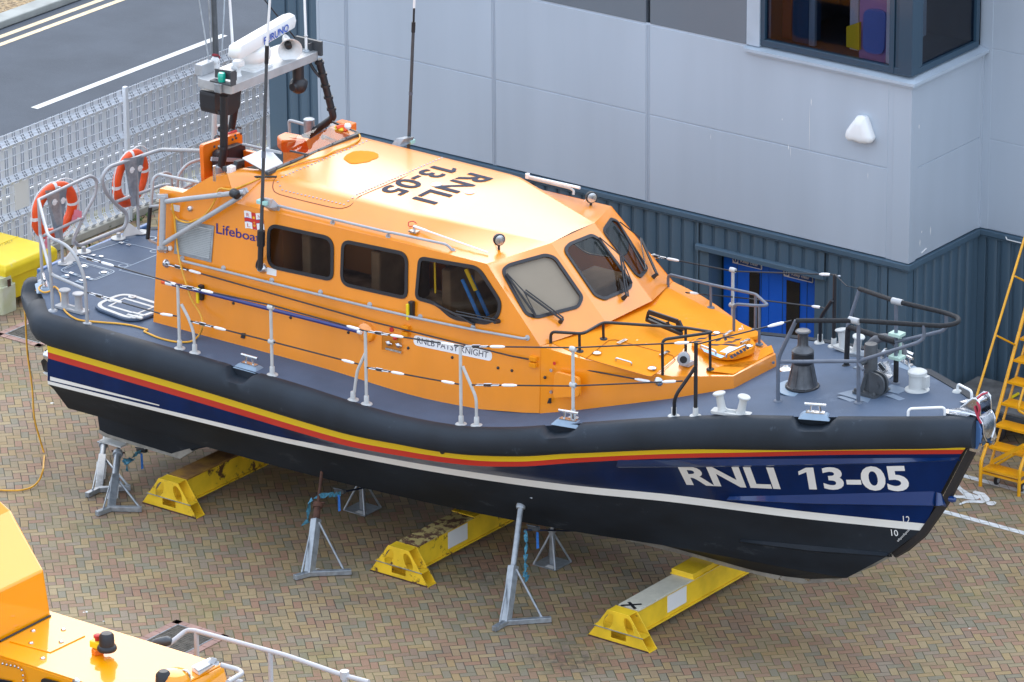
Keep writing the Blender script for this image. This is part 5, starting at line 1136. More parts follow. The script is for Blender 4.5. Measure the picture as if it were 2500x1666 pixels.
for c, x, y in (('D',190,1265),('U',765,1000)):
    p = SD(c,x,y,.0); mb = MB(); mb.box((p.x-.045,p.y-.06,p.z-.10),(p.x+.02,p.y,p.z+.10)); o = mb.build('knife_holder', M['black'], LB, bevel=.008); MB().box((p.x-.06,p.y-.085,p.z-.14),(p.x-.025,p.y-.05,p.z+.07)).build('knife', M['yellowpl'], LB, parent=o, bevel=.006)
p = SD('C',1715,1290,.0); MB().lathe(p, [(.13,0),(.12,.05),(.08,.07)], 20, axis=nS).build('hose_bracket', M['orange'], LB, smooth=40)
# ---- guard rails: stanchions and wires on the starboard side
def DY(c, x, y):      # a point on the deck near the starboard edge
    return onz(c, x, y)
def stan(base, topz, m_, name='stanchion', foot=True, fm=M['greypost'], knobs=(), brace=None, r_=.021):
    b = base; t = V((b.x, b.y, topz)); mb = MB(); mb.tube([b+V((0,0,.02)), t], r_, 10)
    if brace:
        mb.tube(brace, r_*.95, 10, fil=.12)
    o = mb.build(name, m_, LB, smooth=50)
    mb = MB()
    for p in ([b]+([brace[-1]] if brace else [])):
        if foot: mb.lathe(V((p.x,p.y,zdk(p.x,p.y))), [(.075,0),(.07,.012),(.034,.02),(.032,.11),(.028,.115)], 14)
    for z in knobs: mb.lathe((b.x-.04,b.y,z), [(.03,0),(.034,.04),(.03,.08)], 10, axis=(1,0,0))
    if mb.v: mb.build('stanchion_foot', fm, LB, parent=o, smooth=40)
    return t
yb_ = lambda x: -hd(x)+.055
def bp(x, y=None): y = yb_(x) if y is None else y; return V((x, y, zdk(x, y)))
sx = {'s1': 2.22, 's2': 3.74, 's3': 5.23, 's4': 6.68, 's5': P('Z',1316,962,Y=-1.8).x}
tops = {}
b = bp(2.22); tops['s1'] = stan(b, P('Z',413,657,Y=b.y).z, M['greypost'], brace=[P('C',290,1075,Y=b.y), P('C',350,1190,Y=b.y), P('C',385,1290,Y=b.y), bp(2.47)])
b = bp(3.74); tops['s2'] = stan(b, P('Z',628,706,Y=b.y).z+.02, M['greypost'], knobs=[P('Z',628,708,Y=b.y).z, P('Z',630,787,Y=b.y).z])
b = bp(5.24); tops['s3'] = stan(b, P('Z',843,762,Y=b.y).z, M['greypost'], brace=[P('C',1705,1440,Y=b.y), P('S',-470,560,Y=b.y-.0) if False else P('Z',822,850,Y=b.y), P('Z',819,865,Y=b.y), bp(5.03)])
b = bp(6.68); tops['s4'] = stan(b, P('Z',1062,797,Y=b.y).z, M['greypost'], brace=[P('S',1350,790,Y=b.y), P('S',1480,1090,Y=b.y), P('S',1545,1250,Y=b.y), bp(6.9)])
b = DY('E',468,1170); tops['s5'] = stan(b, P('E',456,630,X=b.x).z, M['greypost'], knobs=[P('E',456,640,X=b.x).z, P('E',456,915,X=b.x).z])
b = DY('E',1405,1152); tops['s6'] = stan(b, P('E',1385,595,X=b.x).z, M['black'], brace=[P('E',1400,780,X=b.x), P('E',1330,880,X=b.x-.1), P('E',1245,1000,X=b.x-.2), DY('E',1240,1152)], r_=.024)
b = onz('M',730,775); tops['p6'] = stan(b, P('M',722,125,X=b.x).z, M['black'], brace=[P('M',715,350,X=b.x), P('M',660,430,X=b.x-.1), P('M',608,510,X=b.x-.21), onz('M',605,742)], r_=.024)
b = onz('DD',775,1230); tops['p5'] = stan(V((b.x, hd(b.x)-.06, zdk(b.x,1.6))), P('DD',765,250,X=b.x).z, M['greypost'], knobs=[P('DD',765,265,X=b.x).z, P('DD',775,790,X=b.x).z])
b = P('D',2010,850,Y=1.9); stan(V((b.x, 1.95, 2.4)), P('D',2010,845,Y=1.95).z, M['greypost'])
def wire(pts, name='guard_wire', ends=(1, 1), turn=None, r_=.0095):
    mb = MB(); mb.tube(pts, r_, 6); L_ = sum((pts[i+1]-pts[i]).length for i in range(len(pts)-1))
    o = mb.build(name, M['black'], LB)
    mb = MB(); ms = MB()
    d0 = (pts[1]-pts[0]).normalized(); d1 = (pts[-2]-pts[-1]).normalized()
    for k, (p, d) in enumerate(((pts[0], d0), (pts[-1], d1))):
        if not ends[k]: continue
        s = .06
        if turn and turn[k]:
            for j in range(3):
                a = p+d*(s+j*.10); q = V((0,0,.018)) if j % 2 else d.cross(V((0,0,1))).normalized()*.018
                ms.tube([a+q, a+d*.1+q, a+d*.1-q, a-q], .007, 5, closed=True)
            s += .30
        ms.tube([p, p+d*(s+.05)], .008, 5)
        mb.lathe(p+d*(s+.03), [(.010,0),(.019,.03),(.019,.15),(.009,.20)], 8, axis=d)
    if mb.v: mb.build('wire_sleeve', M['whitepl'], LB, parent=o, smooth=40); ms.build('turnbuckle', M['steel'], LB, parent=o)
T = tops
lo = {k: V((p.x, p.y, P(*q, Y=p.y).z)) for k, p, q in (('s1',T['s1'],('Z',413,728)),('s2',T['s2'],('Z',630,787)),('s3',T['s3'],('Z',843,845)),('s4',T['s4'],('Z',1062,885)),('s5',T['s5'],('E',456,915)))}
a0 = P('A',590,1010,Y=-1.97); a0 = P('W',815,800,X=.35); a1 = P('W',925,1195,X=.7)
wire([a0, P('A',1250,1205,X=1.7), T['s1']], turn=(1, 0)); wire([a1, P('A',1240,1465,Y=-2.03), lo['s1']], turn=(1, 0))
wire([T['s1'], T['s2']], turn=(1,0), ends=(1,0)); wire([T['s2'], T['s3']], ends=(0,1)); wire([T['s3'], T['s4']], turn=(1,0)); wire([T['s4'], T['s5']], turn=(1,0), ends=(1,0)); wire([T['s5'], T['s6']], ends=(0,1))
l1 = P('C',360,1205,Y=T['s1'].y); wire([l1, lo['s2']], turn=(1,0), ends=(1,0)); wire([lo['s2'], P('C',1660,1538,Y=T['s3'].y)], ends=(0,1)); wire([lo['s3'], lo['s4']], turn=(1,0)); wire([P('S',1480,1060,Y=T['s4'].y), lo['s5']], turn=(1,0), ends=(1,0)); wire([lo['s5'], P('E',1305,880,X=T['s6'].x-.1)], ends=(0,1))
wire([T['p5']+V((-.0,0,-.03)), T['p6']], ends=(0,1)); wire([P('D',1945,848,Y=1.95), T['p5']+V((0,0,-.03))], turn=(1,0), ends=(1,0)); wire([P('DD',790,800,X=T['p5'].x), P('DD',1930,940,X=T['p6'].x-.2)], ends=(0,1)); wire([P('E',1330,203,X=8.0), P('DD',770,800,X=T['p5'].x)], ends=(1,0))
# jackstay along the cabin side
wire([SD('C',170,765,.05), SD('S',0,140,.05), SD('E',0,690,.06), P('E',1110,895,X=8.9)], 'jackstay', turn=(1,0))
MB().lathe(SD('C',175,765,.0), [(.06,0),(.05,.02),(.02,.05)], 12, axis=nS).build('jackstay_pad', M['steel'], LB, smooth=40); MB().lathe(P('E',1110,892,X=8.92)+V((0,.03,0)), [(.06,0),(.05,.02),(.02,.05)], 12, axis=(.3,-1,0)).build('jackstay_pad', M['steel'], LB, smooth=40)
# ---- pulpit
pb = [onz('M',222,1270), onz('M',955,1285), onz('M',1295,1105), onz('M',845,945)]
zT = {}
q1 = P('M',380,535,X=pb[0].x+.32); q1 = V((pb[0].x+.35, 0, 0)); 
A1 = P('M',222,880,X=pb[0].x); A2 = P('M',385,535,Y=-.78)
zt0 = A2.z
ptop = [A2, P('M',955,535,X=pb[1].x), P('M',1550,575,Y=-.30), P('M',1740,585,Y=-.18), P('M',1865,555,Y=0.0), P('M',1870,510,Y=.14), P('M',1755,465,Y=.30), P('M',1300,360,X=pb[2].x), P('M',965,245,Y=.78)]
mb = MB(); mb.tube(ptop[0:1]+[lerp(ptop[0],ptop[1],.95)], .028, 10); mb.build('padded_top_rail', M['blacktape'], LB, smooth=50)
mb = MB(); mb.tube([lerp(ptop[1],ptop[2],.03), ptop[2], ptop[3], ptop[4], ptop[5], ptop[6], lerp(ptop[6],ptop[7],.95)], .028, 10, fil=.16); mb.build('padded_top_rail', M['blacktape'], LB, smooth=50)
mb = MB(); mb.tube([lerp(ptop[7],ptop[8],.08), ptop[8]], .028, 10); mb.build('padded_top_rail', M['blacktape'], LB, smooth=50)
mb = MB()
mb.tube([pb[0], A1, ptop[0]], .024, 10, fil=.1); mb.tube([pb[1], ptop[1]], .024, 10); mb.tube([pb[2], ptop[7]], .024, 10)
B1 = P('M',880,470,X=pb[3].x+.1); mb.tube([P('M',855,590,X=pb[3].x), ptop[8]], .022, 10)
mL1, mL2 = P('M',225,910,X=pb[0].x), P('M',955,905,X=pb[1].x); mb.tube([mL1, mL2], .022, 10); mb.tube([mL2, P('M',1500,735,Y=-.33), P('M',1555,690,Y=-.30), ptop[2]], .022, 10, fil=.1)
mR = P('M',1295,730,X=pb[2].x); mb.tube([mR, P('M',1720,630,Y=.28), P('M',1758,590,Y=.30), ptop[6]], .022, 10, fil=.1); mb.tube([mL2+V((0,0,-.02)), P('M',1000,985,X=pb[1].x+.12)], .02, 8)
for p in pb[:3]: mb.lathe(p, [(.055,0),(.05,.012),(.03,.02)], 14)
mb.build('pulpit', M['greyblue'], LB, smooth=50)
mb = MB(); cN = P('M',860,590,X=pb[3].x); mb.tube([pb[3], cN, mR], .033, 10, fil=.06); mb.tube([pb[2]+V((0,0,.02)), P('M',1300,880,X=pb[2].x)], .032, 10); mb.lathe(pb[3], [(.055,0),(.03,.02)], 14); mb.build('padded_post', M['blacktape'], LB, smooth=50)
mb = MB(); r0 = P('M',885,530,X=pb[1].x-.05)
for a in (lerp(ptop[1],ptop[0],.07), lerp(ptop[7],ptop[6],.02)): mb.tube([a-V((.07,0,0)), a+V((.07,0,0))], .04, 10)
mb.build('rail_clamp', M['grey'], LB, smooth=50)
mb = MB()
for y0 in (655, 865): p = P('M',1300,y0,X=pb[2].x); mb.box((p.x-.07,p.y-.07,p.z-.02),(p.x+.09,p.y+.07,p.z+.02))
a, b = P('M',1335,650,X=pb[2].x), P('M',1335,870,X=pb[2].x); mb.tube([a, b], .02, 6); mb.build('anchor_light_bracket', mat('pale_green_fitting', (.42,.58,.50), .5), LB, bevel=.005)
wire([P('E',1410,600,X=T['s6'].x), P('M',345,535,X=A2.x)], 'bow_lanyard', ends=(0,1)); wire([T['p6'], P('M',850,220,X=pb[3].x-.05), ptop[8]], 'bow_lanyard', ends=(0,0), r_=.006)
MB().tube([T['p6']+V((0,0,-.02)), T['p6']+V((.08,0,.0))], .012, 6).build('lanyard_shackle', M['steel'], LB)
# ---- capstan, towing post, roller, vents
cc = onz('CP',385,1090)
MB().lathe(cc-V((0,.02,0)), [(.30,0),(.295,.006)], 28).build('capstan_plinth', M['deckline'], LB)
mb = MB(); mb.lathe(cc+V((0,0,.006)), [(.235,0),(.24,.02),(.235,.035),(.225,.04)], 26, mi=1); mb.lathe(cc+V((0,0,.046)), [(.215,0),(.20,.04),(.165,.19),(.145,.30)], 16); mb.lathe(cc+V((0,0,.345)), [(.145,0),(.155,.015),(.155,.14),(.14,.15)], 26, mi=1)
mb.lathe(cc+V((0,0,.495)), [(.155,0),(.155,.02),(.12,.05),(.085,.075),(.072,.10),(.068,.22),(.075,.25),(.105,.27),(.108,.285),(.09,.30),(.05,.305)], 24)
for i in range(8):
    a = i*math.pi/4; d = V((math.cos(a), math.sin(a), 0)); mb.beam(cc+d*.195+V((0,0,.05)), cc+d*.135+V((0,0,.33)), .05, .03, up=d)
    mb.beam(cc+d*.07+V((0,0,.57)), cc+d*.066+V((0,0,.74)), .012, .012, up=d); mb.disc(cc+d*.225+V((0,0,.03)), .012, .02, n=6)

mb.v = [cc+V(((v.x-cc.x)*.86,(v.y-cc.y)*.86,(v.z-cc.z)*.92)) for v in mb.v]
mb.build('capstan', [M['dullgrey'], M['black']], LB, smooth=30)
mb = MB(); p = onz('CP',120,805); mb.lathe(p, [(.10,0),(.095,.02),(.05,.03),(.03,.05)], 20); mb.build('deck_fitting', M['steel'], LB, smooth=40)
pp = onz('CP',1480,1150); mb = MB(); q = [pp+V((a,b,0)) for a, b in ((-.17,-.24),(.22,-.24),(.22,.18),(-.17,.18))]; mb.prism(roundpoly(q,.05,3), (0,0,.035)); cP = pp+V((.0,-.02,.035)); mb.lathe(cP, [(.10,0),(.095,.15),(.093,.56),(.085,.575),(.03,.58)], 22)
mb.tube([cP+V((-.02,-.05,.38)), cP+V((-.05,-.2,.36))], .035, 12); mb.beam(cP+V((-.05,-.16,.0)), cP+V((-.0,-.1,.22)), .02, .05, mi=0)
for k in (0, .09): mb.prism([v+V((0,k,0)) for v in roundpoly([cP+V((.06,-.13,0)), cP+V((.30,-.13,0)), cP+V((.30,-.13,.24)), cP+V((.06,-.13,.27))], [.01,.12,.12,.02], 5)], (0,.035,0))
mb.disc(cP+V((.20,-.135,.12)), .03, .006, axis=(0,-1,0), n=14)
for a, b in ((-.13,-.2),(.18,-.2),(-.13,.13),(.18,.13)): mb.lathe(pp+V((a,b,.035)), [(.022,0),(.022,.02),(.012,.035)], 6)
mb.v = [pp+V(((v.x-pp.x)*.86,(v.y-pp.y)*.86,(v.z-pp.z)*1.0)) for v in mb.v]
mb.build('towing_post', M['darkgrey'], LB, smooth=35)
mb = MB(); mb.hexa([pp+V((x,y,z)) for z in (.004,.006) for x, y in ((-.28,-.30),(.2,-.34),(.26,-.2),(-.2,-.1))]); 
for c, x, y in (('CP',1110,1260),('CP',1890,1240)): p = onz(c,x,y); mb.hexa([p+V((a,b,z)) for z in (.003,.006) for a, b in ((-.12,-.05),(.09,-.09),(.12,-.0),(-.08,.05))])
p = onz('CP',1850,1130); mb.hexa([p+V((a,b,z)) for z in (.003,.012) for a, b in ((-.15,-.1),(.12,-.1),(.14,.1),(-.1,.12))]); mb.build('bare_deck_plate', mat('bare_deck_patch', (.13,.18,.25), .5), LB)
# stowed anchor beside the towing post
mb = MB(); a = P('CP',1350,560,Z=3.5); f = lambda x, y, z=3.45: P('CP', x, y, Z=z)
mb.prism([f(1190,790,3.3), f(1370,735,3.35), f(1420,800,3.35), f(1230,800,3.3)], (0,0,.02)); mb.prism([f(1130,540,3.45), f(1330,510,3.5), f(1500,455,3.55), f(1480,620,3.45), f(1130,600,3.4)], (0,.02,0)); mb.build('anchor_plate', M['gal'], LB, bevel=.004)
mb = MB(); mb.prism([f(1600,700,3.42), f(1740,665,3.45), f(1830,890,3.3), f(1760,950,3.28), f(1590,800,3.35)], (.0,.04,-.02)); mb.beam(f(1610,690,3.5), f(1700,800,3.42), .05, .05); mb.prism([f(1610,560,3.6), f(1690,465,3.68), f(1715,500,3.66), f(1680,620,3.55), f(1640,640,3.53)], (.02,.03,0)); mb.beam(f(1960,490,3.5), f(2150,570,3.45), .07, .03); mb.build('anchor', M['steel'], LB, bevel=.004)
q = [f(1540+0*i,0) for i in range(0)]; arc = []
ca = f(1720,560,3.5)
for i in range(13): t = math.pi*(1.02-i/12*.98); arc.append(ca+V((math.cos(t)*.21, math.cos(t)*.05, math.sin(t)*.21)))
mb = MB(); mb.tube(arc, .055, 10); mb.build('hose_loop', mat('smoky_grey_hose', (.10,.105,.12), .55, var=.3, vscale=14), LB, smooth=60)
vp_ = onz('M',1490,1165); mb = MB(); mb.lathe(vp_, [(.15,0),(.145,.012),(.105,.03),(.10,.05),(.10,.19),(.115,.20),(.115,.235),(.10,.245),(.03,.25)], 24); mb.box((vp_.x+.09,vp_.y-.04,vp_.z+.06),(vp_.x+.15,vp_.y+.04,vp_.z+.2)); mb.tube([vp_+V((-.1,0,.24)), vp_+V((-.13,0,.29))], .012, 6); mb.build('deck_vent', M['greypost'], LB, smooth=35)
for a, b in ((('N',970,510),('N',1490,490)), (('N',1670,155),('N',1870,260))):
    A_, B_ = onz(*a), onz(*b); MB().tube([A_-V((0,0,.02)), A_+V((0,0,.10)), B_+V((0,0,.10)), B_-V((0,0,.02))], .017, 8, fil=.05).build('bow_handle', M['whitepl'], LB, smooth=60)
MB().lathe(onz('N',1665,160), [(.06,0),(.05,.02),(.03,.03)], 14).build('handle_base', M['greypost'], LB, smooth=40)
# bow roller
mb = MB()
for s in (-1, 1):
    y = s*.115; A_ = [V((x,y,z)) for x, z in ((12.42,3.30),(12.56,3.35),(12.66,3.45),(12.72,3.505),(12.77,3.51),(12.81,3.475),(12.825,3.40),(12.83,3.31),(12.80,3.27))]
    mb.prism(A_, (0, .010*s, 0)); mb.tube([p+V((0,.005*s,0)) for p in A_[1:-1]], .012, 6)
    mb.tube([V((12.45,s*.20,3.315)), V((12.62,s*.17,3.32)), V((12.80,s*.135,3.31)), V((12.875,s*.125,3.22)), V((12.885,s*.12,3.08)), V((12.885,s*.06,2.99))], .014, 6, fil=.05)
    mb.hexa([V((x,yy,z)) for z in (3.285,3.30) for x, yy in ((12.38,s*.14),(12.72,s*.12),(12.70,s*.20),(12.42,s*.27))])
    mb.prism([V((12.86,s*.13,3.08)), V((12.88,s*.16,2.96)), V((12.84,s*.15,2.90)), V((12.86,s*.05,2.95))], (.012,0,0))
sh = [(12.80,3.30,.115),(12.845,3.285,.115),(12.87,3.24,.115),(12.885,3.16,.112),(12.888,3.09,.10),(12.886,3.04,.075),(12.884,3.01,.04)]
vs = []
for x, z, w_ in sh: vs += [V((x,-w_,z)), V((x+.012,0,z)), V((x,w_,z))]
mb.add(vs, [(3*i+k, 3*i+k+1, 3*i+4+k, 3*i+3+k) for i in range(len(sh)-1) for k in (0,1)])
mb.build('bow_roller', M['steel'], LB, smooth=35)
MB().lathe((12.73,-.11,3.43), [(.045,0),(.03,.05),(.03,.17),(.045,.22)], 16, axis=(0,1,0)).build('roller', M['steel'], LB, smooth=50)
for s in (-1, 1):
    mb = MB(); mb.prism([V((x, s*.125, z)) for x, z in ((12.66,3.25),(12.82,3.25),(12.865,3.15),(12.865,2.98),(12.83,2.88),(12.70,2.90))], (0, s*.03, 0)); o = mb.build('roller_cheek', M['deckblue'], LB, bevel=.01)
    mb = MB(); mb.prism([V((x, s*.157, z)) for x, z in ((12.86,3.0),(12.875,2.95),(12.85,2.86),(12.72,2.86),(12.72,2.89),(12.83,2.905))], (0, s*.008, 0)); mb.build('cheek_strap', M['steel'], LB, parent=o)
mb = MB(); p0 = V((12.79,-.13,3.42)); mb.tube([p0+V((0,-.01,.06)), p0+V((.05,-.02,.0)), p0+V((.02,-.02,-.12)), p0+V((.08,-.02,-.2)), p0+V((.0,-.01,-.1)), p0+V((-.03,-.01,.0))], .014, 6, fil=.03); mb.tube([p0+V((.0,.0,.1)), V((12.76,.0,3.52)), V((12.77,.12,3.51))], .011, 6); mb.build('red_lashing', mat('red_cord', (.40,.03,.06), .7), LB)
# ---- stern rails with the ring supports
gt = M['grey']
X1 = -1.05
def LP(c, x, y, X=None, Y=None, Z=None): return P(c, x, y, X=X, Y=Y, Z=Z)
f1 = onz('A',325,1215); f2 = onz('A',405,1440); f3 = onz('A',668,1540); f4 = onz('A',480,1080)
mb = MB(); t1_ = P('A',295,590,X=f1.x)
mb.tube([f1, t1_], .021, 10); mb.tube([f2, P('A',372,880,X=f2.x)], .021, 10); mb.tube([f4, P('A',452,490,X=f4.x)], .021, 10)
k1 = P('A',372,880,X=f2.x); mb.tube([t1_, k1, P('A',500,930,X=lerp(f2.x,f3.x,.4)), P('A',575,1010,X=lerp(f2.x,f3.x,.75)), P('A',650,1180,X=f3.x), f3], .022, 10, fil=.15)
mb.tube([P('A',310,860,X=f1.x), P('A',390,1160,X=f2.x), P('A',650,1275,X=f3.x)], .022, 10, fil=.08)
e5 = P('A',740,430,X=X1); e6 = P('A',735,540,X=X1); e7 = P('A',560,900,X=X1+.02); bk = onz('A',600,1020)
mb.tube([t1_, P('A',690,405,X=X1), e5, e6, P('A',640,720,X=X1), e7, V((e7.x,e7.y,e7.z-.06))], .022, 10, fil=.18)
mb.tube([P('A',335,865,X=f1.x), P('A',640,725,X=X1)], .02, 10)
for p in (f1, f2, f3, f4): mb.lathe(p, [(.065,0),(.06,.012),(.03,.025)], 14)
mb.build('stern_rail', gt, LB, smooth=50)
mb = MB(); h1 = P('A',600,945,X=X1); h2 = P('A',960,800,X=X1); h3 = P('A',975,700,X=X1)
mb.tube([e7, h1+V((0,0,.0)), h2, h3, P('A',865,600,X=X1), P('A',800,520,X=X1), P('A',775,420,X=X1), P('A',830,340,X=X1), P('A',1235,205,X=X1+.0), P('A',1385,210,X=-.3), P('A',1560,215,X=.9)], .026, 10, fil=.14)
for c, x, y, X_ in (('A',640,950,X1),('A',908,845,X1)): p = P(c,x,y,X=X_); mb.tube([p, V((p.x,p.y,2.35))], .03, 10)
f5 = onz('A',1060,825); mb.tube([f5, P('A',1045,275,X=f5.x)], .021, 10); mb.tube([P('A',890,605,X=X1), P('A',1240,480,X=X1), P('A',1350,470,X=-.6)], .022, 10, fil=.1)
q_ = P('A',1385,215,X=-.4); mb.tube([q_, V((q_.x,q_.y,2.4))], .021, 10)
mb.build('stern_rail', gt, LB, smooth=50)
mb = MB()
for c, x, y in (('A',500,1075),('A',640,990),('A',905,885),('A',1080,840)): p = onz(c,x,y); mb.disc(p, .10, .012, n=14)
a, b, c_ = P('A',575,935,X=X1), onz('A',470,1075), onz('A',600,1060); mb.prism([a, b+V((0,.0,.01)), c_+V((0,0,.01))], (.02,0,0)); a, b, c_ = P('A',975,760,X=X1), onz('A',1090,850), onz('A',930,880); mb.prism([a, b+V((0,.0,.01)), c_+V((0,0,.01))], (.02,0,0))
mb.build('rail_bracket', M['greypost'], LB, bevel=.003)
# hoops and steps behind the wheelhouse
mb = MB()
mb.tube([P('A',1225,935,X=1.2), P('A',1140,900,X=1.1), P('A',1130,870,X=1.1)], .018, 8, fil=.04); mb.tube([P('A',1155,650,X=1.1), P('A',1170,430,X=1.1), P('A',1210,395,X=1.1), P('A',1530,460,X=1.9)], .02, 8, fil=.07); mb.tube([P('A',1155,640,X=1.1), P('A',1225,635,X=1.3)], .018, 8)
mb.tube([P('A',1355,520,X=1.2), P('A',1360,400,X=1.2), P('A',1440,310,X=1.2), P('A',1555,275,X=1.3)], .02, 8, fil=.08); mb.tube([P('A',1315,500,X=1.0), P('A',1310,395,X=1.0), P('A',1270,380,X=1.0), P('A',1220,395,X=1.0)], .018, 8, fil=.04); mb.tube([P('A',1370,520,X=1.3), P('A',1500,455,X=1.8)], .02, 8)
mb.tube([P('A',1545,420,X=1.6), P('A',1548,250,X=1.6)], .02, 8); mb.tube([P('A',1860,165,X=2.0), P('A',2150,230,X=2.8)], .02, 8); mb.tube([P('B',965,1040,Y=1.3), P('B',958,925,Y=1.3), P('B',985,928,Y=1.3), P('B',1235,998,Y=1.2), P('B',1215,1020,Y=1.2)], .022, 8, fil=.04)
mb.build('cockpit_rail', gt, LB, smooth=50)
MB().tube([P('A',1130,890,X=1.1), P('A',1150,650,X=1.1)], .026, 8).build('padded_grip', M['blacktape'], LB, smooth=50)
# A-frame on the cabin side
mb = MB(); o1 = .12; a = SD('A',1250,565,o1); b = SD('A',1240,960,o1); c_ = SD('A',1870,530,o1); mb.tube([a, b], .04, 12); mb.tube([SD('A',1270,603,o1), c_], .032, 12); mb.tube([SD('A',1245,930,o1), SD('A',1840,565,o1)], .032, 12); mb.beam(SD('A',1690,560,o1), SD('A',1690,535,o1), .08, .08)
for p, q_ in ((a, SD('A',1230,560,0)), (b, SD('A',1255,980,0))): mb.beam(p, q_, .12, .05)
q = [SD('A',1800,520,.04), SD('A',1890,495,.04), SD('A',1905,530,.04), SD('A',1840,590,.04)]; mb.prism(q, nS*.04); mb.build('side_frame', gt, LB, smooth=40)
p = SD('A',1810,540,.14); mb = MB(); mb.lathe(p-V((.07,0,0)), [(.05,0),(.06,.02),(.06,.11),(.04,.13)], 14, axis=(1,-.2,-.1)); mb.build('frame_lamp', M['black'], LB, smooth=40)
mb = MB()
for c, x, y in (('A',1270,975),('A',1460,658)): mb.lathe(SD(c,x,y,0), [(.04,0),(.035,.03),(.015,.05)], 12, axis=nS)
mb.build('frame_pin', M['steel'], LB, smooth=40); MB().sphere(SD('A',1302,962,.03), .035, 10).build('white_knob', M['whitepl'], LB, smooth=60)
# ---- upper steering position: seat back, cushions, rails, screen
mb = MB(); q = roundpoly([P('R',520,250,X=1.75), P('R',955,105,X=1.75), P('R',965,300,X=1.75), P('R',975,700,X=1.75), P('R',545,700,X=1.75)], [.05,.05,.02,.02,.05], 3); mb.prism(q, (-.06,0,0)); o = mb.build('seat_back', M['orange_pl'], LB, bevel=.02)
mb = MB(); q = roundpoly([P('R',620,310,X=1.78), P('R',925,205,X=1.78), P('R',945,480,X=1.78), P('R',625,560,X=1.78)], .08, 4); mb.prism(q, (.10,0,0)); mb.build('seat_cushion', M['rubber'], LB, parent=o, bevel=.02)
mb = MB(); mb.beam(P('R',615,400,X=1.89), P('R',940,415,X=1.89), .02, .05); mb.build('seat_strap', M['grey'], LB, parent=o)
mb = MB(); q = [P('R',960,305,X=1.9), P('R',1285,375,X=2.5), P('R',1285,430,X=2.5), P('R',980,500,X=1.9)]; mb.prism(q, (.0,.06,0)); q = roundpoly([P('R',1385,195,X=1.9), P('R',1480,150,X=1.9), P('R',1660,185,X=2.2), P('R',1700,330,X=2.2), P('R',1390,330,X=1.9)], .04, 3); mb.prism(q, (-.15,.1,0)); mb.prism([P('R',1450,215,X=2.1), P('R',1560,195,X=2.3), P('R',1640,290,X=2.3), P('R',1440,290,X=2.1)], (.1,0,0)); mb.build('cockpit_console', M['orange_pl'], LB, bevel=.015)
mb = MB(); mb.box((2.35,-.80,WZ+.01),(2.8,.80,4.30)); mb.box((1.5,-1.1,WZ+.005),(2.3,-.9,4.0)); mb.build('helm_console', M['orange_pl'], LB, bevel=.03)
mb = MB()
for a, b in ((('R',770,510),('R',860,500)),(('R',880,450),('R',960,430)),(('R',760,515),('R',930,470))): mb.beam(P(*a,X=2.3), P(*b,X=2.3), .07, .06)
mb.tube([P('R',1040,450,X=2.4), P('R',1090,400,X=2.4), P('R',1160,400,X=2.4), P('R',1190,440,X=2.4)], .02, 8, fil=.06); mb.build('throttle_levers', M['darkgrey'], LB, bevel=.006)
mb = MB(); p = P('R',650,560,X=2.3); mb.tube([p+V((0,0,-.1)), p+V((0,0,.1))], .02, 8); mb.tube([P('R',1850,160,X=2.6), P('R',1990,215,X=2.6)], .035, 8); mb.build('chrome_fittings', M['steel'], LB)
mb = MB(); q = [P('R',785,590,Z=4.42), P('R',875,590,Z=4.42)]; p, p2 = q; mb.box((p.x,p.y,p.z),(p2.x+.0,p.y+.09,p.z+.05)); mb.box((p.x,p.y,p.z+.05),(p.x+.05,p.y+.09,p.z+.13)); mb.box((p2.x-.05,p.y,p.z+.05),(p2.x,p.y+.09,p.z+.13)); mb.build('aerial_clip', M['whitepl'], LB, bevel=.006)
sc0, sc1, sc2, sc3 = V((2.84,-.97,4.51)), V((2.82,.92,4.51)), V((2.44,.84,4.62)), V((2.46,-.93,4.62))
sc_ = MB(); sc_.add([sc0+V((0,0,.01)), sc1+V((0,0,.01)), lerp(sc2,sc1,0), lerp(sc3,sc0,0)], [(0,1,2,3)]); fs_ = sc_.build('helm_screen', M['clear'], LB)
mb = MB(); mb.beam(sc0, sc1, .05, .04); mb.beam(sc3, sc0, .02, .02); mb.beam(sc2, sc1, .02, .025); mb.beam(P('R',1480,310,Z=4.6), P('R',1690,355,Z=4.55), .02, .02)
for t in (.1,.25,.4,.55,.7,.85): mb.sphere(lerp(sc0,sc1,t)+V((.01,0,.022)), .014, 6)
mb.build('screen_frame', M['darkgrey'], LB, parent=fs_)
q = [lerp(sc0,sc1,.0)+V((-.03,0,.02)), lerp(sc0,sc1,.19)+V((-.03,0,.02)), lerp(sc3,sc2,.26)+V((0,0,.012)), lerp(sc3,sc2,-.03)+V((0,0,.012))]; MB().prism(q, (0,0,.014)).build('chart_cover', M['whitepl'], LB)
MB().tube([P('R',1070,598,Z=4.45), P('R',1335,597,Z=4.5)], .014, 6).build('black_strip', M['black'], LB)
mb = MB(); mb.box((2.35,1.0,4.45),(2.6,1.15,4.56)); mb.build('rope_locker', M['orange_pl'], LB, bevel=.02); MB().sphere(P('R',2030,68,X=2.6), .06, 8, sc=(1.5,1,.7)).build('yellow_bag', M['yellowpl'], LB); MB().sphere(P('R',2120,40,X=2.7), .05, 8, sc=(1,1,.9)).build('white_bag', M['whitepl'], LB); MB().tube([P('R',2000,60,X=2.6), P('R',2080,30,X=2.65), P('R',2100,95,X=2.7)], .03, 6, fil=.04).build('orange_line', M['lifering'], LB)
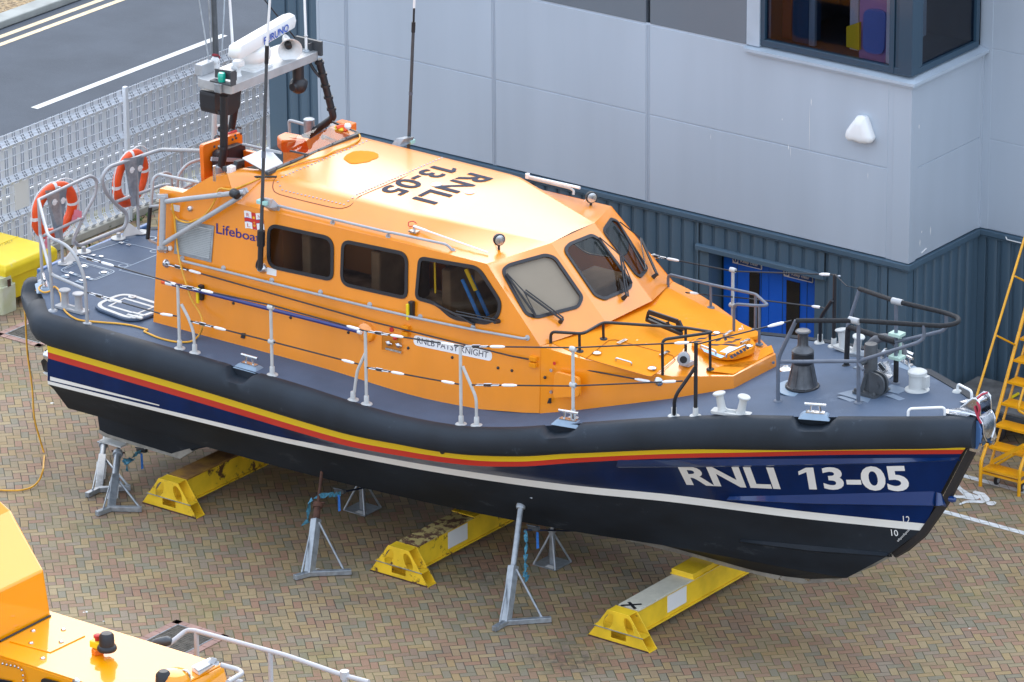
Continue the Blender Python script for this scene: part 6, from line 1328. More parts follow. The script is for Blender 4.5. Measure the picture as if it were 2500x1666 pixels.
# ---- mast platform
pl_ = []
z0 = 5.40; z1_ = 5.50
mast = MB(); cor = [(1.62,-.88),(2.22,-.88),(2.22,.88),(1.62,.88)]
cor = roundpoly([V((x,y,z0)) for x, y in cor], [.12,.05,.05,.12], 3); mast.prism(cor, (0,0,.115)); mp_ = mast.build('mast_platform', mat('platform_aluminium', (.46,.47,.48), .4, metal=.35, var=.08, vscale=5), LB, bevel=.012)
mb = MB(); mb.tube([V((1.95,-.84,4.2)), V((2.04,-.84,4.62)), P('B',460,735,Y=-.86)], .052, 12, fil=.05); mb.tube([V((1.93,1.0,4.3)), P('B',1300,900,Y=1.0), P('B',1185,455,Y=.86)], .048, 12, fil=.05); mb.tube([V((1.3,0,3.8)), V((1.65,0,5.4))], .05, 10)
mb.build('mast_legs', M['black'], LB, smooth=50)
mb = MB()
for t in (.15,.35,.55,.75,.95): p = lerp(P('B',1300,900,Y=1.0), P('B',1185,455,Y=.86), t); mb.lathe(p-V((0,0,.02)), [(.062,0),(.062,.035)], 12); 
mb.tube([P('B',1120,485,Y=.8), P('B',1150,540,Y=.82), P('B',1195,590,Y=.86)], .02, 8, fil=.08)
for y in (860, 990, 1130): mb.lathe(P('B',450,y,Y=-.85), [(.062,-.02),(.062,.02)], 12)
mb.build('cable_ties', M['rubber'], LB, smooth=40)
mb = MB()
for p in (V((1.96,-.84,4.22)), V((1.93,1.0,4.33))): mb.lathe(p, [(.075,0),(.075,.18),(.06,.19)], 14)
mb.build('leg_socket', M['gal'], LB, smooth=40)
mb = MB(); q = roundpoly([P('B',388,710,X=1.9), P('B',590,700,X=1.9), P('B',585,830,X=1.9), P('B',520,885,X=1.9), P('B',395,880,X=1.9)], .06, 3); mb.prism(q, (-.25,0,0)); mb.build('fender_box', M['rubber'], LB, bevel=.02, label='black padded box under the mast platform')
mb = MB(); f = lambda x, y, Y_: P('MP', x, y, Y=Y_)
def mpx(x, y, X_): return P('MP', x, y, X=X_)
# navigation light boards
mb = MB(); ya = -.90; a = [f(160,1100,ya), f(500,1150,ya), f(505,1310,ya), f(430,1340,ya), f(150,1290,ya)]; mb.prism([f(160,1100,ya-.0), f(500,1150,ya), f(500,1290,ya), f(160,1240,ya)], (0,.015,0)); lb_ = f(160,1250,ya); mb.hexa([V((x,y,lb_.z+dz)) for dz in (-.02,0) for x, y in ((lb_.x,ya-.10),(f(500,1290,ya).x,ya-.10),(f(500,1290,ya).x,ya),(lb_.x,ya))]); rx = f(500,1290,ya).x; mb.box((rx-.012,ya-.10,lb_.z),(rx,ya,lb_.z+.17))
o = mb.build('starboard_light_board', M['darkgrey'], LB); mb = MB(); c0_ = f(270,1250,ya-.05); mb.lathe((c0_.x,ya-.05,lb_.z), [(.045,0),(.05,.02),(.05,.10),(.04,.115)], 16); mb.build('green_lantern', mat('green_lens', (.0,.42,.30), .25, coat=1), LB, parent=o, smooth=40)
mb = MB(); yb2 = .88; mb.box((f(1460,700,yb2).x-.0,yb2-.02,f(1460,800,yb2).z),(f(1460,700,yb2).x+.42,yb2+.02,f(1460,800,yb2).z+.19)); mb.box((f(1740,700,yb2).x-.02,yb2-.1,f(1460,800,yb2).z),(f(1740,700,yb2).x,yb2,f(1460,800,yb2).z+.16)); mb.build('port_light_board', M['darkgrey'], LB)
# radar: pedestal, gearbox and open array scanner
rz0 = z0+.116; rc = V((1.93,-.12,rz0))
mb = MB(); mb.prism(roundpoly([rc+V((a,b,0)) for a, b in ((-.2,-.2),(.2,-.2),(.2,.2),(-.2,.2))], .05, 3), (0,0,.03)); mb.lathe(rc+V((0,0,.03)), [(.17,0),(.175,.05),(.24,.09),(.255,.15),(.235,.22),(.16,.26),(.09,.28),(.08,.32)], 24); ra_ = mb.build('radar', M['white'], LB, smooth=45)
e0, e1 = mpx(520,800,1.9), mpx(1330,320,1.9)
ce = rc+V((0,0,.40)); dd = (e1-e0); dd.z = 0; L2_ = .66; d_ = V((.0,1,0))
e0 = V((1.90,-.86,5.86)); e0 = P('MP',520,800,Z=5.90); e1 = P('MP',1330,330,Z=5.90)
mb = MB(); dd = (e1-e0).normalized(); sd_ = V((-dd.y, dd.x, 0)); up_ = V((0,0,1)); vs = []; prf = [(-.075,-.05),(-.02,-.065),(.06,-.06),(.075,0),(.06,.05),(0,.065),(-.06,.045)]; NN = 9
for i, (t, s_) in enumerate(((-.10,.3),(-.085,.7),(-.06,.93),(-.02,1),(1.0,1),(1.03,.93),(1.05,.7),(1.06,.3))):
    L_ = (e1-e0).length; p = e0+dd*((t if t < .5 else 1+(t-1))*L_)
    for a, b in prf: vs.append(p+sd_*(-a*s_*1.35)+up_*(b*s_*1.5))
K = len(prf); mb.add(vs, [(i*K+j, i*K+(j+1) % K, (i+1)*K+(j+1) % K, (i+1)*K+j) for i in range(7) for j in range(K)]+[tuple(range(K)), tuple(range(7*K, 8*K))]); sc2_ = mb.build('radar_scanner', M['white'], LB, parent=ra_, smooth=50)
rt_ = [P('MP',x,y,Z=5.90) for x, y in ((845,625),(1225,405),(1225,465),(860,690))]
fn_ = V((rt_[0].x, rt_[0].y, 5.93)); sidev = -sd_ if (-sd_).dot(V((1,-1,0))) > 0 else sd_
def rmap(u, v):
    p = lerp(e0, e1, lerp(.37, .86, u)); return p+sidev*(.109)+V((0,0,-.068+.10*v))
mb = MB(); add_text(mb, 'FURUNO', rmap, .02); mb.build('radar_lettering', M['blueink'], LB, parent=sc2_, merge=False)
# loudhailer, domes, camera, horn, aerials
hc = P('MP',1360,800,X=2.16); ax = V((.72,-.62,-.18)).normalized(); mb = MB(); mb.lathe(hc-ax*.30, [(.035,-.06),(.05,.0),(.06,.08),(.09,.17),(.15,.28),(.158,.30),(.145,.295),(.08,.16),(.03,.12)], 26, axis=ax); o = mb.build('loudhailer', M['white'], LB, smooth=45); MB().lathe(hc-ax*.17, [(.045,0),(.045,.08),(.03,.09)], 14, axis=ax).build('horn_driver', M['black'], LB, parent=o, smooth=40); MB().beam(V((hc.x-.2,hc.y+.12,5.5)), V((hc.x-.16,hc.y+.1,5.63)), .05,.05).build('horn_foot', M['darkgrey'], LB, parent=o)
p = P('MP',545,1210,Z=z0+.115); mb = MB(); mb.lathe(p, [(.04,0),(.025,.02),(.022,.10),(.03,.12),(.075,.14),(.08,.18),(.07,.2),(.0,.21)], 16); mb.build('gps_aerial', M['white'], LB, smooth=40)
p = P('MP',860,1060,Z=z0+.12); MB().tube([P('MP',870,1020,Z=5.56), P('MP',935,1055,Z=5.53), P('MP',890,1095,Z=5.52), P('MP',820,1100,Z=5.53)], .008, 5, fil=.03).build('radar_lead', M['black'], LB)
cmx = P('MP',1490,1130,X=2.12); mb = MB(); mb.tube([V((cmx.x,cmx.y,5.42)), V((cmx.x,cmx.y,cmx.z-.12))], .075, 14); bc = V((cmx.x,cmx.y,P('MP',1490,1360,X=2.12).z)); mb.sphere(bc, .115, 18); mb.lathe(bc+V((0,-.13,.0)), [(.05,0),(.06,.02),(.06,.24),(.05,.26)], 14, axis=(0,1,0)); mb.build('thermal_camera', M['rubber'], LB, smooth=45)
def aerial(a, b, r0, r1, m_, name='whip_aerial', parts=()):
    mb = MB(); mb.tube([a, b], r0, 8, r2=r1); o = mb.build(name, m_, LB, smooth=50)
    for (t0, t1, rr, mm) in parts: MB().tube([lerp(a,b,t0), lerp(a,b,t1)], rr, 8).build('aerial_ferrule', mm, LB, parent=o, smooth=50)
    return o
p = P('MP',465,1090,Z=z0+.115); b = P('MP',395,-60,X=p.x-.02); aerial(p, b, .019, .017, M['whitepl'], parts=((0,.13,.016,M['steel']),(.1,.12,.024,M['grey'])))
p = P('MP',1620,825,Z=z0+.115); b = P('MP',1590,-60,X=p.x-.05); aerial(p, b, .018, .016, M['whitepl'], parts=((0,.36,.017,M['steel']),(.27,.29,.026,M['steel'])))
MB().lathe(p, [(.05,0),(.05,.01),(.03,.03)], 12).build('aerial_base', M['gal'], LB)
# masts behind the platform
p = P('MP',180,840,X=1.6); b = P('MP',140,-80,X=1.5); aerial(V((p.x,p.y,5.45)), b, .04, .035, M['darkgrey'], 'light_mast', parts=((.06,.12,.045,M['whitepl']),)); 
p = P('MP',130,1310,X=1.55); b = P('MP',60,-60,X=1.5); aerial(p, b, .010, .010, M['gal'], 'mast_stay')
for a, b in (((75,1030),(-100,-60)),((275,830),(318,-60)),((1440,610),(930,-30))): MB().tube([P('MP',*a,X=1.6), P('MP',*b,X=1.4)], .010, 6).build('mast_stay', M['gal'] if a[0] < 1000 else M['black'], LB)
mb = MB(); mb.tube([P('MP',130,880,X=1.6), P('MP',200,880,X=1.6), P('MP',235,920,X=1.6), P('MP',195,985,X=1.6)], .018, 6, fil=.04); mb.tube([P('MP',510,710,X=1.75), P('MP',550,670,X=1.75)], .03, 6); mb.build('red_cable', mat('dark_red_cable', (.25,.01,.02), .5), LB)
mb = MB(); q = P('MP',220,1080,X=1.62); mb.box((1.56,-.80,5.515),(1.68,-.55,5.66)); mb.build('junction_box', M['grey'], LB, bevel=.01); MB().sphere(P('MP',165,970,X=1.58), .06, 10).build('anchor_lamp', M['whitepl'], LB, smooth=60)
mb = MB(); mb.box((1.98,-.93,5.40),(2.09,-.885,5.52)); mb.build('leg_clamp', M['gal'], LB, bevel=.01)
# frame behind the seat
mb = MB(); 
for x in (645, 815): mb.tube([P('R',x,180,X=.9), P('R',x+5,-60,X=.9), P('R',x+5,-150,X=.9)], .035, 8)
mb.tube([P('R',660,50,X=.9), P('R',830,20,X=.9)], .03, 8); mb.build('aft_mast_struts', M['greypost'], LB, smooth=50)
mb = MB()
for x, y in ((650,175),(810,110),(880,80)): mb.tube([P('R',x,y,X=1.6), P('R',x+20,y-35,X=1.6), P('R',x+60,y-20,X=1.6)], .014, 6, fil=.02)
for x, y in ((650,265),(760,230),(850,185),(890,170),(880,140),(945,120)): mb.sphere(P('R',x,y,X=1.755), .018, 6)
mb.build('seat_catches', M['darkgrey'], LB); MB().tube([P('R',770,140,X=1.65), P('R',890,95,X=1.65)], .022, 6).build('red_strap', M['redp'], LB)
# long whip aerials on side brackets
for c, b0, k, t0_, top_, yy in ((0,('W1',520,1070),('W1',540,10),('B',790,350),('B',815,-60),0), (1,None,('B',1865,1080),('B',1912,170),('B',1920,-60),1.3)):
    if c == 0:
        a = SD(*b0, .10); m_ = P(*k, Y=a.y+.04); t_ = P(*t0_, Y=a.y+.06); e_ = P(*top_, Y=a.y+.08)
        aerial(a, t_, .024, .020, M['darkgrey'], parts=((.0,.10,.036,M['rubber']),(.10,.17,.05,M['black']),(.92,1.0,.026,M['black']),(.5,.53,.027,M['greyblue']))); aerial(t_, e_, .017, .016, M['whitepl'])
        MB().lathe(SD('W1',565,1075,0), [(.07,0),(.06,.03),(.03,.08)], 16, axis=nS).build('aerial_socket', M['steel'], LB, smooth=40)
        mb = MB(); mb.tube([SD('W1',560,770,.1), SD('W1',545,860,.08), SD('W1',470,960,.06), SD('W1',450,1060,.06), SD('W1',520,1110,.08), SD('W1',555,1060,.08)], .013, 6, fil=.06); mb.build('aerial_cable', M['rubber'], LB)
        q = P('R',1180,880,Y=m_.y); mb = MB(); mb.prism([onroof('R',1240,960)+V((0,0,.0)), onroof('R',1300,910), onroof('R',1290,905)+V((-.02,-.1,.12)), q+V((.0,.0,.06)), q+V((0,0,-.05))], (.12,.0,.0)); mb.build('aerial_bracket', M['grey'], LB, bevel=.005)
        mb = MB(); mb.box((q.x-.07,q.y-.04,q.z-.02),(q.x+.09,q.y+.05,q.z+.03)); mb.build('bracket_clamp', mat('green_tape', (.35,.60,.55), .5), LB, bevel=.006)
    else:
        m_ = P(*k, Y=yy); a = V((m_.x, yy, m_.z-.35)); t_ = P(*t0_, Y=yy); e_ = P('B',1920,-60,Y=yy)
        aerial(a, t_, .024, .020, M['darkgrey'], parts=((.93,1.0,.026,M['black']),(.5,.52,.027,M['greyblue']))); aerial(t_, P('B',1916,60,Y=yy), .014, .014, M['black']); aerial(P('B',1916,62,Y=yy), e_, .016, .016, M['whitepl'])
        mb = MB(); mb.prism([P('B',1740,1110,Y=1.05), P('B',1775,1060,Y=1.1), P('B',1850,1045,Y=1.25), P('B',1840,1085,Y=1.25), P('B',1770,1120,Y=1.05)], (.1,.05,0)); mb.build('aerial_bracket', M['gal'], LB, bevel=.005)
        mb = MB(); mb.box((m_.x-.08,m_.y-.05,m_.z-.02),(m_.x+.1,m_.y+.04,m_.z+.03)); mb.build('bracket_clamp', bpy.data.materials['green_tape'], LB, bevel=.006)
# ------------------------------------------------------------------ life rings hung on the stern rail
def ring(c, cx, cy, X_, lab, tilt, X2=None):
    p = P(c, cx, cy, X=X_); t = thing('life_ring', lab, 'life ring', p, 'orange life rings hung on the stern rail')
    ax = V(tilt).normalized(); e = V((0,0,1)); e = (e-ax*e.dot(ax)).normalized(); g = ax.cross(e); Rr, r_ = .325, .078
    mb = MB(); mw = MB(); N = 48; K = 10
    for i in range(N):
        a0, a1 = 2*math.pi*i/N, 2*math.pi*(i+1)/N; white = (i % 12) in (0,)
        m_ = mw if white else mb; vs = []
        for a in (a0, a1):
            rd = e*math.cos(a)+g*math.sin(a)
            for k in range(K):
                b = 2*math.pi*k/K; rr = r_*(1.02 if white else 1); vs.append(p+rd*(Rr+rr*math.cos(b))+ax*(rr*.72*math.sin(b)))
        m_.add(vs, [(k, (k+1) % K, (k+1) % K+K, k+K) for k in range(K)])
    mb.build('ring', M['lifering'], t, smooth=70); mw.build('white_band', M['white'], t, smooth=70)
    mb = MB(); pts = []
    for i in range(33):
        a = 2*math.pi*i/32; k = Rr+r_+.012+.05*abs(math.sin(2*a)); rd = e*math.cos(a)+g*math.sin(a); pts.append(p+rd*k+ax*.02)
    mb.tube(pts[:-1], .008, 6, closed=True); mb.build('grab_line', M['sticker'], t)
    return t, p, ax, e, g
r1 = ring('A', 998, 425, -1.22, 'clean orange life ring with white bands on the far stern rail, beside the fence post', (1,.12,-.08))
r2 = ring('A', 415, 670, -1.12, 'orange life ring trailing pink tape, on the near stern rail above the yellow bin', (1,-.1,-.1))
mb = MB(); p = r2[1]
for d in ((-.28,-.05),(-.33,-.08),(-.25,-.12),(.22,-.3),(.26,-.36)): 
    a = p+r2[4]*d[0]+r2[3]*d[1]+V((.08,0,0)); mb.add([a, a+V((.02,.07,-.02)), a+V((.03,.05,-.11)), a+V((0,-.03,-.08))], [(0,1,2,3)])
mb.build('pink_tape', mat('pink_tape', (.70,.22,.28), .6), r2[0]); 
for (cx, cy, top, bot, w_) in ((430,0,(395,500),(430,885),.1),(1030,0,(1000,230),(1020,640),.1)):
    X_ = -1.05 if cx > 500 else -1.0
    tl, tr = P('A',345 if cx < 500 else 945, 520 if cx < 500 else 275, X=X_), P('A',515 if cx < 500 else 1110, 490 if cx < 500 else 240, X=X_); bl, br = P('A',425 if cx < 500 else 1005, 885 if cx < 500 else 640, X=X_), P('A',470 if cx < 500 else 1035, 870 if cx < 500 else 630, X=X_)
    md_ = lerp(tl, tr, .5)+V((.05,0,0)); mbm = lerp(bl, br, .5)+V((.05,0,0)); mb = MB(); mb.quad(tl, md_, mbm, bl); mb.quad(md_, tr, br, mbm); o = mb.build('ring_bracket', M['gal'], LB)
    mb = MB()
    for t_, k in ((.25,-1),(.25,1)): q = lerp(lerp(tl,tr,.5+.28*k*.9), lerp(bl,br,.5), t_)+V((.035,0,0)); mb.lathe(q, [(.045,0),(.045,.004)], 14, axis=(1,0,0)); mb.beam(q+V((.006,-.05,0)), q+V((.006,.05,0)), .006,.02, up=V((0,0,1)))
    mb.build('bracket_hole', M['sticker'], LB, parent=o)
# ------------------------------------------------------------------ boat hook along the cabin side
a, b = SD('C',145,903,.11), SD('C',1668,1290,.11)
t = thing('boat_hook', 'long blue boat hook with white ends stowed along the orange cabin side', 'boat hook', lerp(a,b,.5))
MB().tube([lerp(a,b,.055), lerp(a,b,.985)], .026, 12).build('shaft', M['blueshaft'], t, smooth=60); MB().tube([lerp(a,b,.02), lerp(a,b,.055)], .029, 12).build('white_collar', M['whitepl'], t, smooth=60); MB().tube([lerp(a,b,.985), lerp(a,b,1.0)], .03, 12).build('white_collar', M['whitepl'], t, smooth=60); MB().tube([a, lerp(a,b,.02)], .028, 12, r2=.03).build('orange_tip', M['lifering'], t, smooth=60)
# ------------------------------------------------------------------ yellow hose from the deck to the paving
mb = MB()
pts = [onroof('R',2225,130)+V((0,0,.03)), onroof('R',2265,170)+V((0,0,.02)), onroof('R',2235,220)+V((0,0,.015)), onroof('R',2100,290)+V((0,0,.015)), onroof('R',1960,330)+V((0,0,.015)), onroof('R',1850,395)+V((0,0,.015)), onroof('R',1600,450)+V((0,0,.015)), onroof('R',1400,520)+V((0,0,.015)), onroof('R',1200,610)+V((0,0,.02)), onroof('R',1010,705)+V((0,0,.03)), SD('R',830,745,.05), SD('R',720,722,.05), SD('R',685,745,.05), SD('R',670,820,.06), SD('R',620,930,.06), SD('A',1560,720,.07), SD('A',1440,770,.06), SD('A',1360,745,.05), SD('A',1320,690,.05), SD('A',1315,600,.16), SD('A',1335,720,.05), SD('C',250,560,.05), SD('C',275,740,.07), SD('C',320,900,.09), SD('C',370,1050,.1), SD('C',440,1150,.08)]
pts += [P('C',460,1240,Y=-1.72), onz('C',430,1330)+V((0,0,.03)), onz('C',370,1375)+V((0,0,.015)), onz('C',250,1375)+V((0,0,.015)), onz('C',120,1345)+V((0,0,.015)), onz('C',0,1290)+V((0,0,.015)), onz('Q',1900,990)+V((0,0,.015)), onz('Q',1600,910)+V((0,0,.015)), onz('Q',1200,880)+V((0,0,.015)), onz('Q',900,855)+V((0,0,.015)), onz('Q',780,800)+V((0,0,.02)), onz('Q',690,720)+V((0,0,.02)), onz('Q',655,620)+V((0,0,.02)), onz('Q',640,500)+V((0,0,.02)), onz('Q',600,410)+V((0,0,.02)), onz('Q',540,365)+V((0,0,.02)), onz('Q',490,440)+V((0,0,.02)), onz('Q',400,465)+V((0,0,.02)), onz('Q',330,435)+V((0,0,.03)), onz('Q',320,400)+V((0,0,.03)), onz('Q',380,355)+V((0,0,.03)), onz('Q',430,350)+V((0,0,.03)), onz('Q',380,372)+V((0,0,.04)), P('Q',310,400,X=-.78), P('Q',200,450,X=-.95), P('Q',130,510,X=-1.12), P('Q',108,600,X=-1.15), P('Q',130,780,X=-1.1), P('G',160,520,X=-1.1), P('G',190,700,X=-1.0), P('G',200,900,X=-.9), P('G',235,1020,X=-.85), P('G',262,1110,X=-.8)]
pts += [P('G',255,1200,Z=.25), P('G',235,1260,Z=.06), P('G',190,1305,Z=.02), P('G',120,1322,Z=.02), P('G',0,1322,Z=.02), P('G',-200,1300,Z=.02)]
o = MB().tube(pts, .0125, 8, fil=.25).build('yellow_hose', M['ropey'], None, smooth=60, merge=False); tag(o, 'thin yellow hose trailing from the cabin roof over the stern to the paving', 'hose')
# ------------------------------------------------------------------ steel beams under the keel
def beam_(x0, lab, my, mt_, mf, tape=False, plate=True, yb0=-1.87):
    t = thing('support_beam', lab, 'support beam', (x0, 0, 0), 'yellow beams carrying the keel'); H_ = .415; L_ = 1.66
    mb = MB(); mb.box((x0-.15,-L_,H_-.025),(x0+.15,L_,H_), 1); mb.box((x0-.15,-L_,.07),(x0+.15,L_,.09), 0); mb.box((x0-.145,-L_+.001,.09),(x0-.125,L_-.001,H_-.025), 0); mb.box((x0+.10,-L_+.001,.09),(x0+.12,L_-.001,H_-.025), 0)
    mb.build('girder', [my, mt_], t, bevel=.004)
    mb = MB(); mb.box((x0-.16,-.54,H_+.002),(x0+.16,.54,kz(x0)-.022)); mb.box((x0-.18,-.545,H_+.0015),(x0+.18,.545,H_+.014)); mb.build('keel_block', my, t, bevel=.006)
    for s in (-1, 1):
        y = s*1.87; mb = MB(); out = [(-.46,0),(.46,0),(.42,.05),(.16,H_),(-.16,H_),(-.42,.05)]
        h1 = [(-.15+.065*math.cos(a)*1.0+.035*math.sin(a), .26+.11*math.sin(a)) for a in [i*math.pi/8 for i in range(16)]]; h2 = [(-u, v) for u, v in h1][::-1]; h3 = [(-.11,.06),(.11,.06),(.11,.15),(-.11,.15)]
        for k, yy in enumerate((y, y-s*.16)):
            f = lambda q: [V((x0+u, yy, v)) for u, v in q]; mb.panel(f(out), [f(h1), f(h2), f(h3)] if k == 0 else [f(h3)], (0,-s*.012,0))
        ym = y-s*.08
        mb.hexa([V((x0-.46,ym-.08,.001)), V((x0+.46,ym-.08,.001)), V((x0+.46,ym+.08,.001)), V((x0-.46,ym+.08,.001)), V((x0-.46,ym-.08,.012)), V((x0+.46,ym-.08,.012)), V((x0+.46,ym+.08,.012)), V((x0-.46,ym+.08,.012))])
        mb.box((x0-.155,ym-.079,H_-.012),(x0+.155,ym+.079,H_-.0005)); mb.box((x0-.01,ym-.066,.16),(x0+.01,ym+.066,H_-.013)); mb.box((x0-.37,ym-.066,.16),(x0+.37,ym+.066,.168))
        mb.build('foot', mf, t, bevel=.003)
        mb = MB(); yy = y+(.001 if s > 0 else -.001); mb.beam(V((x0-.365,y-s*-.004,.165)), V((x0+.365,y-s*-.004,.165)), .012, .008); mb.build('foot_weld', M['gal'], t)
        if y < 0: 
            mb = MB(); mb.box((x0-.45,y-.006,.0),(x0+.45,y-.0005,.018)); mb.build('rusty_edge', M['rust'], t)
    if plate: MB().box((x0+.1205,-1.02,.14),(x0+.123,-.62,.36)).build('data_plate', M['sticker'], t)
    if tape:
        mb = MB(); mb.beam(V((x0-.1,-1.68,H_+.002)), V((x0+.08,-1.5,H_+.002)), .04, .002); mb.beam(V((x0+.1,-1.66,H_+.003)), V((x0-.08,-1.54,H_+.003)), .04, .002); mb.build('black_tape_cross', M['black'], t)
beam_(1.83, 'rust-stained yellow beam with ochre top nearest the stern', M['beamy1'], M['beamtop1'], M['foot1'], plate=False)
beam_(5.55, 'middle yellow beam with flaking rusty paint under the keel', M['beamy2'], M['beamtop2'], M['beamy2'])
beam_(8.9, 'cleaner yellow beam with pale speckled top near the bow, black tape cross on its end', M['beamy3'], M['beamtop3'], M['beamy3'], tape=True)
# ------------------------------------------------------------------ leaning jacks
def jack(lab, base, head, leg1, leg2, tube_top, strut, m_tube=M['gal'], screw=M['gal'], sleeve=.42, pad=None, group='tall jacks propping the hull', plate=True, s0=.045):
    b, h = V(base), V(head); t = thing('hull_jack', lab, 'jack stand', b, group); d = (h-b).normalized(); L_ = (h-b).length; e_ = V((1,0,0)); mb = MB()
    mb.beam(b+V((0,0,.02)), lerp(b,h,sleeve), .10, .10, up=V((0,1,0))); mb.build('sleeve', M['gal'], t, bevel=.008)
    mb = MB(); mb.tube([lerp(b,h,sleeve-.04), lerp(b,h,tube_top)], s0, 14); mb.lathe(lerp(b,h,tube_top), [(s0+.02,-.03),(s0+.025,.0),(s0+.02,.03)], 12, axis=d); mb.build('inner_tube', m_tube, t, smooth=50)
    MB().tube([lerp(b,h,tube_top), h-d*.02], .02, 10).build('screw', screw, t, smooth=50)
    mb = MB(); hx = lerp(b,h,tube_top+.03); mb.tube([hx-V((.09,.02,0)), hx+V((.09,.02,0))], .012, 6); mb.build('screw_handle', screw, t)
    for q in (leg1, leg2):
        q = V(q); mb = MB(); mb.beam(V((b.x,b.y,.04)), V((q.x,q.y,.04)), .065, .065); mb.build('foot_leg', M['gal'], t, bevel=.006)
    if strut:
        mb = MB(); a = lerp(b,h,sleeve-.02)+V((.05,0,0)); mb.tube([a, V(strut)], .016, 8); mb.tube([a-V((.1,0,0)), V(leg1)*.5+V((b.x,b.y,0))*.5+V((0,.0,.06))], .012, 8) ; mb.build('brace', M['gal'], t, smooth=50)
    if plate:
        p0, p1 = lerp(b,h,sleeve*.38), lerp(b,h,sleeve*.88); o_ = V((0,-.0525,0)); w_ = V((.043,0,0)); mb = MB(); mb.add([p0-w_+o_, p0+w_+o_, p1+w_+o_, p1-w_+o_], [(0,1,2,3)])
        w2 = V((.0525,0,0)); y2 = V((0,.043,0)); mb.add([p0+w2-y2, p0+w2+y2, p1+w2+y2, p1+w2-y2], [(0,1,2,3)]); o = mb.build('safety_label', M['sticker'], t)
        mb = MB(); pm = lerp(p0,p1,.55)+V((-.015,-.0535,0)); mb.add([pm, pm+V((.015,0,0)), lerp(p0,p1,.75)+V((.0,-.0535,0)), lerp(p0,p1,.75)+V((-.015,-.0535,0))], [(0,1,2,3)]); mb.build('label_flash', M['yellowpl'], t, parent=o)
    if pad:
        mb = MB(); n_ = V(pad).normalized(); e = V((1,0,0)); e = (e-n_*e.dot(n_)).normalized(); g_ = n_.cross(e); c_ = h+n_*.0; q = [c_+e*a+g_*b_ for a, b_ in ((-.24,-.13),(.24,-.13),(.24,.13),(-.24,.13))]; mb.prism(q, n_*.02); mb.build('head_plate', M['gal'], t)
    return t
g = lambda c, x, y: P(c, x, y, Z=.04)
jb = g('JC',345,1385); hh = P('JC',500,130,Y=-1.62); jack('tall jack with rusty brown screw tube and blue strap, amidships', (jb.x,jb.y,0), hh, g('JC',180,1430), g('JC',820,1365), .62, g('JC',740,1360), m_tube=M['rust'], screw=M['rust'], sleeve=.50)
jb = g('JD',215,1410); hh = P('JD',375,175,Y=-1.30); jack('tallest silver jack with wide head plate under the forward hull', (jb.x,jb.y,0), hh, g('JD',100,1475), g('JD',650,1380), .90, g('JD',570,1385), sleeve=.45, pad=(.15,.5,1), s0=.036)
jb = g('JK',440,1265); hh = P('JK',570,265,Y=-1.20); jack('short jack with cross-handle screw, nearer of the pair under the stern', (jb.x,jb.y,0), hh, g('JK',225,1345), g('JK',920,1275), .84, g('JK',885,1250), screw=M['rust'], sleeve=.50)
jb = g('JK',255,975); hh = P('JK',345,150,Y=-.75); jack('jack standing furthest aft with label and wired pin, behind the stern pair', (jb.x,jb.y,0), hh, g('JK',75,1060), g('JK',745,945), .84, g('JK',725,935), sleeve=.62, s0=.04)
t = thing('jack_head', 'pale timber-topped head plate under the bilge keel at the stern', 'head plate', P('JK',520,230,Y=-1.2))
a, b = P('JK',365,185,Y=-1.2), P('JK',690,275,Y=-1.2); mb = MB(); mb.hexa([V((a.x,-1.33,a.z-.015)), V((b.x,-1.33,a.z-.015)), V((b.x,-1.07,a.z-.015)), V((a.x,-1.07,a.z-.015)), V((a.x,-1.33,a.z+.01)), V((b.x,-1.33,a.z+.01)), V((b.x,-1.07,a.z+.01)), V((a.x,-1.07,a.z+.01))]); mb.build('plate', M['greypost'], t)
def pyramid(lab, cc, head, hw=.175, n_=V((0,-.35,1))):
    b = V((cc.x, cc.y, 0)); t = thing('pyramid_jack', lab, 'jack stand', b, 'pyramid jacks on square base plates behind the keel'); mb = MB(); cs = [b+V((a*hw, c_*hw, 0)) for a, c_ in ((-1,-1),(1,-1),(1,1),(-1,1))]; mb.prism([v+V((0,0,.003)) for v in cs], (0,0,.012)); mb.build('base_plate', M['gal'], t)
    hz_2 = head.z; mb = MB(); mb.tube([b+V((0,0,.015)), b+V((0,0,hz_2*.74))], .04, 12); mb.tube([b+V((0,0,hz_2*.7)), b+V((0,0,hz_2-.06))], .027, 12); mb.lathe(b+V((0,0,hz_2*.74)), [(.055,0),(.055,.03)], 10); mb.build('column', M['gal'], t, smooth=50)
    mb = MB()
    for c_ in cs: mb.tube([lerp(c_, b, .05)+V((0,0,.015)), b+V((0,0,hz_2*.66))+(c_-b)*.12], .015, 8)
    mb.build('struts', M['gal'], t, smooth=50)
    n2 = n_.normalized(); e = V((1,0,0)); g_ = n2.cross(e); hp_ = b+V((0,0,hz_2)); q = [hp_+e*a+g_*c_ for a, c_ in ((-.18,-.12),(.18,-.12),(.18,.12),(-.18,.12))]; MB().prism(q, n2*.03).build('head_pad', M['rubber'], t); mb = MB(); mb.beam(b+V((-.07,0,hz_2-.07)), b+V((.07,0,hz_2-.02)), .05, .05); mb.build('swivel', M['gal'], t)
    mb = MB(); mb.add([b+V((x,y,.0165)) for x, y in ((-.0,-.16),(.13,-.16),(.13,-.08),(-.0,-.08))], [(0,1,2,3)]); mb.build('base_label', M['sticker'], t); return t
c1_ = P('JC',945,665,Z=0); pyramid('square-based pyramid jack behind the rusty tall jack, left of the middle beam', c1_, P('JC',895,190,X=c1_.x))
c2_ = P('JD',660,850,Z=0); pyramid('square-based pyramid jack right of the tallest jack, behind a hanging blue strap', c2_, P('JD',640,440,X=c2_.x))
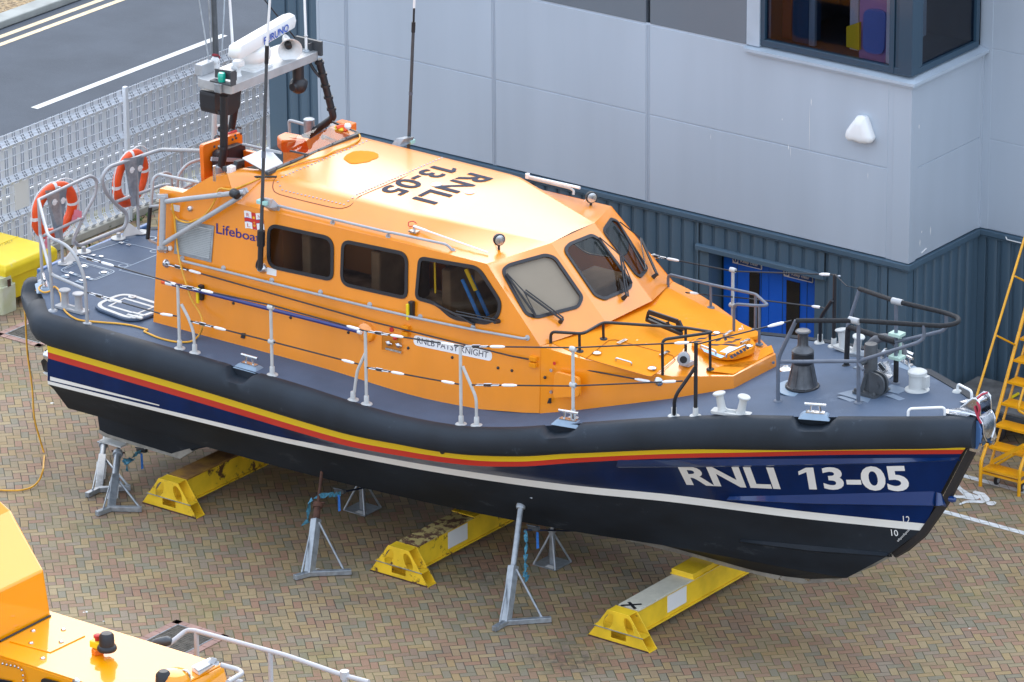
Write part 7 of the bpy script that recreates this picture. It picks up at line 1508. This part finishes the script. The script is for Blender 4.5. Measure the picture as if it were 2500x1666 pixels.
# straps
def strap(lab, pts, name='ratchet_strap', tail=None, knot=None, dark=None):
    t = thing(name, lab, 'strap', pts[0], 'blue straps tied to the jacks'); mb = MB()
    for i in range(len(pts)-1):
        a, b = pts[i], pts[i+1]; L_ = (b-a).length; n_ = max(1, int(L_/.07)); 
        for k in range(n_):
            p, q = lerp(a,b,k/n_), lerp(a,b,(k+1)/n_); d = (q-p).normalized(); w_ = V((math.cos(k*1.6+i),math.sin(k*1.6+i)*.3,.2*math.cos(k))).cross(d).normalized()*.032; w2 = V((math.cos((k+1)*1.6+i),math.sin((k+1)*1.6+i)*.3,.2)).cross(d).normalized()*.032
            mb.add([p-w_, p+w_, q+w2, q-w2, p-w_+V((.004,-.006,0)), p+w_+V((.004,-.006,0)), q+w2+V((.004,-.006,0)), q-w2+V((.004,-.006,0))], [(0,1,2,3),(4,5,6,7),(0,1,5,4),(2,3,7,6)])
    mb.build('webbing', M['teal'], t)
    if tail: a = tail; mb = MB(); mb.add([a, a+V((.035,0,0)), a+V((.05,-.01,-.2)), a+V((.012,-.01,-.22))], [(0,1,2,3)]); mb.add([a+V((0,.004,0)), a+V((.035,.004,0)), a+V((.05,-.006,-.2)), a+V((.012,-.006,-.22))], [(3,2,1,0)]); mb.build('loose_tail', M['bluestrap'], t)
    if dark: MB().tube(dark, .012, 6).build('taut_strap', M['darkstrap'], t)
    if knot:
        mb = MB(); mb.beam(knot-V((.07,0,.0)), knot+V((.08,0,.02)), .05, .05); mb.tube([knot+V((-.08,-.03,.04)), knot+V((.06,-.03,.05))], .01, 6); mb.build('ratchet', M['darkgrey'], t)
j1y = -1.84
strap('pale blue strap looped round the rusty jack with a twisted hanging end', [P('JC',265,845,Y=j1y-.1), P('JC',335,790,Y=j1y-.1), P('JC',335,690,Y=j1y-.1), P('JC',345,600,Y=j1y-.1), P('JC',380,545,Y=j1y-.08), P('JC',480,510,Y=j1y-.02), P('JC',700,485,Y=j1y+.35)], tail=P('JC',665,500,Y=j1y+.2), knot=P('JC',690,465,Y=j1y+.4), dark=[P('JC',700,470,Y=j1y+.4), P('JC',900,435,Y=-1.0), P('JC',1400,310,Y=-.1)])
strap('plaited blue strap hanging straight down beside the tallest jack', [P('JD',400,530,Y=-1.55), P('JD',412,640,Y=-1.56), P('JD',405,760,Y=-1.56), P('JD',408,880,Y=-1.56), P('JD',385,950,Y=-1.56), P('JD',420,955,Y=-1.56), P('JD',410,1020,Y=-1.56)], tail=P('JD',505,545,Y=-1.3), knot=P('JD',480,515,Y=-1.4), dark=[P('JD',400,525,Y=-1.55), P('JD',600,530,Y=-1.1), P('JD',930,535,Y=-.1)])
strap('bunched turquoise strap with ratchet slung beside the stern jacks', [P('JK',690,690,Y=-1.35), P('JK',690,600,Y=-1.3), P('JK',640,520,Y=-1.3), P('JK',790,520,Y=-1.25), P('JK',660,570,Y=-1.22), P('JK',750,500,Y=-1.2), P('JK',700,560,Y=-1.2), P('JK',820,440,Y=-1.1), P('JK',900,400,Y=-1.0)], tail=P('JK',895,420,Y=-1.0), knot=P('JK',915,380,Y=-.95), dark=[P('JK',900,400,Y=-1.0), P('JK',1060,335,Y=-.6)])
# ------------------------------------------------------------------ yellow grit bin and cream drum
t = thing('grit_bin', 'large yellow plastic salt bin behind the lifeboat stern', 'grit bin', (-4.8, 2.9, 0))
z1b = .68
p0 = P('BN',100,755,Z=z1b); p1 = P('BN',755,440,Z=z1b); p2 = P('BN',225,150,Z=z1b)
xr_, yn = p0.x, p0.y; yf = (p1.y); xl_ = P('BN',225,150,Z=z1b).x
xr_ = (p0.x+p1.x)/2
mb = MB(); B0 = [V((xl_+.07,yn+.07,.12)), V((xr_-.07,yn+.07,.12)), V((xr_-.07,yf-.07,.12)), V((xl_+.07,yf-.07,.12))]; B1 = [V((xl_+.02,yn+.02,.50)), V((xr_-.02,yn+.02,.50)), V((xr_-.02,yf-.02,.50)), V((xl_+.02,yf-.02,.50))]
mb.hexa(B0+B1)
for a, b in ((xl_+.07,yn+.07),(xr_-.27,yn+.07),(xl_+.07,yf-.27),(xr_-.27,yf-.27)): mb.box((a,b,0),(a+.2,b+.2,.125))
mb.build('tub', M['bin'], t, bevel=.02)
mb = MB(); L0 = [V((xl_,yn,.47)), V((xr_,yn,.47)), V((xr_,yf,.47)), V((xl_,yf,.47))]; L1 = [v+V((0,0,.15)) for v in L0]; L2 = [V((lerp(xl_,xr_,.04),lerp(yn,yf,.04),z1b+.0)), V((lerp(xl_,xr_,.96),lerp(yn,yf,.04),z1b)), V((lerp(xl_,xr_,.96),lerp(yn,yf,.96),z1b)), V((lerp(xl_,xr_,.04),lerp(yn,yf,.96),z1b))]
mb.add(L0+L1+L2, [(3,2,1,0)]+[(i,(i+1)%4,(i+1)%4+4,i+4) for i in range(4)]+[(i+4,(i+1)%4+4,(i+1)%4+8,i+8) for i in range(4)]+[(8,9,10,11)]); lid = mb.build('lid', M['bin'], t, bevel=.02)
a, b = P('BN',0,285,Z=z1b+.002), P('BN',140,235,Z=z1b+.002); mb = MB();  mb.beam(V((xl_+.38,yn+.05,z1b)), V((xl_+.38,yf-.05,z1b)), .02,.012); mb.build('lid_ridge', M['yellowpl'], t, parent=lid)
mb = MB(); tq = quadmap(P('BN',-75,430,Z=z1b+.003), P('BN',175,370,Z=z1b+.003), P('BN',180,400,Z=z1b+.003), P('BN',-70,480,Z=z1b+.003)); add_text(mb, 'GRIT SALT', tq, .0); mb.build('bin_lettering', mat('bin_lettering', (.30,.20,.02), .6), t, parent=lid, merge=False)
t = thing('plastic_drum', 'small cream plastic drum on the paving in front of the yellow bin', 'plastic drum', (-4.75, 2.1, 0))
q0 = P('BN',35,1410,Z=0); q1 = P('BN',195,1310,Z=0); mb = MB(); X0_, Y0_ = q0.x, q0.y; X1_ = X0_+.0; W_ = q1.y-Y0_
mb.prism(roundpoly([V((X0_-.45,Y0_,.002)), V((X0_,Y0_,.002)), V((X0_,Y0_+W_,.002)), V((X0_-.45,Y0_+W_,.002))], .05, 4), (0,0,.40)); mb.prism(roundpoly([V((X0_-.42,Y0_+.03,.40)), V((X0_-.03,Y0_+.03,.40)), V((X0_-.03,Y0_+W_-.03,.40)), V((X0_-.42,Y0_+W_-.03,.40))], .05, 4), (0,0,.13)); mb.build('drum', M['cream'], t, bevel=.02)
mb = MB(); mb.box((X0_-.001,Y0_+.13,.40),(X0_+.02,Y0_+.18,.50)); mb.build('rusty_catch', M['rust'], t)
# ------------------------------------------------------------------ mobile access steps
t = thing('mobile_steps', 'yellow mobile access steps with handrail standing beyond the bow', 'access steps', (10.06, 5.6, 0))
xa_, xb_ = 9.77, 10.35; ya0 = 4.95; fr = MB()
pT = [P('LL',x,y,X=xa_) for x, y in ((335,1340),(372,1215),(422,1103),(442,985),(480,858),(512,738),(547,610))]
run = .14; rise = .255; z0s = P('LL',338,1338,X=xa_).z; y0s = P('LL',338,1338,X=xa_).y
ks = 10
def yk(k): return 4.92+run*k
def zk(k): return .256+rise*k
mt = MB()
for k in range(ks):
    mt = MB(); mt.hexa([V((x,y,z)) for z in (zk(k)-.03, zk(k)) for x, y in ((xa_+.02,yk(k)-.02),(xb_-.02,yk(k)-.02),(xb_-.02,yk(k)+.20),(xa_+.02,yk(k)+.20))])
    for i in range(22): x = xa_+.045+i*.0235; mt.box((x,yk(k)-.01,zk(k)-.001),(x+.008,yk(k)+.19,zk(k)+.004))
    mt.build('tread', M['stair'], t)
mt = MB()
for k in range(1 if 1 else ks):
    for i in range(0): x = xa_+.045+i*.0235; mt.box((x,yk(k)-.01,zk(k)),(x+.008,yk(k)+.19,zk(k)+.004))

sl = (zk(9)-zk(0))/(run*9)
for x in (xa_, xb_):
    fr = MB(); fr.tube([V((x,yk(0)-.02,0)), V((x,yk(0)-.02,zk(0)+.08)), V((x,5.285,.922)), V((x,6.35,3.05))], .024, 10, fil=.06); fr.tube([V((x,yk(0)+.20,zk(0)-.06)), V((x,yk(ks-1)+.2,zk(ks-1)-.06))], .018, 8)
    fr.tube([V((x,yk(ks)+.15,0)), V((x,yk(ks)+.15,zk(ks-1)+.1))], .022, 8); fr.tube([V((x,yk(0),.17)), V((x,yk(ks)+.15,.17))], .02, 8); fr.build('stringer', M['stair'], t, smooth=50)
hr_ = MB(); off = V((0,-.42,1.0)); a = P('LL',320,905,X=xa_-.02); b = P('LL',576,60,X=xa_-.02); d = (b-a); 
hr_.tube([a-d*.35, b+d*.35], .017, 8)
for c, x0, y0, x1, y1_ in (('LL',425,600,525,650),('LL',526,265,600,302)): hr_.tube([P(c,x0,y0,X=xa_-.02), P(c,x1,y1_,X=xa_)], .013, 8)
hr_.tube([a-d*.35, V((xa_, yk(1), zk(1)))], .017, 8)
hr_.tube([P('LL',576,890,X=xb_-.1), P('LL',545,1000,X=xb_-.1), P('LL',545,1020,X=xb_-.1), P('LL',600,1050,X=xb_)], .017, 8, fil=.08)
hr_.build('handrail', M['stair'], t, smooth=50)
mb = MB(); mb.beam(V((xa_,yk(0),.19)), V((xb_,yk(0),.19)), .03, .03); mb.beam(P('LL',395,1310,X=xa_+.1), P('LL',576,1215,X=xb_), .03, .05); mb.build('cross_brace', M['stair'], t)
for x, y in ((xa_+.15, yk(1)),(xb_-.05, yk(1))):
    mb = MB(); mb.lathe((x-.02,y,.065), [(.045,0),(.06,.005),(.06,.035),(.045,.04)], 18, axis=(1,0,0)); o = mb.build('castor', M['rubber'], t, smooth=40); MB().lathe((x-.024,y,.065), [(.03,0),(.03,.05)], 12, axis=(1,0,0)).build('castor_hub', M['grey'], t, parent=o)
# ------------------------------------------------------------------ flat trolley behind the bow
t = thing('flat_trolley', 'grey board trolley with black tyres and yellow hubs behind the bow', 'trolley', (9.6, 7.0, 0))
z_ = .42; c0_, c1_, c2_, c3_ = P('LL',258,868,Z=z_), P('LL',290,855,Z=z_), P('LL',545,915,Z=z_), P('LL',470,950,Z=z_)
mb = MB(); mb.box((8.25,6.35,.40),(10.1,7.25,.43)); mb.build('deck_board', mat('weathered_board', (.15,.145,.14), .8, var=.3, vscale=6), t)
mb = MB(); mb.beam(V((8.25,6.33,.37)), V((10.1,6.33,.37)), .04,.05); mb.beam(V((8.25,7.23,.37)), V((10.1,7.23,.37)), .04,.05); mb.beam(V((10.1,6.8,.33)), V((10.9,6.7,.3)), .05,.05); mb.beam(V((9.2,6.3,.34)), V((9.2,7.26,.34)), .04,.06); mb.build('chassis', M['darkgrey'], t)
wc = P('LL',462,1080,Y=6.28); wz = .22
mb = MB()
for x, y in ((9.1,6.22),(9.1,7.30)):
    mb = MB(); mb.lathe((x,y-.05,wz), [(.13,0),(.20,.01),(.22,.03),(.22,.08),(.20,.10),(.13,.11)], 26, axis=(0,1,0)); o = mb.build('tyre', M['rubber'], t, smooth=40); MB().lathe((x,y-.055,wz), [(.06,0),(.12,.01),(.12,.10),(.06,.12)], 18, axis=(0,1,0)).build('hub', M['yellowpl'], t, parent=o, smooth=35)
mb = MB(); mb.tube([P('LL',500,950,Z=.46), P('LL',545,925,Z=.46)], .02, 6); mb.build('yellow_bar', M['yellowpl'], t)
# ------------------------------------------------------------------ second boat at the lower left
O2 = mat('amber_gelcoat', (.88,.33,.0), .3, coat=1, cior=1.6, spec=.1, crough=.04, var=.02, vscale=1.2)
B2 = thing('second_lifeboat', 'second orange boat cut by the lower left corner, with its own cabin roof and rails', 'lifeboat', (5, -11.2, 0)); zt2 = 2.8
q = lambda x, y, z=zt2: P('H', x, y, Z=z)
xf, yn2, yf2 = 9.42, -11.75, -9.88
xe = P('H',1650,1430,Z=zt2).x
mb = MB(); mb.add([V((2,yf2,zt2)), V((xe,yf2+.05,zt2)), V((xe+.12,-9.98,zt2-.05)), V((xe+.35,-10.25,zt2-.45)), V((xe+.35,-11.4,zt2-.45)), V((xe,-11.75,zt2)), V((2,-12.3,zt2))], [])
top = [V((2,yf2,zt2)), V((xe-.05,yf2+.06,zt2)), V((xe+.0,yf2+.0,zt2)), V((xe-.02,-11.03,zt2)), V((2,-11.03,zt2))]
mb.prism([V((2,-11.04,zt2-.0)), V((xe,-11.04,zt2)), V((xe,yf2+.06,zt2)), V((2,yf2-.02,zt2))], (0,0,-.02))
mb.hexa([V((2,-11.06,1.3)), V((xe+.55,-11.0,1.3)), V((xe+.55,-9.9,1.3)), V((2,-9.85,1.3)), V((2,-11.045,zt2-.02)), V((xe+.02,-11.045,zt2-.02)), V((xe+.02,yf2+.065,zt2-.02)), V((2,yf2-.015,zt2-.02))])
mb.build('coach_roof', O2, B2, bevel=.035)
mb = MB(); xw2 = P('H',375,1072,Z=zt2).x; ye = yf2
c0_ = V((xw2, -9.93, zt2+.001)); k0_ = P('H',322,735,X=xw2-.03); k1_ = P('H',0,220,X=xw2-.95); k2_ = P('H',72,295,X=xw2-.85)
prof2 = [c0_, V((xw2-.03,k0_.y,k0_.z)), k2_, k1_, V((xw2-1.6,k1_.y-.1,k1_.z+.3))]
left = [V((p.x, -13.2, p.z)) for p in prof2]; n_ = len(prof2)
vsb = [p for p in prof2]+left+[V((xw2-3.5, prof2[-1].y, prof2[-1].z)), V((xw2-3.5,-13.2,prof2[-1].z)), V((xw2-3.5,-9.9,zt2)), V((xw2-3.5,-13.2,zt2))]
mb.add(vsb, [(i,i+1,i+1+n_,i+n_) for i in range(n_-1)]+[(n_-1,2*n_,2*n_+1,2*n_-1)]+[(0,1,2,3,4,2*n_,2*n_+2)])
mb.build('wheelhouse', O2, B2, bevel=.02)
MB().tube([P('H',0,1265,Z=zt2+.01), P('H',375,1073,Z=zt2+.01)], .012, 6).build('roof_joint', M['black'], B2)
mb = MB(); mb.prism([q(85,1258), q(370,1335), q(600,1215), q(632,1228), q(372,1352), q(70,1270)], (0,0,.012)); mb.build('raised_lip', O2, B2, bevel=.003)
mb = MB()
for x, y in ((245,1188),(470,1178),(230,1280),(455,1270),(318,1393)): mb.sphere(q(x,y)+V((0,0,.005)), .03, 10, sc=(1,1,.5))
mb.build('roof_bolts', M['steel'], B2, smooth=60)
p = q(760,1370); mb = MB(); mb.beam(q(690,1365)+V((0,0,.03)), q(760,1350)+V((0,0,.03)), .10, .06); mb.beam(q(740,1375)+V((0,0,.05)), q(830,1345)+V((0,0,.08)), .10, .03); mb.build('lamp_bracket', M['orange_pl'], B2, bevel=.01)
p = P('H',795,1345,Y=q(780,1375).y); mb = MB(); mb.lathe(V((p.x,p.y,zt2+.08)), [(.10,0),(.11,.02),(.10,.05),(.085,.06),(.08,.17),(.06,.20),(.0,.205)], 20); mb.build('black_beacon', M['black'], B2, smooth=45)
p = V((q(728,1345).x, q(728,1345).y, zt2+.06)); MB().box((p.x-.07,p.y-.06,p.z),(p.x+.07,p.y+.06,p.z+.08)).build('stop_switch', M['yellowpl'], B2, bevel=.012); MB().lathe(p+V((0,0,.08)), [(.03,0),(.03,.03),(.045,.035),(.045,.06),(.03,.07)], 14).build('stop_button', M['redp'], B2, smooth=40)
p = q(1480,1490); mb = MB(); mb.prism([q(1420,1485), q(1560,1420), q(1600,1440), q(1475,1520)], (0,0,.06)); mb.build('chock_base', M['whitepl'], B2, bevel=.01)
mb = MB(); z3 = zt2+.065; mb.prism([q(1440,1470,z3), q(1560,1410,z3), q(1595,1430,z3), q(1470,1498,z3)], (0,0,.02)); mb.prism([q(1540,1420,z3+.02), q(1570,1380,z3+.06), q(1580,1385,z3+.08), q(1555,1430,z3+.02)], (.06,0,0)); mb.prism([q(1580,1440,z3+.02), q(1600,1405,z3+.05), q(1602,1430,z3+.02)], (.05,0,0)); mb.build('chock', M['grey'], B2, bevel=.004)
mb = MB(); mb.lathe(q(1215,1560), [(.09,0),(.085,.08),(.05,.12)], 16); mb.build('black_cap', M['black'], B2, smooth=40); MB().lathe(q(1300,1545)+V((0,0,-.05)), [(.17,0),(.165,.08),(.13,.13),(.05,.15)], 20).build('orange_dome', O2, B2, smooth=40)
p = q(1380,1545); MB().tube([p+V((-.05,0,0)), p+V((-.05,0,.1)), p+V((.05,0,.1)), p+V((.05,0,0))], .012, 8, fil=.05).build('lifting_loop', M['steel'], B2, smooth=60)
mb = MB(); Yr = -9.25; A_ = P('H',1410,1175,Y=Yr); pts = [P('H',1150,1370,Y=Yr-.4), P('H',1380,1185,Y=Yr), A_+V((.05,0,0)), P('H',2127,1370,Y=Yr), P('B2',2190,285,Y=Yr), P('B2',2353,328,Y=Yr)]
mb.tube(pts, .027, 12, fil=.12)
for x, y in ((1455,1190),(2005,1345)): p = P('H',x,y,Y=Yr); mb.tube([p, V((p.x+.0,p.y,1.3))], .028, 10)
p = P('B2',2200,290,Y=Yr); mb.tube([p, V((p.x,p.y,1.3))], .028, 10); mb.lathe(p-V((0,0,.03)), [(.05,0),(.05,.09)], 12)
mb.tube([P('H',1640,1440,Y=-9.95), P('H',1770,1475,Y=-9.9), P('H',1800,1500,Y=-9.95), P('H',1690,1568,Y=-10.3)], .028, 10, fil=.08); mb.tube([P('H',1700,1545,Y=-9.95), P('H',1800,1568,Y=-9.9)], .026, 10)
mb.build('guard_rail', mat('white_guard_rail', (.47,.46,.47), .4, coat=.3), B2, smooth=50)
mb = MB(); p = P('H',1180,1265,Y=-9.7); mb.lathe(P('H',1145,1285,Y=-9.7), [(.05,0),(.06,.05),(.055,.2),(.02,.24)], 12, axis=(.8,.1,.35)); mb.build('fender_end', M['darkgrey'], B2, smooth=40)
# side face with window and rivets
mb = MB(); ys_ = -11.062
w0 = roundpoly([P('H',x,y,Y=ys_) for x, y in ((310,1530),(460,1568),(460,1700),(300,1650))], .06, 4); mb.prism(w0, (0,-.012,0)); mb.build('side_window', M['darkpane'], B2)
mb = MB(); w1_ = roundpoly([P('H',x,y,Y=ys_-.003) for x, y in ((-150,1350),(120,1420),(185,1500),(190,1640),(-150,1640))], .08, 4); mb.ring(w1_, inset(w1_, .01, V((0,-1,0))), V((0,-1,0)), .006); mb.build('side_panel', M['orange_mat'], B2)
mb = MB()
for x, y in ((20,1430),(50,1438),(80,1444),(110,1450),(138,1460),(162,1477),(172,1517),(174,1555)): mb.sphere(P('H',x,y,Y=ys_-.004), .016, 6)
mb.build('panel_rivets', M['steel'], B2, smooth=60)
w2_ = roundpoly([P('H',x,y,Y=ys_) for x, y in ((-60,1530),(100,1560),(100,1700),(-60,1700))], .04, 3); MB().prism(w2_, (0,-.014,0)).build('side_window', M['darkpane'], B2)
MB().lathe(P('H',572,1562,Y=ys_), [(.045,0),(.04,.03),(.02,.04)], 14, axis=(0,-1,0)).build('side_light', M['steel'], B2, smooth=40)
mb = MB(); mb.prism([V((x,y,1.3)) for x, y in ((0,-13.6),(10.6,-13.0),(12.2,-11.4),(10.6,-9.5),(0,-9.05))], (0,0,-.5)); mb.build('deck', M['deck'], B2); mb = MB(); mb.hexa([V((0,-12.2,.1)), V((10.5,-11.5,.1)), V((10.5,-11.3,.1)), V((0,-10.6,.1)), V((0,-13.5,.799)), V((11.5,-11.8,.799)), V((11.5,-11.2,.799)), V((0,-9.1,.799))]); mb.build('hull', M['navy'], B2)

# ------------------------------------------------------------------ separate pieces that only share a builder
def split_parts(o):
    me = o.data; n = len(me.vertices); par = list(range(n))
    def fd(a):
        while par[a] != a: par[a] = par[par[a]]; a = par[a]
        return a
    for p in me.polygons:
        vs_ = list(p.vertices); r = fd(vs_[0])
        for q in vs_[1:]: par[fd(q)] = r
    isl = {}
    for i in range(n): isl.setdefault(fd(i), []).append(i)
    keys = list(isl)
    if len(keys) < 2 or len(keys) > 60: return
    bb = {k: ([min(me.vertices[i].co[c] for i in isl[k])-.012 for c in range(3)], [max(me.vertices[i].co[c] for i in isl[k])+.012 for c in range(3)]) for k in keys}
    grp = {k: k for k in keys}
    def gd(a):
        while grp[a] != a: a = grp[a]
        return a
    for i, a in enumerate(keys):
        for b in keys[i+1:]:
            if all(bb[a][0][c] <= bb[b][1][c] and bb[b][0][c] <= bb[a][1][c] for c in range(3)): grp[gd(b)] = gd(a)
    cl = {}
    for k in keys: cl.setdefault(gd(k), set()).update(isl[k])
    if len(cl) < 2 or len(cl) > 30: return
    kids = [c for c in bpy.data.objects if c.parent == o]
    for j, vset in enumerate(list(cl.values())[1:]):
        m2 = me.copy(); o2 = o.copy(); o2.data = m2; COL.objects.link(o2)
        bm = bmesh.new(); bm.from_mesh(m2); bm.verts.ensure_lookup_table(); bmesh.ops.delete(bm, geom=[v for v in bm.verts if v.index not in vset], context='VERTS'); bm.to_mesh(m2); bm.free()
    keep = list(cl.values())[0]; bm = bmesh.new(); bm.from_mesh(me); bm.verts.ensure_lookup_table(); bmesh.ops.delete(bm, geom=[v for v in bm.verts if v.index not in keep], context='VERTS'); bm.to_mesh(me); bm.free()
for o in list(_split): split_parts(o)
